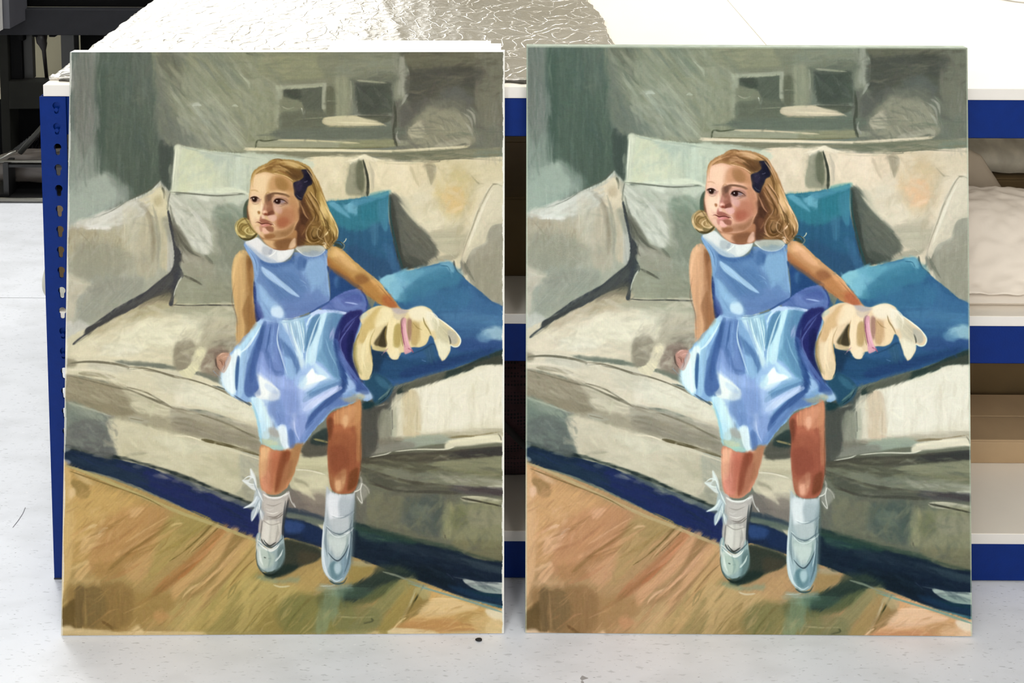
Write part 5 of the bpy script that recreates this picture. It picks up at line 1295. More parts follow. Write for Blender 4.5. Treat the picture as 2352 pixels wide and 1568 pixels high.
# back skirt swell, right
P('1d4fa0','752,612 758,640 760,680 758,700 790,680 820,664 832,660 812,648 790,632 765,618',2,.97)
P('3a76b8','768,640 778,636 782,655 772,660',4,.7)
P('23487c','780,640 806,650 820,660 790,672 776,660',4,.6)
P('6276c0','744,702 760,690 790,672 820,664 832,668 842,690 842,710 828,718 800,722 770,716 740,712',1.5,.97,'d')
P('8d9ada','770,690 810,680 832,700 800,712 775,708',5,.7)
P('4a5fae','775,680 815,670 835,690 800,690',4,.6,'h')
S('b9c6ec','793,694 812,697 822,700',4,4,2,.8)
S('2a3f9a','830,665 840,682 844,700 840,714',4,3,2,.9)
# skirt
P('86aee0','592,738 612,730 640,735 680,732 712,722 735,712 770,712 800,720 830,712 834,720 830,760 820,800 812,830 822,860 836,882 850,898 856,915 845,922 828,918 812,928 790,934 765,942 750,962 730,980 715,1000 700,1020 680,1030 660,1034 640,1034 612,1024 600,1014 597,985 590,950 580,925 560,922 530,905 512,880 510,862 516,842 525,818 540,800 560,775 578,758',1.2,d='v')
P('b8dcec','590,738 606,735 600,755 575,790 560,820 545,870 540,910 518,892 510,866 522,830 545,800 570,770',3,.95,'v')
P('e4f0f2','545,800 555,812 540,850 540,905 516,888 512,866 524,832',4,.85,'v')
P('c6dce6','510,846 520,850 520,890 505,880',5,.6)
P('3c6cb0','546,818 552,820 549,860 545,895 542,880 543,845',2,.85)
P('a9cbe6','556,815 572,800 566,860 556,910 547,905 552,860',3,.8,'v')
P('4e7ac8','605,740 612,740 606,785 592,830 586,870 596,900 590,912 572,912 562,890 566,850 578,810 594,775',2.5,.95,'v')
P('3560b4','605,742 611,742 604,790 588,840 580,870 576,850 590,800',3,.75,'v')
P('5b7ccb','588,860 594,880 598,896 584,908 568,905 566,880',5,.8)
P('5f80cc','614,738 640,738 642,770 650,800 656,850 640,870 615,850 600,835 598,810 606,780',3,.9,'v')
P('7f9ade','618,800 634,790 648,850 640,860 622,840',5,.6,'v')
P('90a8e6','592,810 604,808 618,840 640,862 680,865 678,920 660,940 640,905 612,875 595,855 588,835',4,.9,'v')
P('2f5bb0','612,806 620,808 622,822 616,822',3,.8); S('3a64b8','622,815 630,850 650,855',5,6,4,.5)
S('a6c4ee','630,745 626,790 628,830',4,5,3,.6); S('a9c3ea','642,745 640,790 650,820 660,870',4,5,2,.7)
P('4f7bbc','642,775 655,785 690,830 682,862 664,830 650,800',4,.8,'v')
P('94bce4','655,822 675,830 680,868 662,866',4,.8,'v')
P('dceef2','648,738 668,736 690,800 700,830 702,850 694,850 678,800 660,760',3,.85,'v')
P('9fc0d4','662,738 678,738 684,790 676,780',2.5,.85,'v'); P('d6edf2','676,736 688,734 694,790 698,820 690,810 684,770',2,.85,'v')
P('8fb8ce','688,734 700,734 702,780 696,800 692,770',2,.85,'v')
S('e3f3f6','694,740 700,775 698,810',3,3,1.5,.8)
P('5f95c0','722,724 736,722 736,740 722,780 708,805 700,800 706,765 714,745',2.5,.95,'v')
S('d5ebf4','730,716 712,732 706,748',5,4,2,.9); S('c2e0ee','704,740 706,760 700,800',2.5,3,1.5,.8)
P('c5e4ee','738,722 752,718 746,745 732,790 724,840 730,862 716,860 702,850 706,815 720,780 732,750',2.5,.95,'v')
P('8dbbd8','750,722 768,716 758,750 752,780 742,800 732,830 726,820 734,780 744,745',3,.85,'v')
P('5d93bd','768,716 790,722 776,745 766,780 756,790 760,745',3,.9,'v')
P('6aa0c6','744,790 760,775 770,810 785,860 782,880 760,858 740,832 730,826',4,.9,'v')
S('a9cfe4','748,776 756,800 770,830 778,850',3,3,2,.6)
P('b5b2dc','762,758 770,752 768,775 758,782',2,.8)
P('302f66','790,722 830,712 832,730 820,770 808,810 800,830 790,810 778,790 784,750',3,.97,'v')
P('27306e','776,745 790,725 796,735 784,760 772,790 768,780',3,.9,'v')
P('4a4a82','800,735 822,720 818,740 790,780 784,785 792,760',5,.7,'u')
S('6f75b4','815,735 800,758 780,785 782,800',2.5,2,2,.7)
P('23264e','800,780 816,770 812,820 820,850 835,880 820,872 800,830',4,.85,'v')
P('3a5fb4','770,780 778,785 790,820 815,850 834,880 848,898 830,905 812,890 800,860 786,850 776,820 766,795',2.5,.95,'d')
P('1f479c','768,785 776,792 784,830 800,868 804,890 790,905 780,900 786,870 776,830',3,.9,'d')
P('5a78cc','778,805 800,832 826,870 812,875 796,850 782,825',3,.7,'d')
# body of light and lower folds
P('a4c2ec','690,850 730,830 760,860 782,880 780,895 760,900 715,920 690,915 680,880',5,.85,'o')
P('f2f8f4','708,858 720,846 726,858 744,862 755,872 735,876 715,884 698,884 698,872',2.5,.95)
P('e2eff4','690,880 712,870 735,876 720,888 700,898 692,895',4,.85)
P('cfe8f4','722,832 740,845 758,862 758,874 742,868 728,852',3,.85)
P('5f92c8','700,905 730,888 765,874 780,868 786,876 770,886 735,900 705,918 690,925',3,.85,'u')
P('aec2e8','695,920 735,902 762,890 784,880 782,890 755,910 725,935 705,950 690,945',3,.9,'u')
P('c6cff0','700,925 740,905 780,884 780,892 745,915 715,935',3,.7,'u')
P('3d64b4','765,905 784,892 790,905 770,925 745,940 725,962 705,988 702,980 712,955 735,930',3,.95,'u')
P('5578c4','790,905 830,912 820,922 790,932 765,940 740,965 715,995 700,1015 690,1010 710,980 740,945 770,920',3,.9,'u')
S('28499e','706,982 715,974 722,965',3,2.5,1.5,.8)
P('7ba6e0','800,870 815,885 822,900 838,905 830,912 800,918 785,918 795,895',4,.85,'o')
P('b5cdf0','806,872 818,888 800,900 790,905',4,.6); P('bccfe2','830,898 850,900 858,915 840,916 820,908',4,.7)
P('e9f1f2','592,855 610,865 640,890 645,905 640,925 615,920 590,918 585,905 596,892',4,.95,'o')
P('f4f7f0','598,895 625,893 640,905 630,918 605,920 595,910',4,.8)
P('bfd3ea','600,910 640,925 638,960 625,975 608,945 596,925',6,.7)
P('c5e6f2','576,912 600,918 615,950 622,990 600,1010 598,985 590,950',4,.9,'v')
P('a7d7e6','582,930 594,950 602,985 604,1010 598,1012 594,980 586,950',2.5,.75,'v')
P('dcecea','590,918 608,925 630,975 640,990 620,990 605,960',4,.7,'v')
P('87a4de','622,925 660,915 680,930 680,960 655,975 630,965 618,945',6,.8,'v')
P('6e8ed2','635,950 655,950 655,975 638,975',4,.6)
P('9eb0e4','655,880 700,900 715,945 700,960 670,980 655,930',8,.75,'v')
P('7f9cdc','655,960 700,955 712,985 695,1015 665,1012 655,990',5,.8,'v')
P('5c7fc6','660,1000 672,985 680,1020 668,1032 662,1025',3,.8,'v')
P('c5cbe8','672,955 682,950 680,985 674,985',4,.6)
P('93a6de','682,965 705,950 708,985 690,1010 684,1000',4,.6,'v')
P('dceaf2','640,982 655,975 662,995 668,1025 655,1036 645,1010',3,.9,'v')
P('b7c3b8','608,990 640,988 648,1010 650,1030 620,1030 604,1010',5,.85,'o')
P('a89f94','615,985 632,982 645,1000 640,1005 620,998',4,.7)
P('c9d0a6','604,1008 634,1012 640,1022 620,1026 602,1018',4,.7)
P('a9cdc0','612,1022 650,1026 660,1030 640,1036 618,1032',3,.8,'h')
P('b5a878','790,918 828,905 838,905 835,918 810,925',4,.6)
S('7fb0b8','780,936 812,926 830,912',4,4,3,.6)
S('a8c8dc','612,735 650,740 690,733 712,724 722,718',4,4,2,.8); S('5c7ca8','640,732 665,734 700,726 712,722',2,2,1.5,.7)
P('a9c4ec','592,732 615,722 650,730 640,742 600,745',4,.6)
P('c9d8f4','715,720 728,709 740,712 765,712 795,718 790,723 760,718 735,722 722,728',1.5,.9)
S('e6edfa','776,714 795,718',4,5,1.5,.8)
S('2c56a8','712,718 735,706 758,694',5,3,2,.7)
# waist shadow against the arm
P('23306c','585,645 590,665 592,700 602,725 594,738 588,735 586,700 583,670',2,.9)
P('4a4a88','590,690 600,705 608,728 598,730 592,710',3,.7)
S('8c9ba8','490,850 500,860 512,872',2,2,1,.7); S('3c4a58','540,908 562,922 578,930',3,4,1.5,.7)
# ---- loosen everything with brush dabs ----
repaint(12000, (130, 105, 1175, 1477), 26, 5, .5, .026, 1)
# ---- collar ----
P('dcdcda','565,558 575,552 590,545 600,552 612,562 630,570 655,573 676,570 672,585 655,600 635,604 615,603 600,595 585,580',1.2,.98)
P('ecebe6','640,572 660,573 672,574 664,588 648,598 640,596',3,.8); P('b7b9bc','606,566 622,570 618,585 608,586 602,575',3,.8)
P('9fa3ac','622,572 628,574 624,584 618,584',2,.7); P('e8e4e0','572,556 595,548 604,560 600,580 585,575',4,.7)
S('f2f0ea','618,590 630,582 636,574',3,2,1,.8)
P('c4c3b6','680,570 692,563 705,560 730,562 745,568 748,574 735,586 720,589 700,587 686,578',1.2,.98)
P('a9a99c','690,570 720,566 738,572 725,584 700,582',4,.7); S('e6e6de','682,572 700,586 722,589 738,584 748,574',2,2,1,.85)
S('8a8478','700,565 712,562',2,3,1,.6)
# ---- legs ----
P('c68a5e','602,1022 640,1036 680,1030 695,1018 690,1040 680,1080 665,1115 650,1130 636,1137 618,1136 604,1125 598,1100 598,1060',1.2,.99,'v')
P('e3b07c','603,1028 622,1034 622,1075 612,1100 600,1100 598,1060',4,.9,'v')
P('cf8561','618,1040 640,1040 634,1090 628,1130 610,1128 602,1105 612,1085',6,.85,'v')
P('db9a78','603,1085 622,1085 628,1125 612,1128 602,1110',5,.6,'v')
P('8a4f32','650,1035 672,1040 655,1080 642,1125 632,1130 636,1090 640,1060',5,.85,'v')
P('b2694a','632,1040 650,1040 640,1080 630,1085',6,.6)
P('a5794f','672,1032 694,1022 688,1050 675,1090 662,1100 668,1060',5,.8,'v')
P('9c6a48','652,1070 676,1060 664,1105 650,1125 640,1128',5,.6)
P('c99b6e','650,1034 695,1020 690,1028 672,1036',3,.6); P('a0784a','672,1022 700,1016 694,1028 676,1034',3,.7)
P('a06040','752,960 775,943 800,932 818,925 830,922 831,960 830,1000 831,1050 826,1095 818,1125 800,1134 775,1133 762,1120 757,1090 754,1040 756,1000',1.2,.99,'v')
P('c98d5c','775,945 815,926 828,925 829,965 800,985 785,975 770,975',5,.85,'v')
P('d9a473','785,968 798,955 800,975 792,985',4,.7)
P('b36c46','764,975 800,980 815,1010 800,1030 770,1010',8,.8,'o')
P('7d4630','755,965 768,965 765,1000 758,1010',4,.8); P('8a4e38','758,1035 790,1025 808,1060 790,1080 765,1080',8,.8,'o')
P('9c5b3f','790,1000 815,1020 815,1080 795,1090 780,1050',8,.6,'v')
P('bf8a58','815,930 830,925 831,1040 824,1060 820,1000',4,.7,'v'); P('6f4228','806,1085 824,1075 822,1110 812,1122 800,1128 804,1105',5,.8)
P('c9956a','770,1100 788,1078 798,1080 795,1110 785,1130 772,1128',4,.8); P('e0b083','772,1108 784,1104 784,1124 775,1126',3,.8)
P('d7ab7a','786,1080 797,1080 794,1108 788,1110',2,.6); P('a5714a','758,1090 768,1098 770,1125 762,1115',4,.7)
S('6a4a30','831,985 829,1040 830,1080 822,1115',2,2,2,.5)
# ---- socks and shoes ----
P('b9b1a8','603,1128 622,1140 645,1142 664,1128 668,1134 660,1160 654,1200 650,1250 640,1262 620,1255 600,1250 596,1215 601,1170',1.2,.99,'v')
P('d3cdc0','612,1195 645,1200 648,1210 640,1238 620,1250 604,1245 602,1220',3,.9,'v'); P('c9bfb4','612,1148 650,1148 652,1170 640,1185 616,1185',4,.8)
P('e7e2d6','612,1200 622,1202 618,1245 606,1240',3,.7); S('8d8478','606,1196 625,1206 648,1200',2,2,1.5,.6); S('6f675c','622,1192 640,1190 652,1180',1.5,2.5,1,.7)
S('e6e0d8','606,1136 624,1145 645,1143 666,1132',4,4,1.5,.85); S('e2dcd4','612,1168 620,1172 630,1168',3,3,1.5,.8); S('7b6f64','620,1146 640,1144 655,1138',1.5,1,1,.6)
P('a9b0b5','592,1125 603,1130 602,1165 610,1180 600,1195 596,1180',3,.8)
P('e6e8e6','575,1100 577,1076 584,1085 590,1100 592,1125 582,1125 570,1115 558,1103',1.5,.85); P('b2b3a4','574,1105 584,1098 584,1115 576,1112',2,.8)
P('b9c3c6','590,1125 604,1140 600,1165 586,1150',2,.8); P('c9d3d8','590,1140 600,1150 596,1175 580,1198 579,1178 586,1165 560,1168 580,1155',1.5,.9)
S('e2e8ea','562,1167 582,1158 592,1140',3,4,1.2,.8); S('96a4ac','583,1190 590,1172 594,1160',3,3,1.5,.6); S('dfe2e2','594,1165 604,1180 606,1195',3,2,1.2,.7)
S('cfcac2','665,1130 670,1150 680,1165 676,1155',3,2,1.5,.8); S('3a3c3e','664,1150 658,1180 652,1210 652,1250',5,6,2,.7)
P('9fb0b0','590,1232 600,1225 603,1250 622,1262 640,1250 650,1228 655,1245 655,1280 645,1303 628,1313 612,1316 598,1308 592,1290 590,1260',1.5,.98,'v')
P('d5dacf','594,1255 612,1262 620,1280 618,1300 608,1308 598,1300 594,1280',4,.9); P('b5c2b4','600,1262 622,1268 634,1280 628,1300 610,1306 600,1290',4,.7)
P('7f9494','640,1268 654,1258 655,1282 646,1300 634,1308',4,.85); S('e3e6e0','634,1290 642,1280 650,1272',4,3,1.5,.7)
S('e8e6de','592,1240 604,1248 622,1262 634,1256 638,1248',3,4,1.5,.85); S('3c3a36','602,1238 606,1248 620,1255 636,1246',2.5,3,1.5,.75); S('ded8cc','596,1228 592,1250 594,1268',3,3,1.5,.7)
S('363c38','609,1281 612,1282',6,5,2,.85); S('6e7a72','618,1284 624,1283',3,3,2,.6); S('52665f','592,1296 604,1310 625,1316 645,1306',3,3,2,.5)
P('b9bec0','753,1118 765,1132 790,1137 812,1134 818,1128 816,1170 812,1230 808,1290 800,1320 788,1336 768,1338 752,1322 742,1295 742,1240 748,1190 750,1150',1.2,.99,'v',g=('9fb2b8',780,1140,780,1330))
P('d6d9dc','756,1132 785,1138 812,1140 814,1160 790,1180 760,1195 754,1170',5,.9,'v'); P('e9e9ea','758,1150 778,1148 780,1185 764,1192 756,1172',5,.8)
P('b5bbbf','780,1150 812,1150 810,1185 790,1200 782,1180',6,.7); P('c2c6c6','762,1192 806,1190 806,1210 790,1222 770,1222 762,1208',4,.8)
P('c8cfcb','752,1220 778,1228 804,1220 800,1255 790,1275 776,1282 762,1265 754,1245',5,.85,'v'); P('98a8a4','758,1228 800,1226 800,1245 780,1240 760,1240',5,.5)
S('5d6a70','753,1212 770,1228 790,1226 812,1210',2,2,1.2,.75); S('e0e5e4','752,1208 766,1224 780,1230',3,2,1.5,.8); S('e6e6e6','790,1226 806,1222 814,1212',2,3,1.2,.7)
S('8c969c','775,1190 795,1184 812,1176',1.5,2,1.2,.6); S('e9eaea','806,1188 816,1176',2,3,1.2,.8); S('3f4a54','810,1195 806,1215 812,1235',2,2,2,.5)
P('7f99a6','795,1270 808,1250 810,1290 802,1315 790,1330 776,1335 780,1300',4,.85,'v'); P('6f8c94','758,1300 775,1290 790,1310 782,1330 765,1330',5,.8); P('a8bec4','772,1300 784,1298 784,1315 775,1320',3,.8)
P('b9c9d0','742,1262 756,1270 758,1300 768,1330 752,1322 744,1300',4,.85,'v'); S('e6ecee','746,1200 742,1260 744,1300 756,1328',3,3,2,.7); S('5a6c74','756,1270 768,1284 782,1288 796,1270 806,1245',2,2,1.2,.7)
S('4f6670','752,1210 746,1250',3,2,2,.6); S('d9e4e8','808,1225 806,1255 798,1285',2,2,1.5,.6); S('466068','760,1335 772,1341 792,1340',4,3,2,.7)
S('c9c9bd','736,1347 760,1347 772,1344',3,3,2,.6); S('dbe3dc','745,1348 755,1344',3,3,2,.5)
P('5d6e72','806,1180 818,1140 818,1230 812,1300 806,1260',4,.5)
# lace bow at the right sock
S('b9b5aa','815,1133 826,1120 832,1108 830,1095',4,5,3,.6); P('a9a698','822,1118 832,1108 842,1118 848,1135 836,1150 834,1160 826,1152 820,1140',3,.6)
S('e0ddd0','816,1130 828,1124 834,1110',3,2,1.2,.9); S('dedace','832,1110 830,1130 834,1155 828,1150 822,1140',2.5,2,1.2,.8); S('c2beb0','834,1110 846,1122 850,1134',2.5,3,2,.6); S('d3cec0','830,1083 826,1100',3,2,2,.5)
# ---- toy rabbit ----
P('e2cf9e','832,745 828,730 842,716 862,705 880,702 900,708 930,712 945,710 962,704 975,705 990,712 1000,728 1012,734 1030,748 1046,762 1058,778 1058,790 1048,798 1034,795 1034,810 1018,830 1010,818 1004,800 996,778 988,772 980,790 966,798 950,798 942,800 938,808 920,812 916,824 902,825 892,812 886,804 870,806 858,802 852,790 856,820 858,845 852,868 840,873 828,868 818,845 812,822 814,795 820,775 826,760',1.3,.99,'o')
P('c9ad6c','834,745 862,712 885,706 882,730 860,755 845,770 840,790 824,790 828,765',5,.8,'o')
P('ecdcb0','880,706 900,712 900,730 884,745 864,752 860,735',4,.85); P('e8d8a8','822,790 840,785 850,760 862,760 850,795 842,830 850,860 838,868 828,850 820,820',4,.8,'v')
P('a69c66','814,790 822,790 822,825 832,860 822,855 814,825',4,.8,'v'); P('d6c797','835,840 852,835 852,865 840,870',4,.6); S('6f6742','826,765 816,790 814,820 824,855',3,3,2,.6)
P('4a4230','884,752 890,750 886,775 890,795 880,800 862,792 862,785 872,770',2.5,.9); P('6b5f3e','864,786 880,780 886,800 866,802',3,.6); P('cdbd88','860,795 885,797 890,808 868,806 856,802',2,.8)
P('ead9aa','898,730 920,728 918,760 916,800 910,820 898,818 888,800 886,775 890,750',3,.95,'v'); P('b7a467','908,750 920,746 920,795 906,796 904,775',3,.8,'v'); S('8d7d48','920,735 922,770 926,795',2,3,1.5,.7); S('7b6a3c','890,748 886,768 890,790',2,2,1.2,.6)
P('efe2bc','897,810 915,800 918,818 908,826 896,820',2,.7)
P('8d5f6c','922,734 930,732 926,760 922,765',2,.8); P('d9a3a8','926,735 934,734 934,765 940,790 948,805 938,812 930,812 928,790 924,765',1.5,.95); S('e6bcc0','930,742 932,768 938,792',3,3,2,.8); S('a85f70','938,800 946,804 950,810',3,3,1.5,.8); S('7d3f50','924,748 925,770 929,792',1.5,2,1,.8)
P('a88470','936,735 946,735 948,765 942,785 936,770',3,.8); P('c2a974','946,740 965,745 968,780 960,795 945,790 946,765',4,.8,'v'); P('e8d6a2','968,735 980,745 986,765 980,785 966,796 958,792 964,765',3,.85); P('efe4c4','940,712 970,704 985,715 985,735 960,738 944,730',4,.8)
S('9c8c58','972,728 976,742 984,754 990,768',2.5,2,1.5,.8); S('7f7148','944,735 950,752',2,2,1.5,.6); P('f1ead2','978,716 992,716 1000,730 1000,755 990,760 980,740',4,.8)
P('d5cfb0','992,730 1020,745 1035,770 1030,795 1010,790 1000,765',4,.8,'d'); P('e8e2c4','1000,780 1032,790 1032,808 1018,828 1008,812',3,.8,'v'); P('c0b795','1010,750 1032,758 1036,780 1020,775',5,.6,'d')
P('b5b0a0','1030,758 1048,768 1052,785 1042,792 1032,782',3,.8); S('eef0de','1048,764 1058,780 1054,794 1044,797 1034,792',3,3,1.5,.85); S('5e5c50','1030,770 1034,779 1036,790',2,3,1.5,.7)
S('f3eed8','1003,728 1030,748 1048,764',2,2,1.5,.7); P('cdbfa6','902,708 928,712 935,722 918,735 905,728',3,.7); P('b5a9ac','900,708 930,712 940,716 915,722',2.5,.7)
P('cdd0b8','826,728 840,718 845,724 830,735',2,.7); S('b5848f','886,806 878,815 892,800',2,2,1.5,.8)
S('22384a','850,868 858,850 858,820',2,3,2,.7); S('2b3d55','860,806 880,812 894,816',3,3,2,.6)
# ---- dress: crisper folds ----
P('4a78bc','604,604 640,608 668,600 672,606 650,616 620,616',4,.6); P('3560ae','600,598 620,606 644,608 668,598 674,586 677,592 668,606 646,613 620,612 603,606',2,.8)
P('5c88c6','640,612 672,606 684,622 690,650 676,648 660,632',4,.6,'d'); P('5079ba','600,624 616,640 640,670 650,690 634,690 612,668 598,648',5,.5,'d'); P('bcd4ec','602,616 618,622 648,646 676,670 688,680 672,676 642,656 612,634',2.5,.7,'d')
P('9dc0e0','706,606 728,598 744,606 748,640 736,652 716,646 708,630',4,.6,'v'); P('5a86c2','684,640 700,650 706,672 690,668',3,.5); P('6485c4','640,692 680,680 730,676 752,690 730,704 690,716 650,724',6,.5,'h'); P('5c76b8','700,704 740,692 752,690 744,702 712,716 690,720',3,.5)
P('d6e9f6','628,704 644,702 654,718 648,730 630,722',3,.7); P('9abfe6','604,700 618,706 624,724 608,726',3,.5); S('7c9cd0','604,690 614,708 624,724',4,4,2,.4)
S('2f58a8','712,720 730,708 748,698 760,690',1.5,1.5,1.3,.8,mid=5)
P('3e6cba','606,742 614,742 604,790 592,836 590,870 600,904 588,912 566,908 564,886 572,850 584,808 596,774',2,.55,'v'); P('2e5cb0','600,760 606,752 600,800 588,840 582,876 574,868 582,824',3,.6,'v')
P('5f86cc','620,740 640,738 642,772 634,800 622,830 610,812 608,784',4,.5,'v'); S('2f5cae','624,744 618,780 612,810',1.5,1.5,1.5,.6,mid=5); S('3766b6','640,760 642,800 654,850',1.5,2,1.5,.55,mid=6); S('4a78c0','654,786 672,816 684,850',1.5,2,1.5,.6,mid=9); S('dbeaf6','642,742 638,780 648,820 662,862',1.2,1.2,1.3,.7,mid=4)
S('9cb6dc','660,740 668,770 684,812',2,2,1.3,.7,mid=5); S('8fb2cc','680,738 686,770 694,808',2,2,1.3,.7,mid=5); S('f0f8f8','668,738 676,774 694,822',1.2,1.2,1.2,.8,mid=3); S('eef6f8','688,736 694,770 700,810',1.2,1.2,1.2,.75,mid=3); S('7fa8c8','700,738 702,770 700,796',1.2,1.2,1.2,.6,mid=5)
P('4f84b4','722,726 736,722 734,742 720,782 706,800 702,780 710,752',2,.6,'v'); S('def0f6','738,722 726,746 716,776 706,810 704,846',1.5,1.5,1.4,.7,mid=5); P('cfe8f2','744,724 752,720 742,756 732,792 726,830 716,840 712,826 722,786 734,750',2,.7,'v')
P('5489b6','756,722 790,722 774,748 764,784 772,812 786,852 780,868 762,852 752,826 742,800 744,770',3,.5,'v'); S('a9d0e6','750,778 758,808 774,840',1.2,1.2,1.3,.6,mid=3); S('c4bfe4','768,752 762,766 758,778',1,1,1.2,.7,mid=6)
P('2a2c66','786,730 826,716 828,740 812,770 804,800 812,840 828,876 812,866 796,830 782,800 780,770',4,.6,'v'); P('1c2350','800,770 814,760 808,800 818,840 830,870 816,858 802,826',3,.5,'v'); S('6f79bc','816,734 800,756 784,782 786,806 800,836',1.2,1.2,1.4,.6,mid=3); S('5c6bb8','826,722 800,744 786,764',1.2,1.2,1.6,.45,mid=5)
P('2450a6','768,792 780,830 796,864 800,890 786,904 778,898 784,868 774,830',3,.6,'d'); S('5f7fd0','780,806 800,838 824,874 842,896',1.5,1.5,1.6,.55,mid=8); P('3159b2','824,872 842,890 850,904 836,906 822,894',3,.6)
P('f8fcf8','710,856 720,848 727,860 742,862 752,870 738,875 720,880 702,884 700,874',2,.9); P('ffffff','714,858 720,854 724,866 716,874',1.5,.8); P('bcdcee','690,868 704,862 706,880 692,892',3,.6); P('86b2dc','740,876 764,868 782,872 786,878 760,890 730,902 704,916 700,910 720,894',3,.6,'u'); P('4c80bc','716,902 748,888 780,876 784,882 752,896 722,912 700,924 698,916',2,.6,'u')
P('d4dcf6','706,930 744,908 782,888 784,896 748,918 714,940 700,944',2,.7,'u'); P('335cae','770,904 786,896 786,906 764,926 742,942 722,964 706,988 704,974 720,950 744,928',2,.6,'u'); P('6e92d6','760,940 742,958 722,982 706,1008 694,1020 690,1012 704,988 724,960 744,942',3,.5,'u')
P('f6f8f2','592,858 606,868 624,878 638,892 644,906 634,920 612,918 594,916 586,904 598,886',3,.7,'o'); P('c6d8ee','612,880 632,890 640,904 626,902 612,892',3,.5); P('a3b8e8','596,836 616,856 648,868 668,884 664,900 636,886 608,868 592,852',4,.6,'v'); P('8aa2dc','660,880 686,896 684,940 664,946 652,920',6,.5,'v'); P('b9cdf0','690,892 716,914 712,950 694,940',6,.45,'v')
P('7896d2','622,924 644,918 652,940 648,966 632,960 620,944',4,.5,'v'); S('6485c8','636,940 646,968 640,976',3,3,2,.4); P('cfe9f4','580,914 594,916 606,940 616,976 620,1004 606,1008 600,984 592,950',3,.6,'v'); S('9fd2e6','580,920 592,956 600,1000 602,1020',1.5,1.5,1.6,.7,mid=6); P('e6eef0','642,984 654,978 660,996 664,1022 656,1032 646,1012',2,.7,'v'); P('5274bc','664,1000 674,988 680,1018 672,1030 664,1020',2.5,.6,'v'); S('d9dff4','676,956 680,990 690,1012',1.2,1.2,1.4,.45,mid=4)
P('eef6f4','546,802 554,812 541,850 542,902 520,890 514,866 524,832',3,.6,'v'); P('9cc0e2','556,816 570,802 566,850 560,900 550,904 552,860',3,.5,'v'); P('2f62aa','547,820 552,822 550,860 546,896 542,884 543,848',1.3,.7); S('84a8d8','575,790 566,830 562,880',1.2,1.2,1.5,.5,mid=6); S('eaf6f8','600,748 584,776 566,800 548,812',1.5,1.5,1.5,.7,mid=6)
# legs
P('a0613f','760,1000 800,1000 812,1040 800,1090 770,1096 758,1050',8,.45,'o'); P('8a4d36','762,1030 792,1024 806,1056 790,1078 766,1080',7,.5,'o'); P('d9a06e','786,946 812,932 822,940 806,966 796,978 786,968',4,.5); P('e2b486','790,958 800,954 801,972 793,984',2.5,.6); P('66402a','753,972 762,958 764,990 758,1012',3,.5); P('704428','808,1090 824,1076 820,1112 808,1126 800,1118',4,.5)
P('e6b888','604,1030 618,1036 616,1076 606,1096 600,1080',4,.5,'v'); P('c8744f','628,1042 642,1042 636,1090 628,1126 618,1122 624,1084',4,.5,'v'); P('7e452c','652,1040 668,1040 654,1076 644,1112 636,1120 640,1082',4,.6,'v'); P('a77a50','676,1034 692,1024 684,1056 672,1090 664,1094 670,1064',4,.5,'v')
# arms
P('d9b078','546,594 556,584 562,600 562,644 556,688 560,740 554,786 548,792 547,750 549,720 541,684 538,640',4,.5,'v'); P('8e6a42','568,588 580,596 584,616 582,650 578,676 573,650 570,620',3,.55,'v'); P('5f452c','572,594 580,600 578,612 574,622',2.5,.6); P('e8bc80','770,576 784,584 808,606 824,624 812,622 788,606 768,590',4,.55); P('8c6036','760,606 784,622 812,642 836,664 826,664 796,644 766,620',3,.5); P('7c5434','816,638 834,634 848,646 832,654 822,650',4,.5); P('c77a44','880,682 896,682 912,702 900,706 884,700',3,.5)
# ---- shoes, socks, rabbit: sharper drawing ----
P('5c6e6c','640,1262 654,1250 657,1284 648,1304 632,1314 640,1296',3,.6); S('45555a','604,1240 610,1252 624,1258 640,1248 652,1236',1.5,1.5,1.2,.8,mid=4); S('efeee6','594,1246 604,1256 622,1266 636,1260 644,1250',1.5,1.5,1.2,.9,mid=5); S('2f3432','606,1238 612,1247 622,1254 636,1246',1.2,1.2,1,.8,mid=3)
S('e8ece4','598,1262 600,1284 606,1300',1.5,1.5,2,.8,mid=6); S('93a49c','616,1262 622,1284 618,1304',1.5,1.5,2,.6,mid=6); S('dfe6e2','636,1290 646,1276 652,1262',1.2,1.2,1.2,.8,mid=4); S('3a4846','592,1262 590,1280 596,1304 610,1318 632,1316 650,1302',1.5,1.5,1.3,.6,mid=3.5); S('1f2a26','604,1316 620,1323 640,1318',2,2,1.6,.8,mid=5)
P('c5beb4','608,1146 650,1146 654,1162 644,1180 618,1184 608,1166',3,.5); S('8f867c','612,1158 630,1162 650,1154',1,1,1.2,.55,mid=3); S('756c62','616,1186 634,1188 652,1176',1,1,1.1,.7,mid=3.5); S('efe9e0','612,1176 628,1180 642,1176',1,1,1.1,.7,mid=3); S('dcd6ca','608,1200 608,1224 606,1244',1.5,1.5,1.6,.7,mid=7); S('a39b90','640,1204 640,1224 634,1244',1.5,1.5,1.6,.6,mid=7); S('4e4a46','604,1196 602,1216 600,1236',1.5,1.5,1.5,.5,mid=3); S('33383c','658,1150 654,1180 652,1214 650,1240',1.5,1.5,1.5,.7,mid=5)
S('f2f0ea','606,1134 622,1143 644,1142 662,1132',1.5,1.5,1.1,.85,mid=4); S('9c948a','622,1149 642,1148 656,1138',1,1,1.1,.5,mid=2)
for s_ in ('576,1077 582,1092 590,1112','590,1112 578,1112 558,1104','560,1102 574,1094 588,1100','562,1167 576,1160 590,1146','580,1198 588,1180 594,1160','604,1196 600,1176 596,1152','592,1120 598,1136 606,1152'): S('e9ece8', s_, 1.2, 1.2, 1.1, .85, mid=3.4)
for s_ in ('584,1104 588,1118 594,1130','586,1170 592,1158 598,1146','596,1180 600,1166 602,1150'): S('8d9ba0', s_, 1.2, 1.2, 1.1, .6, mid=3)
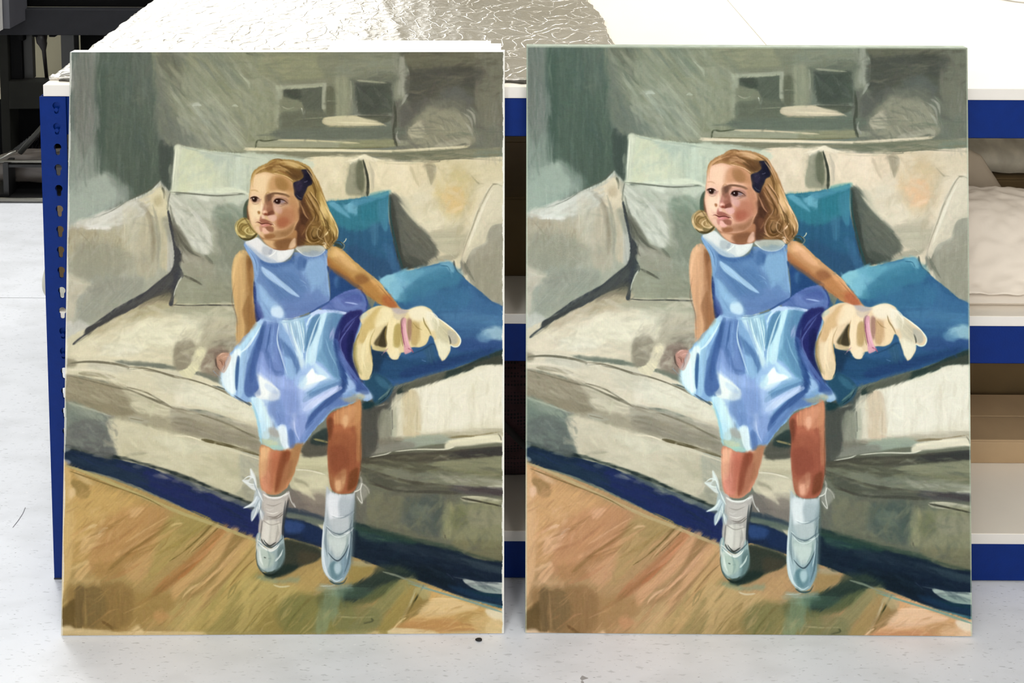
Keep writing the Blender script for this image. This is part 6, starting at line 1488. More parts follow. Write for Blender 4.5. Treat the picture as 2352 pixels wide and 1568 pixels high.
P('e4e6e8','758,1136 780,1140 778,1160 762,1172 754,1156',4,.7); P('aeb6ba','784,1142 812,1140 814,1168 800,1184 782,1176',5,.6); S('7f8a90','764,1186 784,1190 804,1182 814,1172',1,1,1.1,.7,mid=3); S('f2f4f4','760,1180 776,1188 794,1186',1,1,1.2,.7,mid=3.4); S('6a767c','752,1210 768,1224 788,1226 810,1210',1.2,1.2,1.2,.8,mid=3.4); S('eef0f0','754,1216 770,1232 790,1232 812,1216',1.2,1.2,1.2,.6,mid=3)
P('d4dcd4','758,1232 786,1236 798,1230 794,1256 776,1272 764,1256',4,.6); S('8fa09e','800,1232 798,1256 784,1280',1.5,1.5,1.6,.7,mid=6); S('3f4c54','756,1270 768,1284 780,1288 794,1272 804,1250',1.2,1.2,1.1,.75,mid=3.4); S('e8eef0','746,1212 744,1250 746,1290 756,1322 770,1334',1.5,1.5,1.3,.75,mid=4.5); S('55666e','752,1214 750,1250 754,1280',1.2,1.2,1.4,.5,mid=3); S('4d5f68','810,1220 806,1256 802,1290 792,1320',1.5,1.5,1.5,.65,mid=5); S('dfe8ec','806,1226 804,1256 798,1284',1,1,1.1,.6,mid=2.6)
P('5f8088','760,1298 772,1290 770,1312 776,1330 764,1328 756,1314',3,.6); P('bed0d6','772,1296 784,1294 786,1310 776,1318 770,1308',2.5,.7); S('e9f0f0','764,1330 776,1336 790,1328',1.2,1.2,1.2,.6,mid=3); S('2f474e','758,1334 772,1342 790,1340 800,1326',1.5,1.5,1.6,.65,mid=4); P('9fb0ac','735,1342 760,1344 810,1342 806,1352 760,1354',4,.35,'h')
# rabbit
S('a48f54','834,744 826,768 818,790 816,820 826,848',1.2,1.2,1.4,.5,mid=4); S('f2e4b8','846,770 838,790 834,820 842,850',1.5,1.5,1.6,.6,mid=8); S('b39a5c','862,756 852,780 852,806 858,840',1.2,1.2,1.4,.6,mid=4); P('d2b878','836,742 858,722 876,716 872,738 852,756 840,768',4,.5,'o'); P('f0e2b6','878,708 900,712 902,728 886,742 866,750 866,734',4,.6)
P('3e3626','884,754 890,752 888,776 890,794 880,798 870,792 876,772',2,.75); S('9a8448','892,740 886,764 888,792',1,1,1,.7,mid=3); P('f0dfb0','898,738 908,736 904,764 904,796 912,812 902,816 892,798 890,770 892,752',2.5,.65); P('ad9758','910,748 920,746 922,776 918,794 908,792 906,770',2.5,.6); S('e8d4a0','914,800 920,812 912,824',1,1,1.2,.6,mid=4)
S('e8b4ba','930,738 933,762 938,788 944,804',1.2,1.2,1.2,.8,mid=5); S('96566a','923,742 925,768 931,798',1,1,1,.7,mid=2.4); P('9a7862','938,738 946,738 947,760 942,780 937,766',2,.6); P('b89c62','948,744 962,748 966,776 958,792 946,788 946,766',3,.5,'v'); S('8c7840','948,740 958,752 970,758',1,1,1,.5,mid=2.4)
P('f2e8ca','944,714 966,706 982,714 978,730 958,734 944,728',4,.6); S('94824e','972,730 976,744 984,756 992,772',1,1,1.1,.75,mid=3); S('f6efd8','982,718 996,722 1006,738 1004,760',1.5,1.5,1.6,.7,mid=7); P('c9c1a0','1000,742 1018,752 1030,776 1024,792 1008,776',4,.5,'d'); S('f4f0da','1004,730 1026,746 1046,762 1056,778',1.2,1.2,1.2,.8,mid=3.4); S('5a564a','1031,774 1034,782 1034,792',1,1,1.1,.7,mid=3); P('ece6c8','1004,790 1016,788 1030,796 1030,810 1018,826 1010,812',2.5,.6)
S('2c4258','858,806 876,812 896,826 916,828',1.2,1.2,1.6,.6,mid=4); S('27405e','940,816 970,804 996,790 1004,812',1.5,1.5,2,.5,mid=5); S('6f95bc','985,800 990,826',1.2,1.2,1.8,.4,mid=6)
# hand
P('b88f78','500,818 512,810 528,812 532,824 524,844 516,856 506,850 500,836',1.5,.6); S('d8b49c','503,818 510,812 518,811',1,1,1,.8,mid=3); S('d4ae96','512,822 520,818 528,818',1,1,1,.7,mid=3); S('6b4a3a','504,826 510,830 512,838',1,1,1,.7,mid=2); S('7d5a48','516,828 518,840 514,850',1,1,1,.6,mid=2); S('4a3c34','496,824 498,838 506,850',1.2,1.2,1.4,.6,mid=3)


# ---- deeper tones in the dress and the skin ----
P('5a84bd','566,560 600,582 640,602 665,600 690,582 745,578 752,610 757,660 752,692 700,720 640,733 602,732 588,700 586,640 584,600',4,.33,'d'); P('4b74b2','604,606 650,618 690,640 700,680 660,696 620,660 604,630',8,.35,'d'); P('3f69ab','690,588 704,598 700,622 684,616',3,.5); P('7fa9d6','712,612 740,600 748,636 736,656 716,648',4,.5)
P('bcd6ee','602,614 618,622 650,646 678,670 690,682 672,676 642,656 612,634',2,.6,'d'); P('dcecf6','626,706 642,704 652,718 646,730 626,724',3,.7); P('9dc4e6','594,650 606,664 622,690 640,704 624,706 604,690',4,.5); S('89afdd','564,566 578,590 586,616 586,640',1.5,1.5,1.5,.6,mid=6); S('4a72ae','574,574 588,600 592,628',1,1,1.2,.6,mid=3)
P('4263b4','570,900 566,880 584,820 600,770 610,770 600,830 594,876 600,906',4,.35,'v'); P('5d7fc8','610,800 640,800 656,850 640,866 612,848',6,.3,'v'); P('6484c8','624,900 680,900 690,950 660,974 628,962',9,.3,'v'); P('4469b4','770,690 830,668 840,700 800,716 752,712',5,.4,'d'); P('4a57a8','784,690 824,676 832,694 800,704',3,.4); S('a9b8e4','793,694 812,697 824,699',1.2,1.2,1.5,.8,mid=4)
P('5585b8','752,740 786,730 768,770 774,810 788,860 772,866 756,830 744,790',5,.35,'v'); P('2b56aa','766,794 780,836 798,872 790,900 776,894 782,860',4,.35,'d')
P('a67b4a','540,640 550,600 560,590 580,600 584,650 580,690 592,740 576,762 550,792 546,750 548,720 540,690',5,.28,'v'); P('8a6138','566,600 582,604 583,660 578,690 590,736 584,752 572,750 570,700 566,650',4,.4,'v')
P('a8763f','756,600 790,590 830,630 872,664 900,700 908,706 884,702 850,680 810,650 770,620',5,.35,'d'); P('8e5f34','756,610 790,630 830,660 866,690 850,684 806,652 768,626',3,.45,'d'); P('e0b47a','770,574 784,582 806,604 822,620 808,618 786,600',3,.5); P('a35c34','880,686 898,684 914,704 896,706',3,.5)
S('6b4a30','540,650 534,690 545,730 546,790',1,1,1.6,.35,mid=3); S('8a6238','866,652 886,674 904,696',1,1,1.5,.4,mid=3)
P('8f5a3e','604,1060 612,1110 640,1128 664,1100 676,1060 660,1050',9,.22,'v'); P('7d4b33','760,1000 826,1000 826,1090 800,1110 764,1080',10,.25,'v')
repaint(11000, (130, 105, 1175, 1477), 12, 3, .5, .024, 2)
# ---- head ----
# hair mass
P('a08049','581,400 596,384 612,377 627,368 654,367 683,371 711,384 723,402 736,426 746,453 757,484 771,507 778,526 778,545 768,560 753,574 744,566 730,562 702,562 680,560 670,540 600,530 575,470 576,432',1.2,.99,'v')
P('6b4a30','676,440 700,450 716,480 720,520 712,555 695,562 684,550 678,520 686,500 690,470',5,.9,'v')
P('4f3528','690,455 705,470 718,490 712,510 700,512 692,490',5,.8)
P('5b3c2c','682,515 696,505 704,520 702,545 698,562 684,566 676,556 678,535',4,.9)
P('b8945a','590,392 606,382 625,374 650,370 660,380 640,386 615,388 598,396 584,408 580,420 578,412',3,.85,'d')
P('7a5a33','612,384 628,376 650,378 670,388 690,404 676,412 655,400 635,392 618,392',4,.7,'d')
P('5f4a2c','655,392 680,388 702,392 700,410 680,416 665,405',5,.75,'d')
P('c9a66e','625,386 645,382 660,392 650,396 632,394',3,.7,'d')
P('d9bd84','655,372 675,374 690,382 680,386 662,380',3,.6); P('b99b5c','690,378 706,382 716,396 708,396 696,390',3,.7)
S('8a6438','610,392 622,378 636,370',3,4,2,.6); S('6e4c28','628,368 640,366 650,370',3,3,2,.6); S('c39c62','598,392 615,382 628,380',4,4,2,.6)
S('e2c08e','629,398 645,402 660,407 674,416',2,2,1.2,.9); S('8b5f36','640,392 655,398 672,408',3,3,1.5,.6)
P('8f7440','716,400 730,430 740,455 742,480 728,470 722,440 712,420',3,.8,'v')
P('c9a860','735,440 746,465 756,490 768,512 774,535 766,545 756,520 744,500 736,470',3,.85,'v')
P('d9bd74','738,470 748,490 752,520 742,520 736,495',3,.85,'v')
P('5f4a28','745,490 756,505 760,530 752,530 746,510',3,.7)
S('e6cf9a','757,487 764,500 766,506',3,2,1.2,.85)
P('a9854f','700,440 715,450 725,470 730,490 722,500 712,480 704,462',3,.8,'d')
S('c9a97a','708,445 718,462 728,480',4,3,1.5,.7); S('7a5a36','700,452 712,470 724,492',3,4,2,.7)
S('70501f','728,462 736,470 734,484',3,4,2,.6); S('d8ba80','722,455 732,470 738,490',3,3,1.5,.5)
S('d9b996','725,497 718,510 708,520 704,532',2.5,3,1.2,.85); S('8f6b48','715,500 706,512 700,520',2,3,1.5,.6)
P('8a6a3c','704,520 720,508 735,515 742,535 736,552 718,558 705,548',4,.85)
S('c7a877','706,525 703,540 712,552 726,552 735,542',3,3,1.5,.8); S('54401f','722,525 714,538 722,546 730,538 734,528',4,4,1.5,.85)
S('caa25f','716,522 728,520 738,528 736,540 728,545',3,2,1.2,.8); S('b89460','712,512 722,515 738,508 750,512',3,3,1.5,.6)
S('e0c68e','742,545 752,536 758,526',3,3,1.5,.85); S('d8bb80','745,540 756,532',2,3,1.2,.6); S('5a4425','748,520 760,530 764,548',3,4,2,.6)
P('7d6139','740,545 765,540 776,545 766,560 753,572 744,562',3,.75); S('c4a46a','745,552 742,562 750,572',2.5,3,1.2,.8)
S('ddd0a0','770,515 777,530 775,545',3,2,1.5,.7); S('a88c58','764,548 768,560 762,568',3,2,1.5,.7)
S('3d3a28','770,556 782,556 788,564 785,572',2,1.5,1,.85); S('9b8a60','784,556 792,563 790,570 786,573',1.5,1.5,1,.85); S('d9d6b8','789,558 794,553 796,548',1.5,2.5,1,.9)
P('3d3d26','766,558 778,560 786,566 784,572 772,566',2,.7)
P('e9d6b8','743,557 750,560 750,572 745,566',1.5,.9)
S('8d7040','690,560 710,562 735,562',4,3,2,.6); P('66502f','690,548 730,556 742,564 700,564 688,560',3,.6)
# left curls
P('3f4636','567,462 575,458 576,480 574,505 566,505 561,490 562,474',2,.85); P('4d5a4c','561,478 566,470 566,500 560,498',2,.8)
P('7a5238','569,475 574,478 578,510 584,530 578,525 570,505',2,.85)
P('a59258','560,500 572,505 582,522 594,537 585,548 570,549 552,545 544,530 544,515 550,505',1.5,.97)
P('cdb87c','550,508 562,505 572,512 582,530 590,540 580,540 566,528 556,520',3,.7); P('7d6a34','551,522 560,514 570,522 568,534 556,534 551,528',2.5,.85); P('a89453','558,520 566,520 568,530 560,530',2,.8)
S('dcc98e','546,516 544,528 550,538 560,542 578,540 588,534',2.5,3,1.2,.85); S('4a4126','560,547 575,549 588,540 592,534',3,4,1.5,.85); S('c8b878','549,506 545,520 548,536',2.5,2,1.2,.7)
S('8d7a42','566,512 574,522 578,530',2,3,1.5,.5); S('6a6038','548,538 556,548 566,552',1.5,2,1.2,.6)
# neck
P('a87a4e','598,540 606,552 615,562 628,571 645,574 662,574 681,569 684,550 682,530 660,535 630,540',1.2,.98)
P('d8b080','606,550 620,552 634,556 638,572 622,567 610,558',3,.9); P('8b6540','634,556 650,552 670,548 674,560 660,572 640,573',4,.85); P('6f4f34','640,553 664,548 670,556 650,562',4,.5)
P('e0c0a0','668,560 676,548 681,550 679,566 668,571',2,.85); P('c98f66','600,543 608,556 620,566 614,562 604,552',2,.6); S('7a4a38','628,571 645,574 662,573',1.5,1.5,1,.8)
# face
P('d9b288','585,404 598,399 612,396 635,402 655,408 672,420 678,440 686,463 690,484 688,503 680,518 674,532 662,543 645,549 625,550 610,548 598,541 587,530 578,514 573,492 571,474 574,455 577,430',1.3,.99)
P('e8c79c','582,410 600,400 622,402 630,420 620,445 608,465 600,500 585,520 576,500 572,475 576,450 578,430',5,.85); P('ecd0a8','576,475 590,472 600,485 596,505 584,512 577,495',5,.7)
P('e9cba2','585,408 612,402 618,425 606,445 586,440',6,.6)
P('c39660','622,412 640,404 660,412 672,430 676,445 662,440 645,436 628,438 616,442 612,432',5,.75); P('8a6a3e','634,408 650,408 660,420 658,436 645,436 636,430',4,.75); P('a77f4c','655,412 670,424 674,440 662,438',4,.7)
P('c79c6c','660,438 676,442 684,462 686,480 672,472 662,456',5,.75); S('dfbb8a','620,441 635,440 646,440',2,3,1.5,.7)
S('c79c68','577,438 586,437 594,440',3,3,2.5,.7); S('b98f56','611,447 616,442 620,444',3,3,2,.7)
P('8c6a52','612,449 622,445 633,443 628,452 624,460 620,470 614,468 612,458',2.5,.85); P('6e5444','616,452 625,447 624,458 618,462',2.5,.6)
S('7d5f45','616,451 624,446.5 632,444.5 642,445 654,446.5 663,450 667,453',5,4,2.6,.62); S('6b4d38','632,445 642,445 652,446.5',3,3,1.8,.5); S('8f6c4a','640,446 655,450 664,454',3,4,2,.7)
P('c69a7c','626,456 634,450 648,449 660,454 666,462 650,456 634,458',2.5,.7)
# left eye
P('caa086','575,453 585,449 596,452 602,460 598,466 586,467 577,462',2.5,.7); S('e9cdb0','577,451 586,448 596,452 600,458',1.5,1.5,1.2,.8)
P('b9a08e','578,455 590,453 597,458 592,464 582,463',1.5,.8); P('35231a','581,455 586,452.6 591,454 593,459 589,464 584,463.5 581,460',1,.97)
P('6e4c20','583,460 588,461 590,463 586,464',1,.8); S('2a1c16','575,455 582,452 590,452.5 596,457',1,1.6,1,.95); P('f2e6dc','582.5,455 585,455 585,458 583,458',.7,.95); S('9a7660','594,462 598,459 602,458',1.5,1.5,1.5,.6); S('b08c78','580,466 588,468 596,466',1.5,1.5,1.5,.6)
P('1c120e','584.5,456 588,455.5 589,460 585.5,461',.8,.8)
# right eye
P('b98a72','627,460 634,454 646,452 658,456 664,463 660,470 645,472 632,470',2.5,.75); S('e2bfa6','627,464 630,458 636,453.5 646,451.5',1.5,2,1.2,.75)
P('bcaeb0','630,462 645,458 656,463 652,468 640,470 631,468',1.5,.85); P('2e1a18','633,459 639,457.5 645,459.5 646,465 641,469 635,467 632,463',1,.97)
S('22140f','629,465 633,459.5 641,457 650,458.5 657,463 662,467',1.6,1.6,1,.95); P('4e3a5c','641,465 645,464 644,468 640,469',.8,.7); P('d9cbd6','636.6,461 639,461 639,463.5 637,463.5',.6,.9)
S('d9c3bd','636,471 645,470 654,466',1,1,1,.6); S('7a5a4c','650,465 657,468 664,470',1.5,1.5,1.5,.6); S('80604e','648,471 656,471 664,469',1.5,2,2,.6)
# nose
P('a87860','612,462 622,460 627,468 628,480 632,490 626,495 617,497 606,493 603,484 606,475',3,.85); P('8a5640','616,478 626,480 631,490 624,495 616,494 613,485',2.5,.75)
P('b9806a','605,480 612,478 614,488 606,490',2.5,.7); P('edcfae','598,475 604,468 606,476 602,490 598,486',2.5,.8); P('e6b99c','608,486 613,486 615,491 612,493',1.3,.7)
P('7d4028','605,489 611,489 613,493 607,494.5',1.2,.85); P('6c3426','616,489 624,487 627,491 620,496 616,494',2,.7); P('9a6a28','593,487 597,486 598,491 595,493',1.3,.8); S('b98a50','597,487 598,492',1.5,1,1,.5)
P('c9a07c','613,466 618,466 616,480 611,480',2.5,.5)
# cheek lights and reds
P('e0b49c','630,470 638,469 646,477 650,482 648,492 642,492 634,486 629,478',2.5,.85); P('dcae98','616,497 627,492 636,495 639,502 632,509 624,508 618,502',2,.88); P('e6c0ae','620,498 628,496 632,502 626,506',2,.6)
P('b98360','644,482 668,468 684,474 688,492 684,510 672,524 652,532 640,528 634,516 640,500',9,.7); P('b0694a','638,508 650,498 664,500 668,512 656,522 643,522',8,.75); P('a65c3e','640,510 652,506 656,516 645,519',6,.5); P('c9956c','664,470 680,470 684,486 676,496 664,488',7,.6)
P('cf9f70','680,476 687,480 688,500 680,512 676,500',3,.7); P('b58a62','640,530 665,522 680,512 674,532 662,543 640,545',4,.75); P('ab8560','636,530 655,532 650,545 632,546',4,.6)
S('dcb07c','688,500 682,512 676,522',1.5,2,1.2,.7); S('8f5f3a','689,478 690,495 688,503',1.5,2,1.2,.7)
# mouth
P('a3674f','600,506 606,503 612,505 617,508 622,512 612,512 601,512',1.5,.8); P('cf9a84','597,505 602,497 606,502 602,508 597,509',1.5,.7); P('e8c4ac','602,494 608,495 609,502 604,503',1.5,.8); P('b06f5c','599,497 602,496 601,504 598,504',1.5,.5)
P('cf8c7c','599,514 606,515 612,514 616,516 612,520 604,521 600,518',1.3,.9); P('a8604e','612,514 620,514 626,518 618,520 612,518',1.5,.8); P('e0a898','606,515.5 611,515 610,518 606,518.5',1,.6)
S('6e3a2c','588,511.6 593,509.6 598,511.6 602,513.6 608,513 614,512.4 620,514 625,517',1.6,1.6,1.2,.85); S('5a281f','596,511 601,513.6 606,513.4 611,512.6',1.8,1.6,1,.7); S('8a5a44','622,514 627,515.5 631,517',1.6,1.2,1.6,.6); S('a07a58','584,511 588,512',1.5,1.2,1.2,.7)
S('f0d2bc','624,511 629,514 633,519',1.5,1.5,1,.8); P('c08b70','597,520 604,521 606,530 600,532 597,526',2,.75)
P('9a6850','612,520 622,520 630,524 628,532 618,532 612,528',2.5,.8); S('5e3c2a','613,527 616,528',2,2,1.5,.6); P('e3b49c','606,523 611,524 614,530 620,533 617,538 608,536 603,530',1.8,.85); P('e8c9a8','590,520 597,522 600,536 596,536 588,526',3,.6)
P('a2724a','608,538 620,536 630,537 632,545 622,549 610,548',2.5,.8); P('8f6440','612,541 628,540 624,547 612,547',2.5,.6)
# hair at the temple and ear shadow, bow
P('9a7850','676,426 682,440 690,455 700,500 706,515 698,510 690,490 686,465 678,448',2,.8); S('b89470','686,462 692,480 700,495 702,508',2.5,3,1.5,.6)
P('262433','693,392 700,390 709,391 716,400 719,412 718,424 708,430 704,440 698,452 694,461 686,459 678,450 676,438 674,428 676,420 688,416 698,408 696,400',1.3,.98)
P('3b3346','680,420 690,416 696,428 690,440 682,436',3,.7); P('1b1a28','704,400 714,404 716,418 708,424 702,414',3,.7); S('6b6478','699,419 704,418 707,416',2,2,1.2,.7); S('5a5468','684,424 688,422',2,2,1.5,.5)
S('4e5560','682,448 688,454 694,456',1.5,2,1.2,.7); S('56506a','690,430 694,426',1.5,2,1.2,.5)
# ---- hair strands, and the last touches on the face ----
for s_ in ("584,410 588,396 600,388 616,382", "583,420 583,404 592,394 606,388", "590,398 604,388 622,380 640,376", "582,432 581,416 584,404"):
    S('c9a468', s_, 1.5, 1.5, 1, .6, mid=3.5)
for s_ in ("588,402 600,392 614,387", "608,384 622,379 634,378", "614,391 630,384 650,386", "628,398 644,392 660,398"):
    S('7a5730', s_, 1.2, 1.2, 1, .5, mid=2.6)
for s_ in ("640,374 660,372 682,378 698,386", "650,380 668,380 686,388", "632,382 648,384 664,394 676,404", "696,380 712,392 724,412 732,432", "704,390 718,410 728,436"):
    S('d2b078', s_, 1.5, 1.2, 1.2, .6, mid=4)
for s_ in ("654,386 672,390 688,400", "664,398 676,404 686,412", "690,378 706,388 716,402", "712,404 722,424 728,444", "716,420 724,440 726,460", "642,378 652,384 666,386"):
    S('5c4222', s_, 1.2, 1.2, 1, .65, mid=4)
P('5a3f28','664,392 684,392 698,396 694,408 680,414 668,406',4,.6)
for s_ in ("706,446 716,462 728,478 734,494", "702,456 712,474 722,486", "714,440 724,456 734,470", "732,470 740,486 746,500 752,516"):
    S('cdaa74', s_, 1.5, 1.2, 1.2, .75, mid=4.5)
for s_ in ("704,446 714,464 724,480", "710,440 720,454 730,468 736,484", "734,480 744,500 750,520", "700,470 710,488 716,504", "726,486 732,500 730,512"):
    S('553d20', s_, 1.2, 1.2, 1, .75, mid=3.6)
P('4c3020','690,464 698,474 710,494 704,506 692,500 690,480',3,.7); P('7c5a3a','696,470 706,486 716,500 710,506 698,490',3,.55)
P('e0c284','738,462 746,474 754,494 750,506 742,496 736,478',3,.6); S('f0dcaa','748,474 756,488 762,500',1.5,1.5,1,.7,mid=3)
# ringlets
for c_, s_, w_ in (('5a4018','716,520 708,534 712,550 724,554 736,546 738,532 730,520 718,520',5), ('dcb880','712,516 704,530 706,548 718,558 734,554 744,540',3.4), ('3f2b14','722,528 716,538 722,548 730,544 732,532 724,526',5), ('b9925a','720,522 714,536 718,550',2.5), ('e0c088','728,524 738,530 740,542 732,550',3), ('efd6a4','740,548 750,538 758,528',3.6), ('6a5026','746,520 756,532 760,548 752,560',5), ('d9be84','756,516 768,532 770,548',3.5), ('54401f','764,530 768,548 762,560',3.5), ('c0a060','742,556 750,566 756,570',3), ('6b5028','726,556 738,562 748,560',4), ('cba76c','700,548 712,556 724,560',3), ('8c6c3e','692,552 706,560 722,562',4)):
    S(c_, s_, 1.2, 1.2, 1.1, .8, mid=w_)
P('7a6233','549,516 558,512 568,518 572,530 564,537 554,536 548,528',2,.8); P('b59c5e','556,520 564,519 568,528 562,533 556,530',2,.75); P('4e401f','550,520 556,514 560,518 554,532 549,528',1.6,.5)
for c_, s_, w_ in (('e2d096','547,512 543,524 546,536 556,543 572,542 586,536',4), ('cdb679','556,508 566,508 576,516 584,530',3), ('8f7b42','562,512 572,520 578,532',2.6), ('4c4224','548,540 560,549 576,550 590,541',3.4), ('d8c488','560,545 574,545 584,540',2.4), ('b8a060','546,506 541,518 542,532',2)):
    S(c_, s_, 1.2, 1.2, 1, .8, mid=w_)
# face: planes and lights
P('f0d8b2','582,472 592,468 600,478 598,496 590,506 582,498',6,.6); P('ecd0a4','590,410 612,404 624,410 622,432 608,440 592,436',8,.5)
P('d8b184','616,408 636,404 646,410 640,428 624,436 616,428',7,.5); S('ba8c58','640,401 656,408 668,418 674,430',2,2,2,.5,mid=4)
P('b89878','626,470 640,474 652,472 664,466 668,472 652,480 636,478',4,.4); P('d3a184','586,498 592,504 598,506 594,512 586,508',3,.35)
S('f4dcbc','601,462 602,472 601,482 604,488',1.5,1.5,1.6,.6,mid=3.6); P('7b4c38','622,466 628,470 631,480 627,488 622,480',3,.45)
P('efc9ae','606,489 609,487 612,488 610,492',1,.6); S('5c2e20','611,493.5 616,494.5 621,493 626,490',1,1.2,1.1,.65,mid=1.8)
P('a36a54','600,499 604,503 609,505 614,506 620,509 614,511 604,510 598,508',1.8,.55); P('d79c8c','600,515 606,515.5 612,515 613,518 606,520 601,518',1.3,.6)
P('8f5f4a','603,520 612,521 622,521 624,524 614,525 605,524',2.2,.45); P('ecc8ac','604,524 611,525 616,530 618,534 610,536 605,531',2.2,.6)
P('a57c56','625,530 645,532 662,526 674,516 676,524 664,538 646,545 628,545',5,.5); S('d9b68c','640,528 656,524 670,514',3,3,3,.4,mid=5)
S('2c1a14','577,456 582,452.8 588,452.4 594,455.4',1.1,1.2,.9,.8,mid=1.8); P('f8efe6','583,455.4 585.2,455 585.4,457.4 583.4,458',.6,.95)
S('2a1712','629.5,464 634,459 641,457.2 649,458.6 656,462',1.2,1.2,.9,.75,mid=2.2); P('eee2e2','636.4,460.6 639,460.4 639.2,463 636.8,463.2',.6,.95); S('e8cdb6','630,457 637,453.4 647,453 657,457',1,1,1.2,.6,mid=2)
S('8a6a52','580,467.5 588,469.5 596,467.5',1,1,1.4,.4,mid=2); S('86604c','634,474 644,474.5 655,471.5',1,1,1.6,.45,mid=2.4)

# the shaded side of the face
P('b98a58','626,408 646,406 662,412 672,424 678,444 662,440 644,436 626,438 618,430',6,.6); P('94703f','636,410 652,412 662,424 660,438 644,436 634,424',4,.6)
P('b07f54','668,446 680,456 687,474 688,496 682,512 676,500 672,480 664,466',5,.6); P('a9704c','646,486 662,478 676,484 680,500 670,518 654,526 640,522 634,508',7,.6); P('a25f42','640,506 654,500 664,508 656,520 643,521',5,.5)
P('a17a52','612,536 640,534 664,526 680,510 676,528 662,542 644,548 620,548',5,.6); P('8a6440','644,536 662,530 674,520 670,534 656,544',4,.5)
P('7c5a42','610,450 618,446 628,446 632,450 626,456 625,464 620,472 613,470 609,460',2.5,.7); P('5f4334','615,450 624,448 623,458 618,464',2,.55)
P('96684e','616,466 624,462 628,474 630,486 634,492 627,495 618,490 613,484',3,.65); P('6f4432','618,488 627,484 631,491 625,495.5 618,494',1.8,.7)
P('dba988','604,484 612,483 616,488 612,493 605,492',2,.75); P('f0cdb0','605,486 610,485 611,489 606,490',1.2,.8); P('7c3e28','608,490.5 614,490 616,493.5 610,495',1,.85); P('8f5c2c','593,486 598,485.5 599,490.5 595,492',1.2,.75)
P('cda692','630,470 640,470 646,478 650,484 646,492 636,488 630,480',3,.6); P('dbb09a','618,497 628,494 636,498 636,505 628,508 620,504',2,.7)
P('94604c','598,507 604,503.5 610,504 616,506 624,510 630,514 618,513 604,513',1.6,.75); P('c48474','600,515.5 608,516 616,515 621,517 615,521 605,521.5',1.5,.75); P('e0a898','603,516.5 609,517 607,519.5 603,519',1,.6); S('52231a','592,511 598,512 602,514.6 608,513.6 615,513 622,514.6 629,516.4',1,1.2,.9,.85,mid=1.8)
P('8f5e46','612,521.5 624,520.5 630,524 628,533 618,531 613,526',2.2,.7); P('c08a70','598,521 604,523 604,531 599,530',1.8,.6); P('e2b298','605,524 611,526 615,531 620,535 614,538 607,536',1.6,.75); P('94663f','612,541 628,538 634,543 626,548 612,547.5',2,.75)
# eyes set back into shade
P('8a6650','628,462 632,456 640,452.5 650,453 658,456 664,462 662,468 650,470 640,471 630,469',3,.5); P('b79a88','634,467.5 640,468.5 650,467 656,465 652,469.5 642,471.5 635,470.5',1.2,.55)
P('2a1714','632,460 637,457.8 643,458.4 645.5,462 644,467 640,469 635,467.6 632,464',1,.95); S('2a1712','629.5,464.5 634,459.4 641,457.4 649,459 657,462.6',1.6,1.2,1.1,.85,mid=2.8); P('8d7c86','646,461.5 652,462 655,464.5 648,466',1.2,.75); P('f0e4e0','636,460.8 638.2,460.6 638.4,463 636.4,463.2',.7,.9)
S('6a4a3a','645,469 654,468 664,467',1,1.4,1.6,.55,mid=2.4); S('6e5038','617,449 625,445.5 634,444.4 644,445.4 656,448 666,452.4',1.6,1.6,1.6,.7,mid=3.8); S('d9b090','630,456 636,452.6 646,451.6 656,454.4',1,1,1.4,.5,mid=2)
P('a8826a','576,456 582,452.5 590,452.5 598,457 600,462 592,466.5 584,466 578,462',2,.45); P('2c1a13','580.5,456 585,453.4 590,454 592,458 589.5,463 585,464 581.5,461.5',1,.95); P('a8948a','592.5,458 596,459 594,461.6 591.6,462',1,.6); S('2c1a14','576,456.6 581,453.4 588,452.6 595,456',1.2,1.2,1,.85,mid=2.4); P('f4e8dc','583,455.6 585,455.4 585.2,457.6 583.2,458',.6,.95)
# neck and the hair beside the jaw
P('805a3a','630,557 652,553 672,549 680,552 672,560 664,570 644,573 632,568',4,.6); P('d6b490','668,558 676,549 681,552 680,564 670,571 664,570',2,.7)
P('5a3c2a','686,482 694,478 706,492 712,508 708,524 704,544 700,562 686,564 680,556 684,540 684,520 688,502',4,.65); P('412a1e','692,492 702,496 706,510 700,522 692,510',3,.55); P('7a5436','690,522 700,516 702,532 694,544',3,.45)
S('c49a6a','690,466 696,480 702,494 710,504',1.5,1.5,1.3,.6,mid=4); S('8f6a44','694,540 702,528 710,518',2,2,1.5,.5,mid=5); S('dcbc90','725,496 718,508 709,520 704,532',1.2,1.2,1,.8,mid=3); P('6b4c2a','716,500 722,504 712,520 704,530 704,516',3,.5)
P('a98a50','748,500 758,504 768,520 768,536 758,530 750,516',4,.4); P('5c4624','726,540 740,534 752,548 744,558 730,552',3,.45); S('e6cf9c','757,486 764,500 772,516 776,532',1.2,1.2,1.2,.6,mid=3); S('4a3a1e','744,500 752,512 756,528',1.2,1.2,1.2,.6,mid=4)
P('b9a46c','552,508 562,504 572,508 576,520 570,516 560,512',2.5,.6); P('8a7640','556,536 570,534 582,534 576,542 562,543',2.5,.5)
P('a8925a','553,518 562,515 570,522 570,532 560,536 552,530',3,.75); S('d8c890','548,514 552,508 560,507',1.2,1.2,1.2,.6,mid=3); P('c8ac70','718,524 728,522 734,532 728,544 718,544',4,.35); S('6b5028','733,520 740,530 738,546',1.2,1.2,1.2,.6,mid=4)
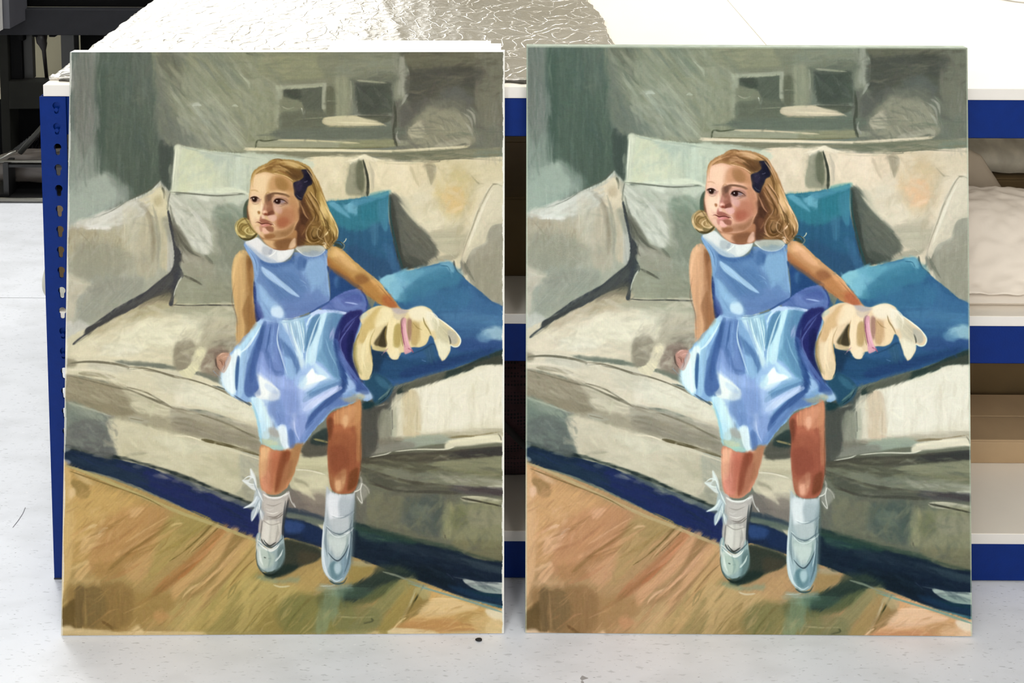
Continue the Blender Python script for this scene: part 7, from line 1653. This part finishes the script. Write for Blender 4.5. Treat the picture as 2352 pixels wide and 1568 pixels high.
# the curl at the left cheek, opened up
S('7d6a38','572,500 560,504 549,512 545,522',1.5,1.5,1.4,.7,mid=4); S('c2ac6e','574,506 564,506 554,512 549,520 550,530',1.5,1.5,1.2,.75,mid=3.4); S('6e5c2e','574,514 566,516 558,520 555,528 562,534',1.5,1.5,1.3,.7,mid=3.6); S('dccb90','576,520 568,524 564,530 570,537 582,538',1.2,1.2,1.2,.75,mid=3.4)
S('9a8448','573,508 576,520 584,530 592,537',1.5,1.5,1.5,.6,mid=5); P('4a4024','566,540 580,541 590,538 584,547 570,549',2,.55); S('b39c5c','543,528 548,538 556,543',1.2,1.2,1.2,.7,mid=3)
# ringlet beside the shoulder, loosened
S('a07c46','712,508 722,514 732,520 744,520',1.5,1.5,1.6,.6,mid=6); S('5e4420','740,506 744,522 738,540 728,552',1.5,1.5,1.5,.55,mid=5); S('e2c48c','738,516 730,530 732,544 744,552',1.2,1.2,1.2,.7,mid=3.4); S('7b5c30','706,546 716,556 730,560 744,556',1.5,1.5,1.6,.6,mid=5); S('d0aa70','752,526 746,540 750,556 758,566',1.2,1.2,1.3,.65,mid=3.6)
# deeper browns in the hair
P('6a4c2a','700,440 716,456 730,480 740,510 730,520 716,504 704,480 698,460',6,.4,'v'); P('5a4024','712,512 734,508 748,530 744,556 716,558 704,540',8,.3); S('4a3218','716,470 726,490 722,508',1.2,1.2,1.6,.6,mid=5); S('e3c88e','736,440 748,466 758,492 764,512',1.2,1.2,1.4,.6,mid=5); P('7b5b32','612,380 640,372 672,384 690,398 670,402 640,392 616,394',4,.3,'d'); S('4e3820','560,497 568,508 578,524 590,538',1.2,1.2,1.6,.45,mid=4)
repaint(1500, (535, 360, 800, 585), 7, 1.8, .35, .02, 3)
sheet = np.clip(.5+(sheet-.5)*1.05-.006, 0, 1)
# ---------------- the two canvases ----------------
sheet = np.clip(sheet, 0, 1)*.965
def bil(img, X, Y):
    X = np.clip((X-SX)*SS, 0, PWd-1.001); Y = np.clip((Y-SY)*SS, 0, PHt-1.001)
    i, j = Y.astype(int), X.astype(int); fy, fx = (Y-i)[..., None], (X-j)[..., None]
    return img[i, j]*(1-fy)*(1-fx)+img[i, j+1]*(1-fy)*fx+img[i+1, j]*fy*(1-fx)+img[i+1, j+1]*fy*fx
IW, IH = 1280, 1680
V, U = np.mgrid[0:IH, 0:IW]; U = (U+.5)/IW; V = (V+.5)/IH
H_ = [[1004.26125, -26.68064, 162.0], [6.10956, 1304.26058, 120.0], [0.00888, -0.02648, 1.0]]
D_ = H_[2][0]*U+H_[2][1]*V+1
left = bil(sheet, (H_[0][0]*U+H_[0][1]*V+H_[0][2])/D_, (H_[1][0]*U+H_[1][1]*V+H_[1][2])/D_)
K_ = [[177.766, 141.63], [992.864, -11.989], [-33.447, 1286.25], [46.583, -16.945], [-22.151, 14.751], [-8.317, 21.062]]
T_ = (1+0*U, U, V, U*V, U*U, V*V)
right = bil(sheet, sum(k[0]*t for k, t in zip(K_, T_)), sum(k[1]*t for k, t in zip(K_, T_)))
# the second version is mixed cooler in the greys and pinker in the warm colours
r, g, b = right[..., 0], right[..., 1], right[..., 2]
sat = np.clip((r-b)*3.2, 0, 1); lum = (r*.3+g*.59+b*.11); grey = 1-sat
nr = r*(1-.07*grey*np.clip(1.2-lum, 0, 1))+.035*sat*np.clip(lum*1.6, 0, 1)
ng = g*(1+.015*grey)+.012*sat*lum
nb = b+.07*sat*np.clip(lum*1.4, 0, 1)+.008*grey
right = np.clip(np.stack([nr, ng, nb], -1)*1.02, 0, 1)
wv = rng.standard_normal((IH, IW)).astype(np.float32)
wv = norm(norm(boxf(wv, 3, 0))+norm(boxf(wv[::-1], 3, 1)))*.008
# bare primed margin down the right side of the first one
edge = (U > .9955+.0006*np.sin(V*60)+.0005*np.sin(V*173+1)+.0004*np.sin(V*391)).astype(np.float32)[..., None]
edge = np.maximum(edge, (U < .0035+.0012*np.sin(V*51)).astype(np.float32)[..., None]*.6)
left = left*(1-edge)+np.array([.90, .89, .85])*edge
edg2 = ((U > .9965) | (U < .003) | (V < .0022)).astype(np.float32)[..., None]*.55
right = right*(1-edg2)+np.array([.72, .76, .68])*edg2
def picture(name, a):
    a = np.clip(a+wv[..., None], 0, 1)
    im = bpy.data.images.new(name, IW, IH, alpha=False)
    px = np.ones((IH, IW, 4), np.float32); px[..., :3] = a[::-1]
    im.pixels.foreach_set(px.ravel()); im.update(); im.pack()
    m = bpy.data.materials.new(name); m.use_nodes = True; nt = m.node_tree; bs = nt.nodes['Principled BSDF']
    bs.inputs['Roughness'].default_value = .85; bs.inputs['Specular IOR Level'].default_value = .04
    ti = nt.nodes.new('ShaderNodeTexImage'); ti.image = im; ti.interpolation = 'Cubic'; ti.extension = 'EXTEND'
    uv = nt.nodes.new('ShaderNodeUVMap'); uv.uv_map = 'UVMap'; nt.links.new(uv.outputs[0], ti.inputs[0])
    gm = nt.nodes.new('ShaderNodeBrightContrast'); nt.links.new(ti.outputs[0], gm.inputs[0]); nt.links.new(gm.outputs[0], bs.inputs['Base Color'])
    # woven ground and the ridges of the brushwork
    tc = nt.nodes.new('ShaderNodeTexCoord')
    hs = []
    for rot in (0, math.pi/2):
        mp = nt.nodes.new('ShaderNodeMapping'); mp.inputs['Rotation'].default_value = (0, 0, rot); nt.links.new(tc.outputs['UV'], mp.inputs[0])
        wt = nt.nodes.new('ShaderNodeTexWave'); wt.inputs['Scale'].default_value = 130 if rot == 0 else 170; wt.inputs['Distortion'].default_value = 1.5; wt.inputs['Detail'].default_value = 1
        nt.links.new(mp.outputs[0], wt.inputs['Vector']); hs.append(wt)
    ad = nt.nodes.new('ShaderNodeMath'); nt.links.new(hs[0].outputs['Fac'], ad.inputs[0]); nt.links.new(hs[1].outputs['Fac'], ad.inputs[1])
    ma = nt.nodes.new('ShaderNodeMath'); ma.operation = 'MULTIPLY_ADD'; ma.inputs[1].default_value = 2.5
    nt.links.new(ti.outputs[0], ma.inputs[0]); nt.links.new(ad.outputs[0], ma.inputs[2])
    bp = nt.nodes.new('ShaderNodeBump'); bp.inputs['Strength'].default_value = .25; bp.inputs['Distance'].default_value = .0006
    nt.links.new(ma.outputs[0], bp.inputs['Height']); nt.links.new(bp.outputs[0], bs.inputs['Normal'])
    return m
M_prime = mat('primed_canvas_edge', 'f0efec', .8, 0, .01, 40, .2, 400); M_green = mat('painted_canvas_edge', 'a9b2a2', .75, 0, .08, 50, .2, 400)
M_pine = mat('pine_stretcher', 'c9a877', .7, 0, .08, 12, .1, 60, stretch=(1, 1, 8))
def canvas(x, y, lean, yaw, roll, W, H, T, m_pic, m_side, label):
    t = tag(empty('oil_painting'), label, 'painting')
    # front-bottom edge centre at (x, y); leans back by `lean`; stands on its rear bottom edge
    t.matrix_world = Matrix.Translation((x, y, T*math.sin(lean)+.0004)) @ Matrix.Rotation(yaw, 4, 'Z') @ Matrix.Rotation(-lean, 4, 'X') @ Matrix.Rotation(-roll, 4, 'Y')
    bm = bmesh.new(); uvl = bm.loops.layers.uv.new('UVMap'); n = 12; e = .0012
    g = [[bm.verts.new((-W/2+W*i/n, -.0 if 0 < i < n and 0 < j < n else e*.4, H*j/n)) for i in range(n+1)] for j in range(n+1)]
    for j in range(n):
        for i in range(n):
            f = bm.faces.new((g[j][i], g[j][i+1], g[j+1][i+1], g[j+1][i]))
            for l in f.loops: l[uvl].uv = ((l.vert.co.x+W/2)/W, l.vert.co.z/H)
    me = bpy.data.meshes.new('painted_face'); bm.to_mesh(me); bm.free(); me.materials.append(m_pic)
    o = bpy.data.objects.new('painted_face', me); col.objects.link(o); o.parent = t
    bm = bmesh.new()
    q = [bm.verts.new(p) for p in ((-W/2, e*.4, 0), (W/2, e*.4, 0), (W/2, e*.4, H), (-W/2, e*.4, H))]; s = [bm.verts.new((v.co.x, T, v.co.z)) for v in q]
    k = [bm.verts.new((v.co.x*.94, T, H/2+(v.co.z-H/2)*.955)) for v in q]
    for a in range(4): b2 = (a+1) % 4; bm.faces.new((q[a], q[b2], s[b2], s[a])); bm.faces.new((s[a], s[b2], k[b2], k[a]))
    o = put('wrapped_edge', bm, m_side, t)
    for b in ((-W/2+.002, .003, .002, W/2-.002, T-.001, .045), (-W/2+.002, .003, H-.045, W/2-.002, T-.001, H-.002), (-W/2+.002, .003, .0455, -W/2+.045, T-.001, H-.0455), (W/2-.045, .003, .0455, W/2-.002, T-.001, H-.0455), (-W/2+.0455, .006, H/2-.02, W/2-.0455, T-.002, H/2+.02)):
        put('stretcher_bar', mb(b), M_pine, t)
    return t
canvas(-.3961, -.1060, .0947, .0108, .0009, .758, .9906, .0178, picture('oil_paint_warm', left), M_prime, 'left canvas of the girl in blue, white edges and golden brown painted floor')
canvas(.4025, -.1007, .0863, -.0026, .0007, .766, 1.0029, .0165, picture('oil_paint_cool', right), M_green, 'right canvas of the girl in blue, greyish green edges and pinker painted floor')
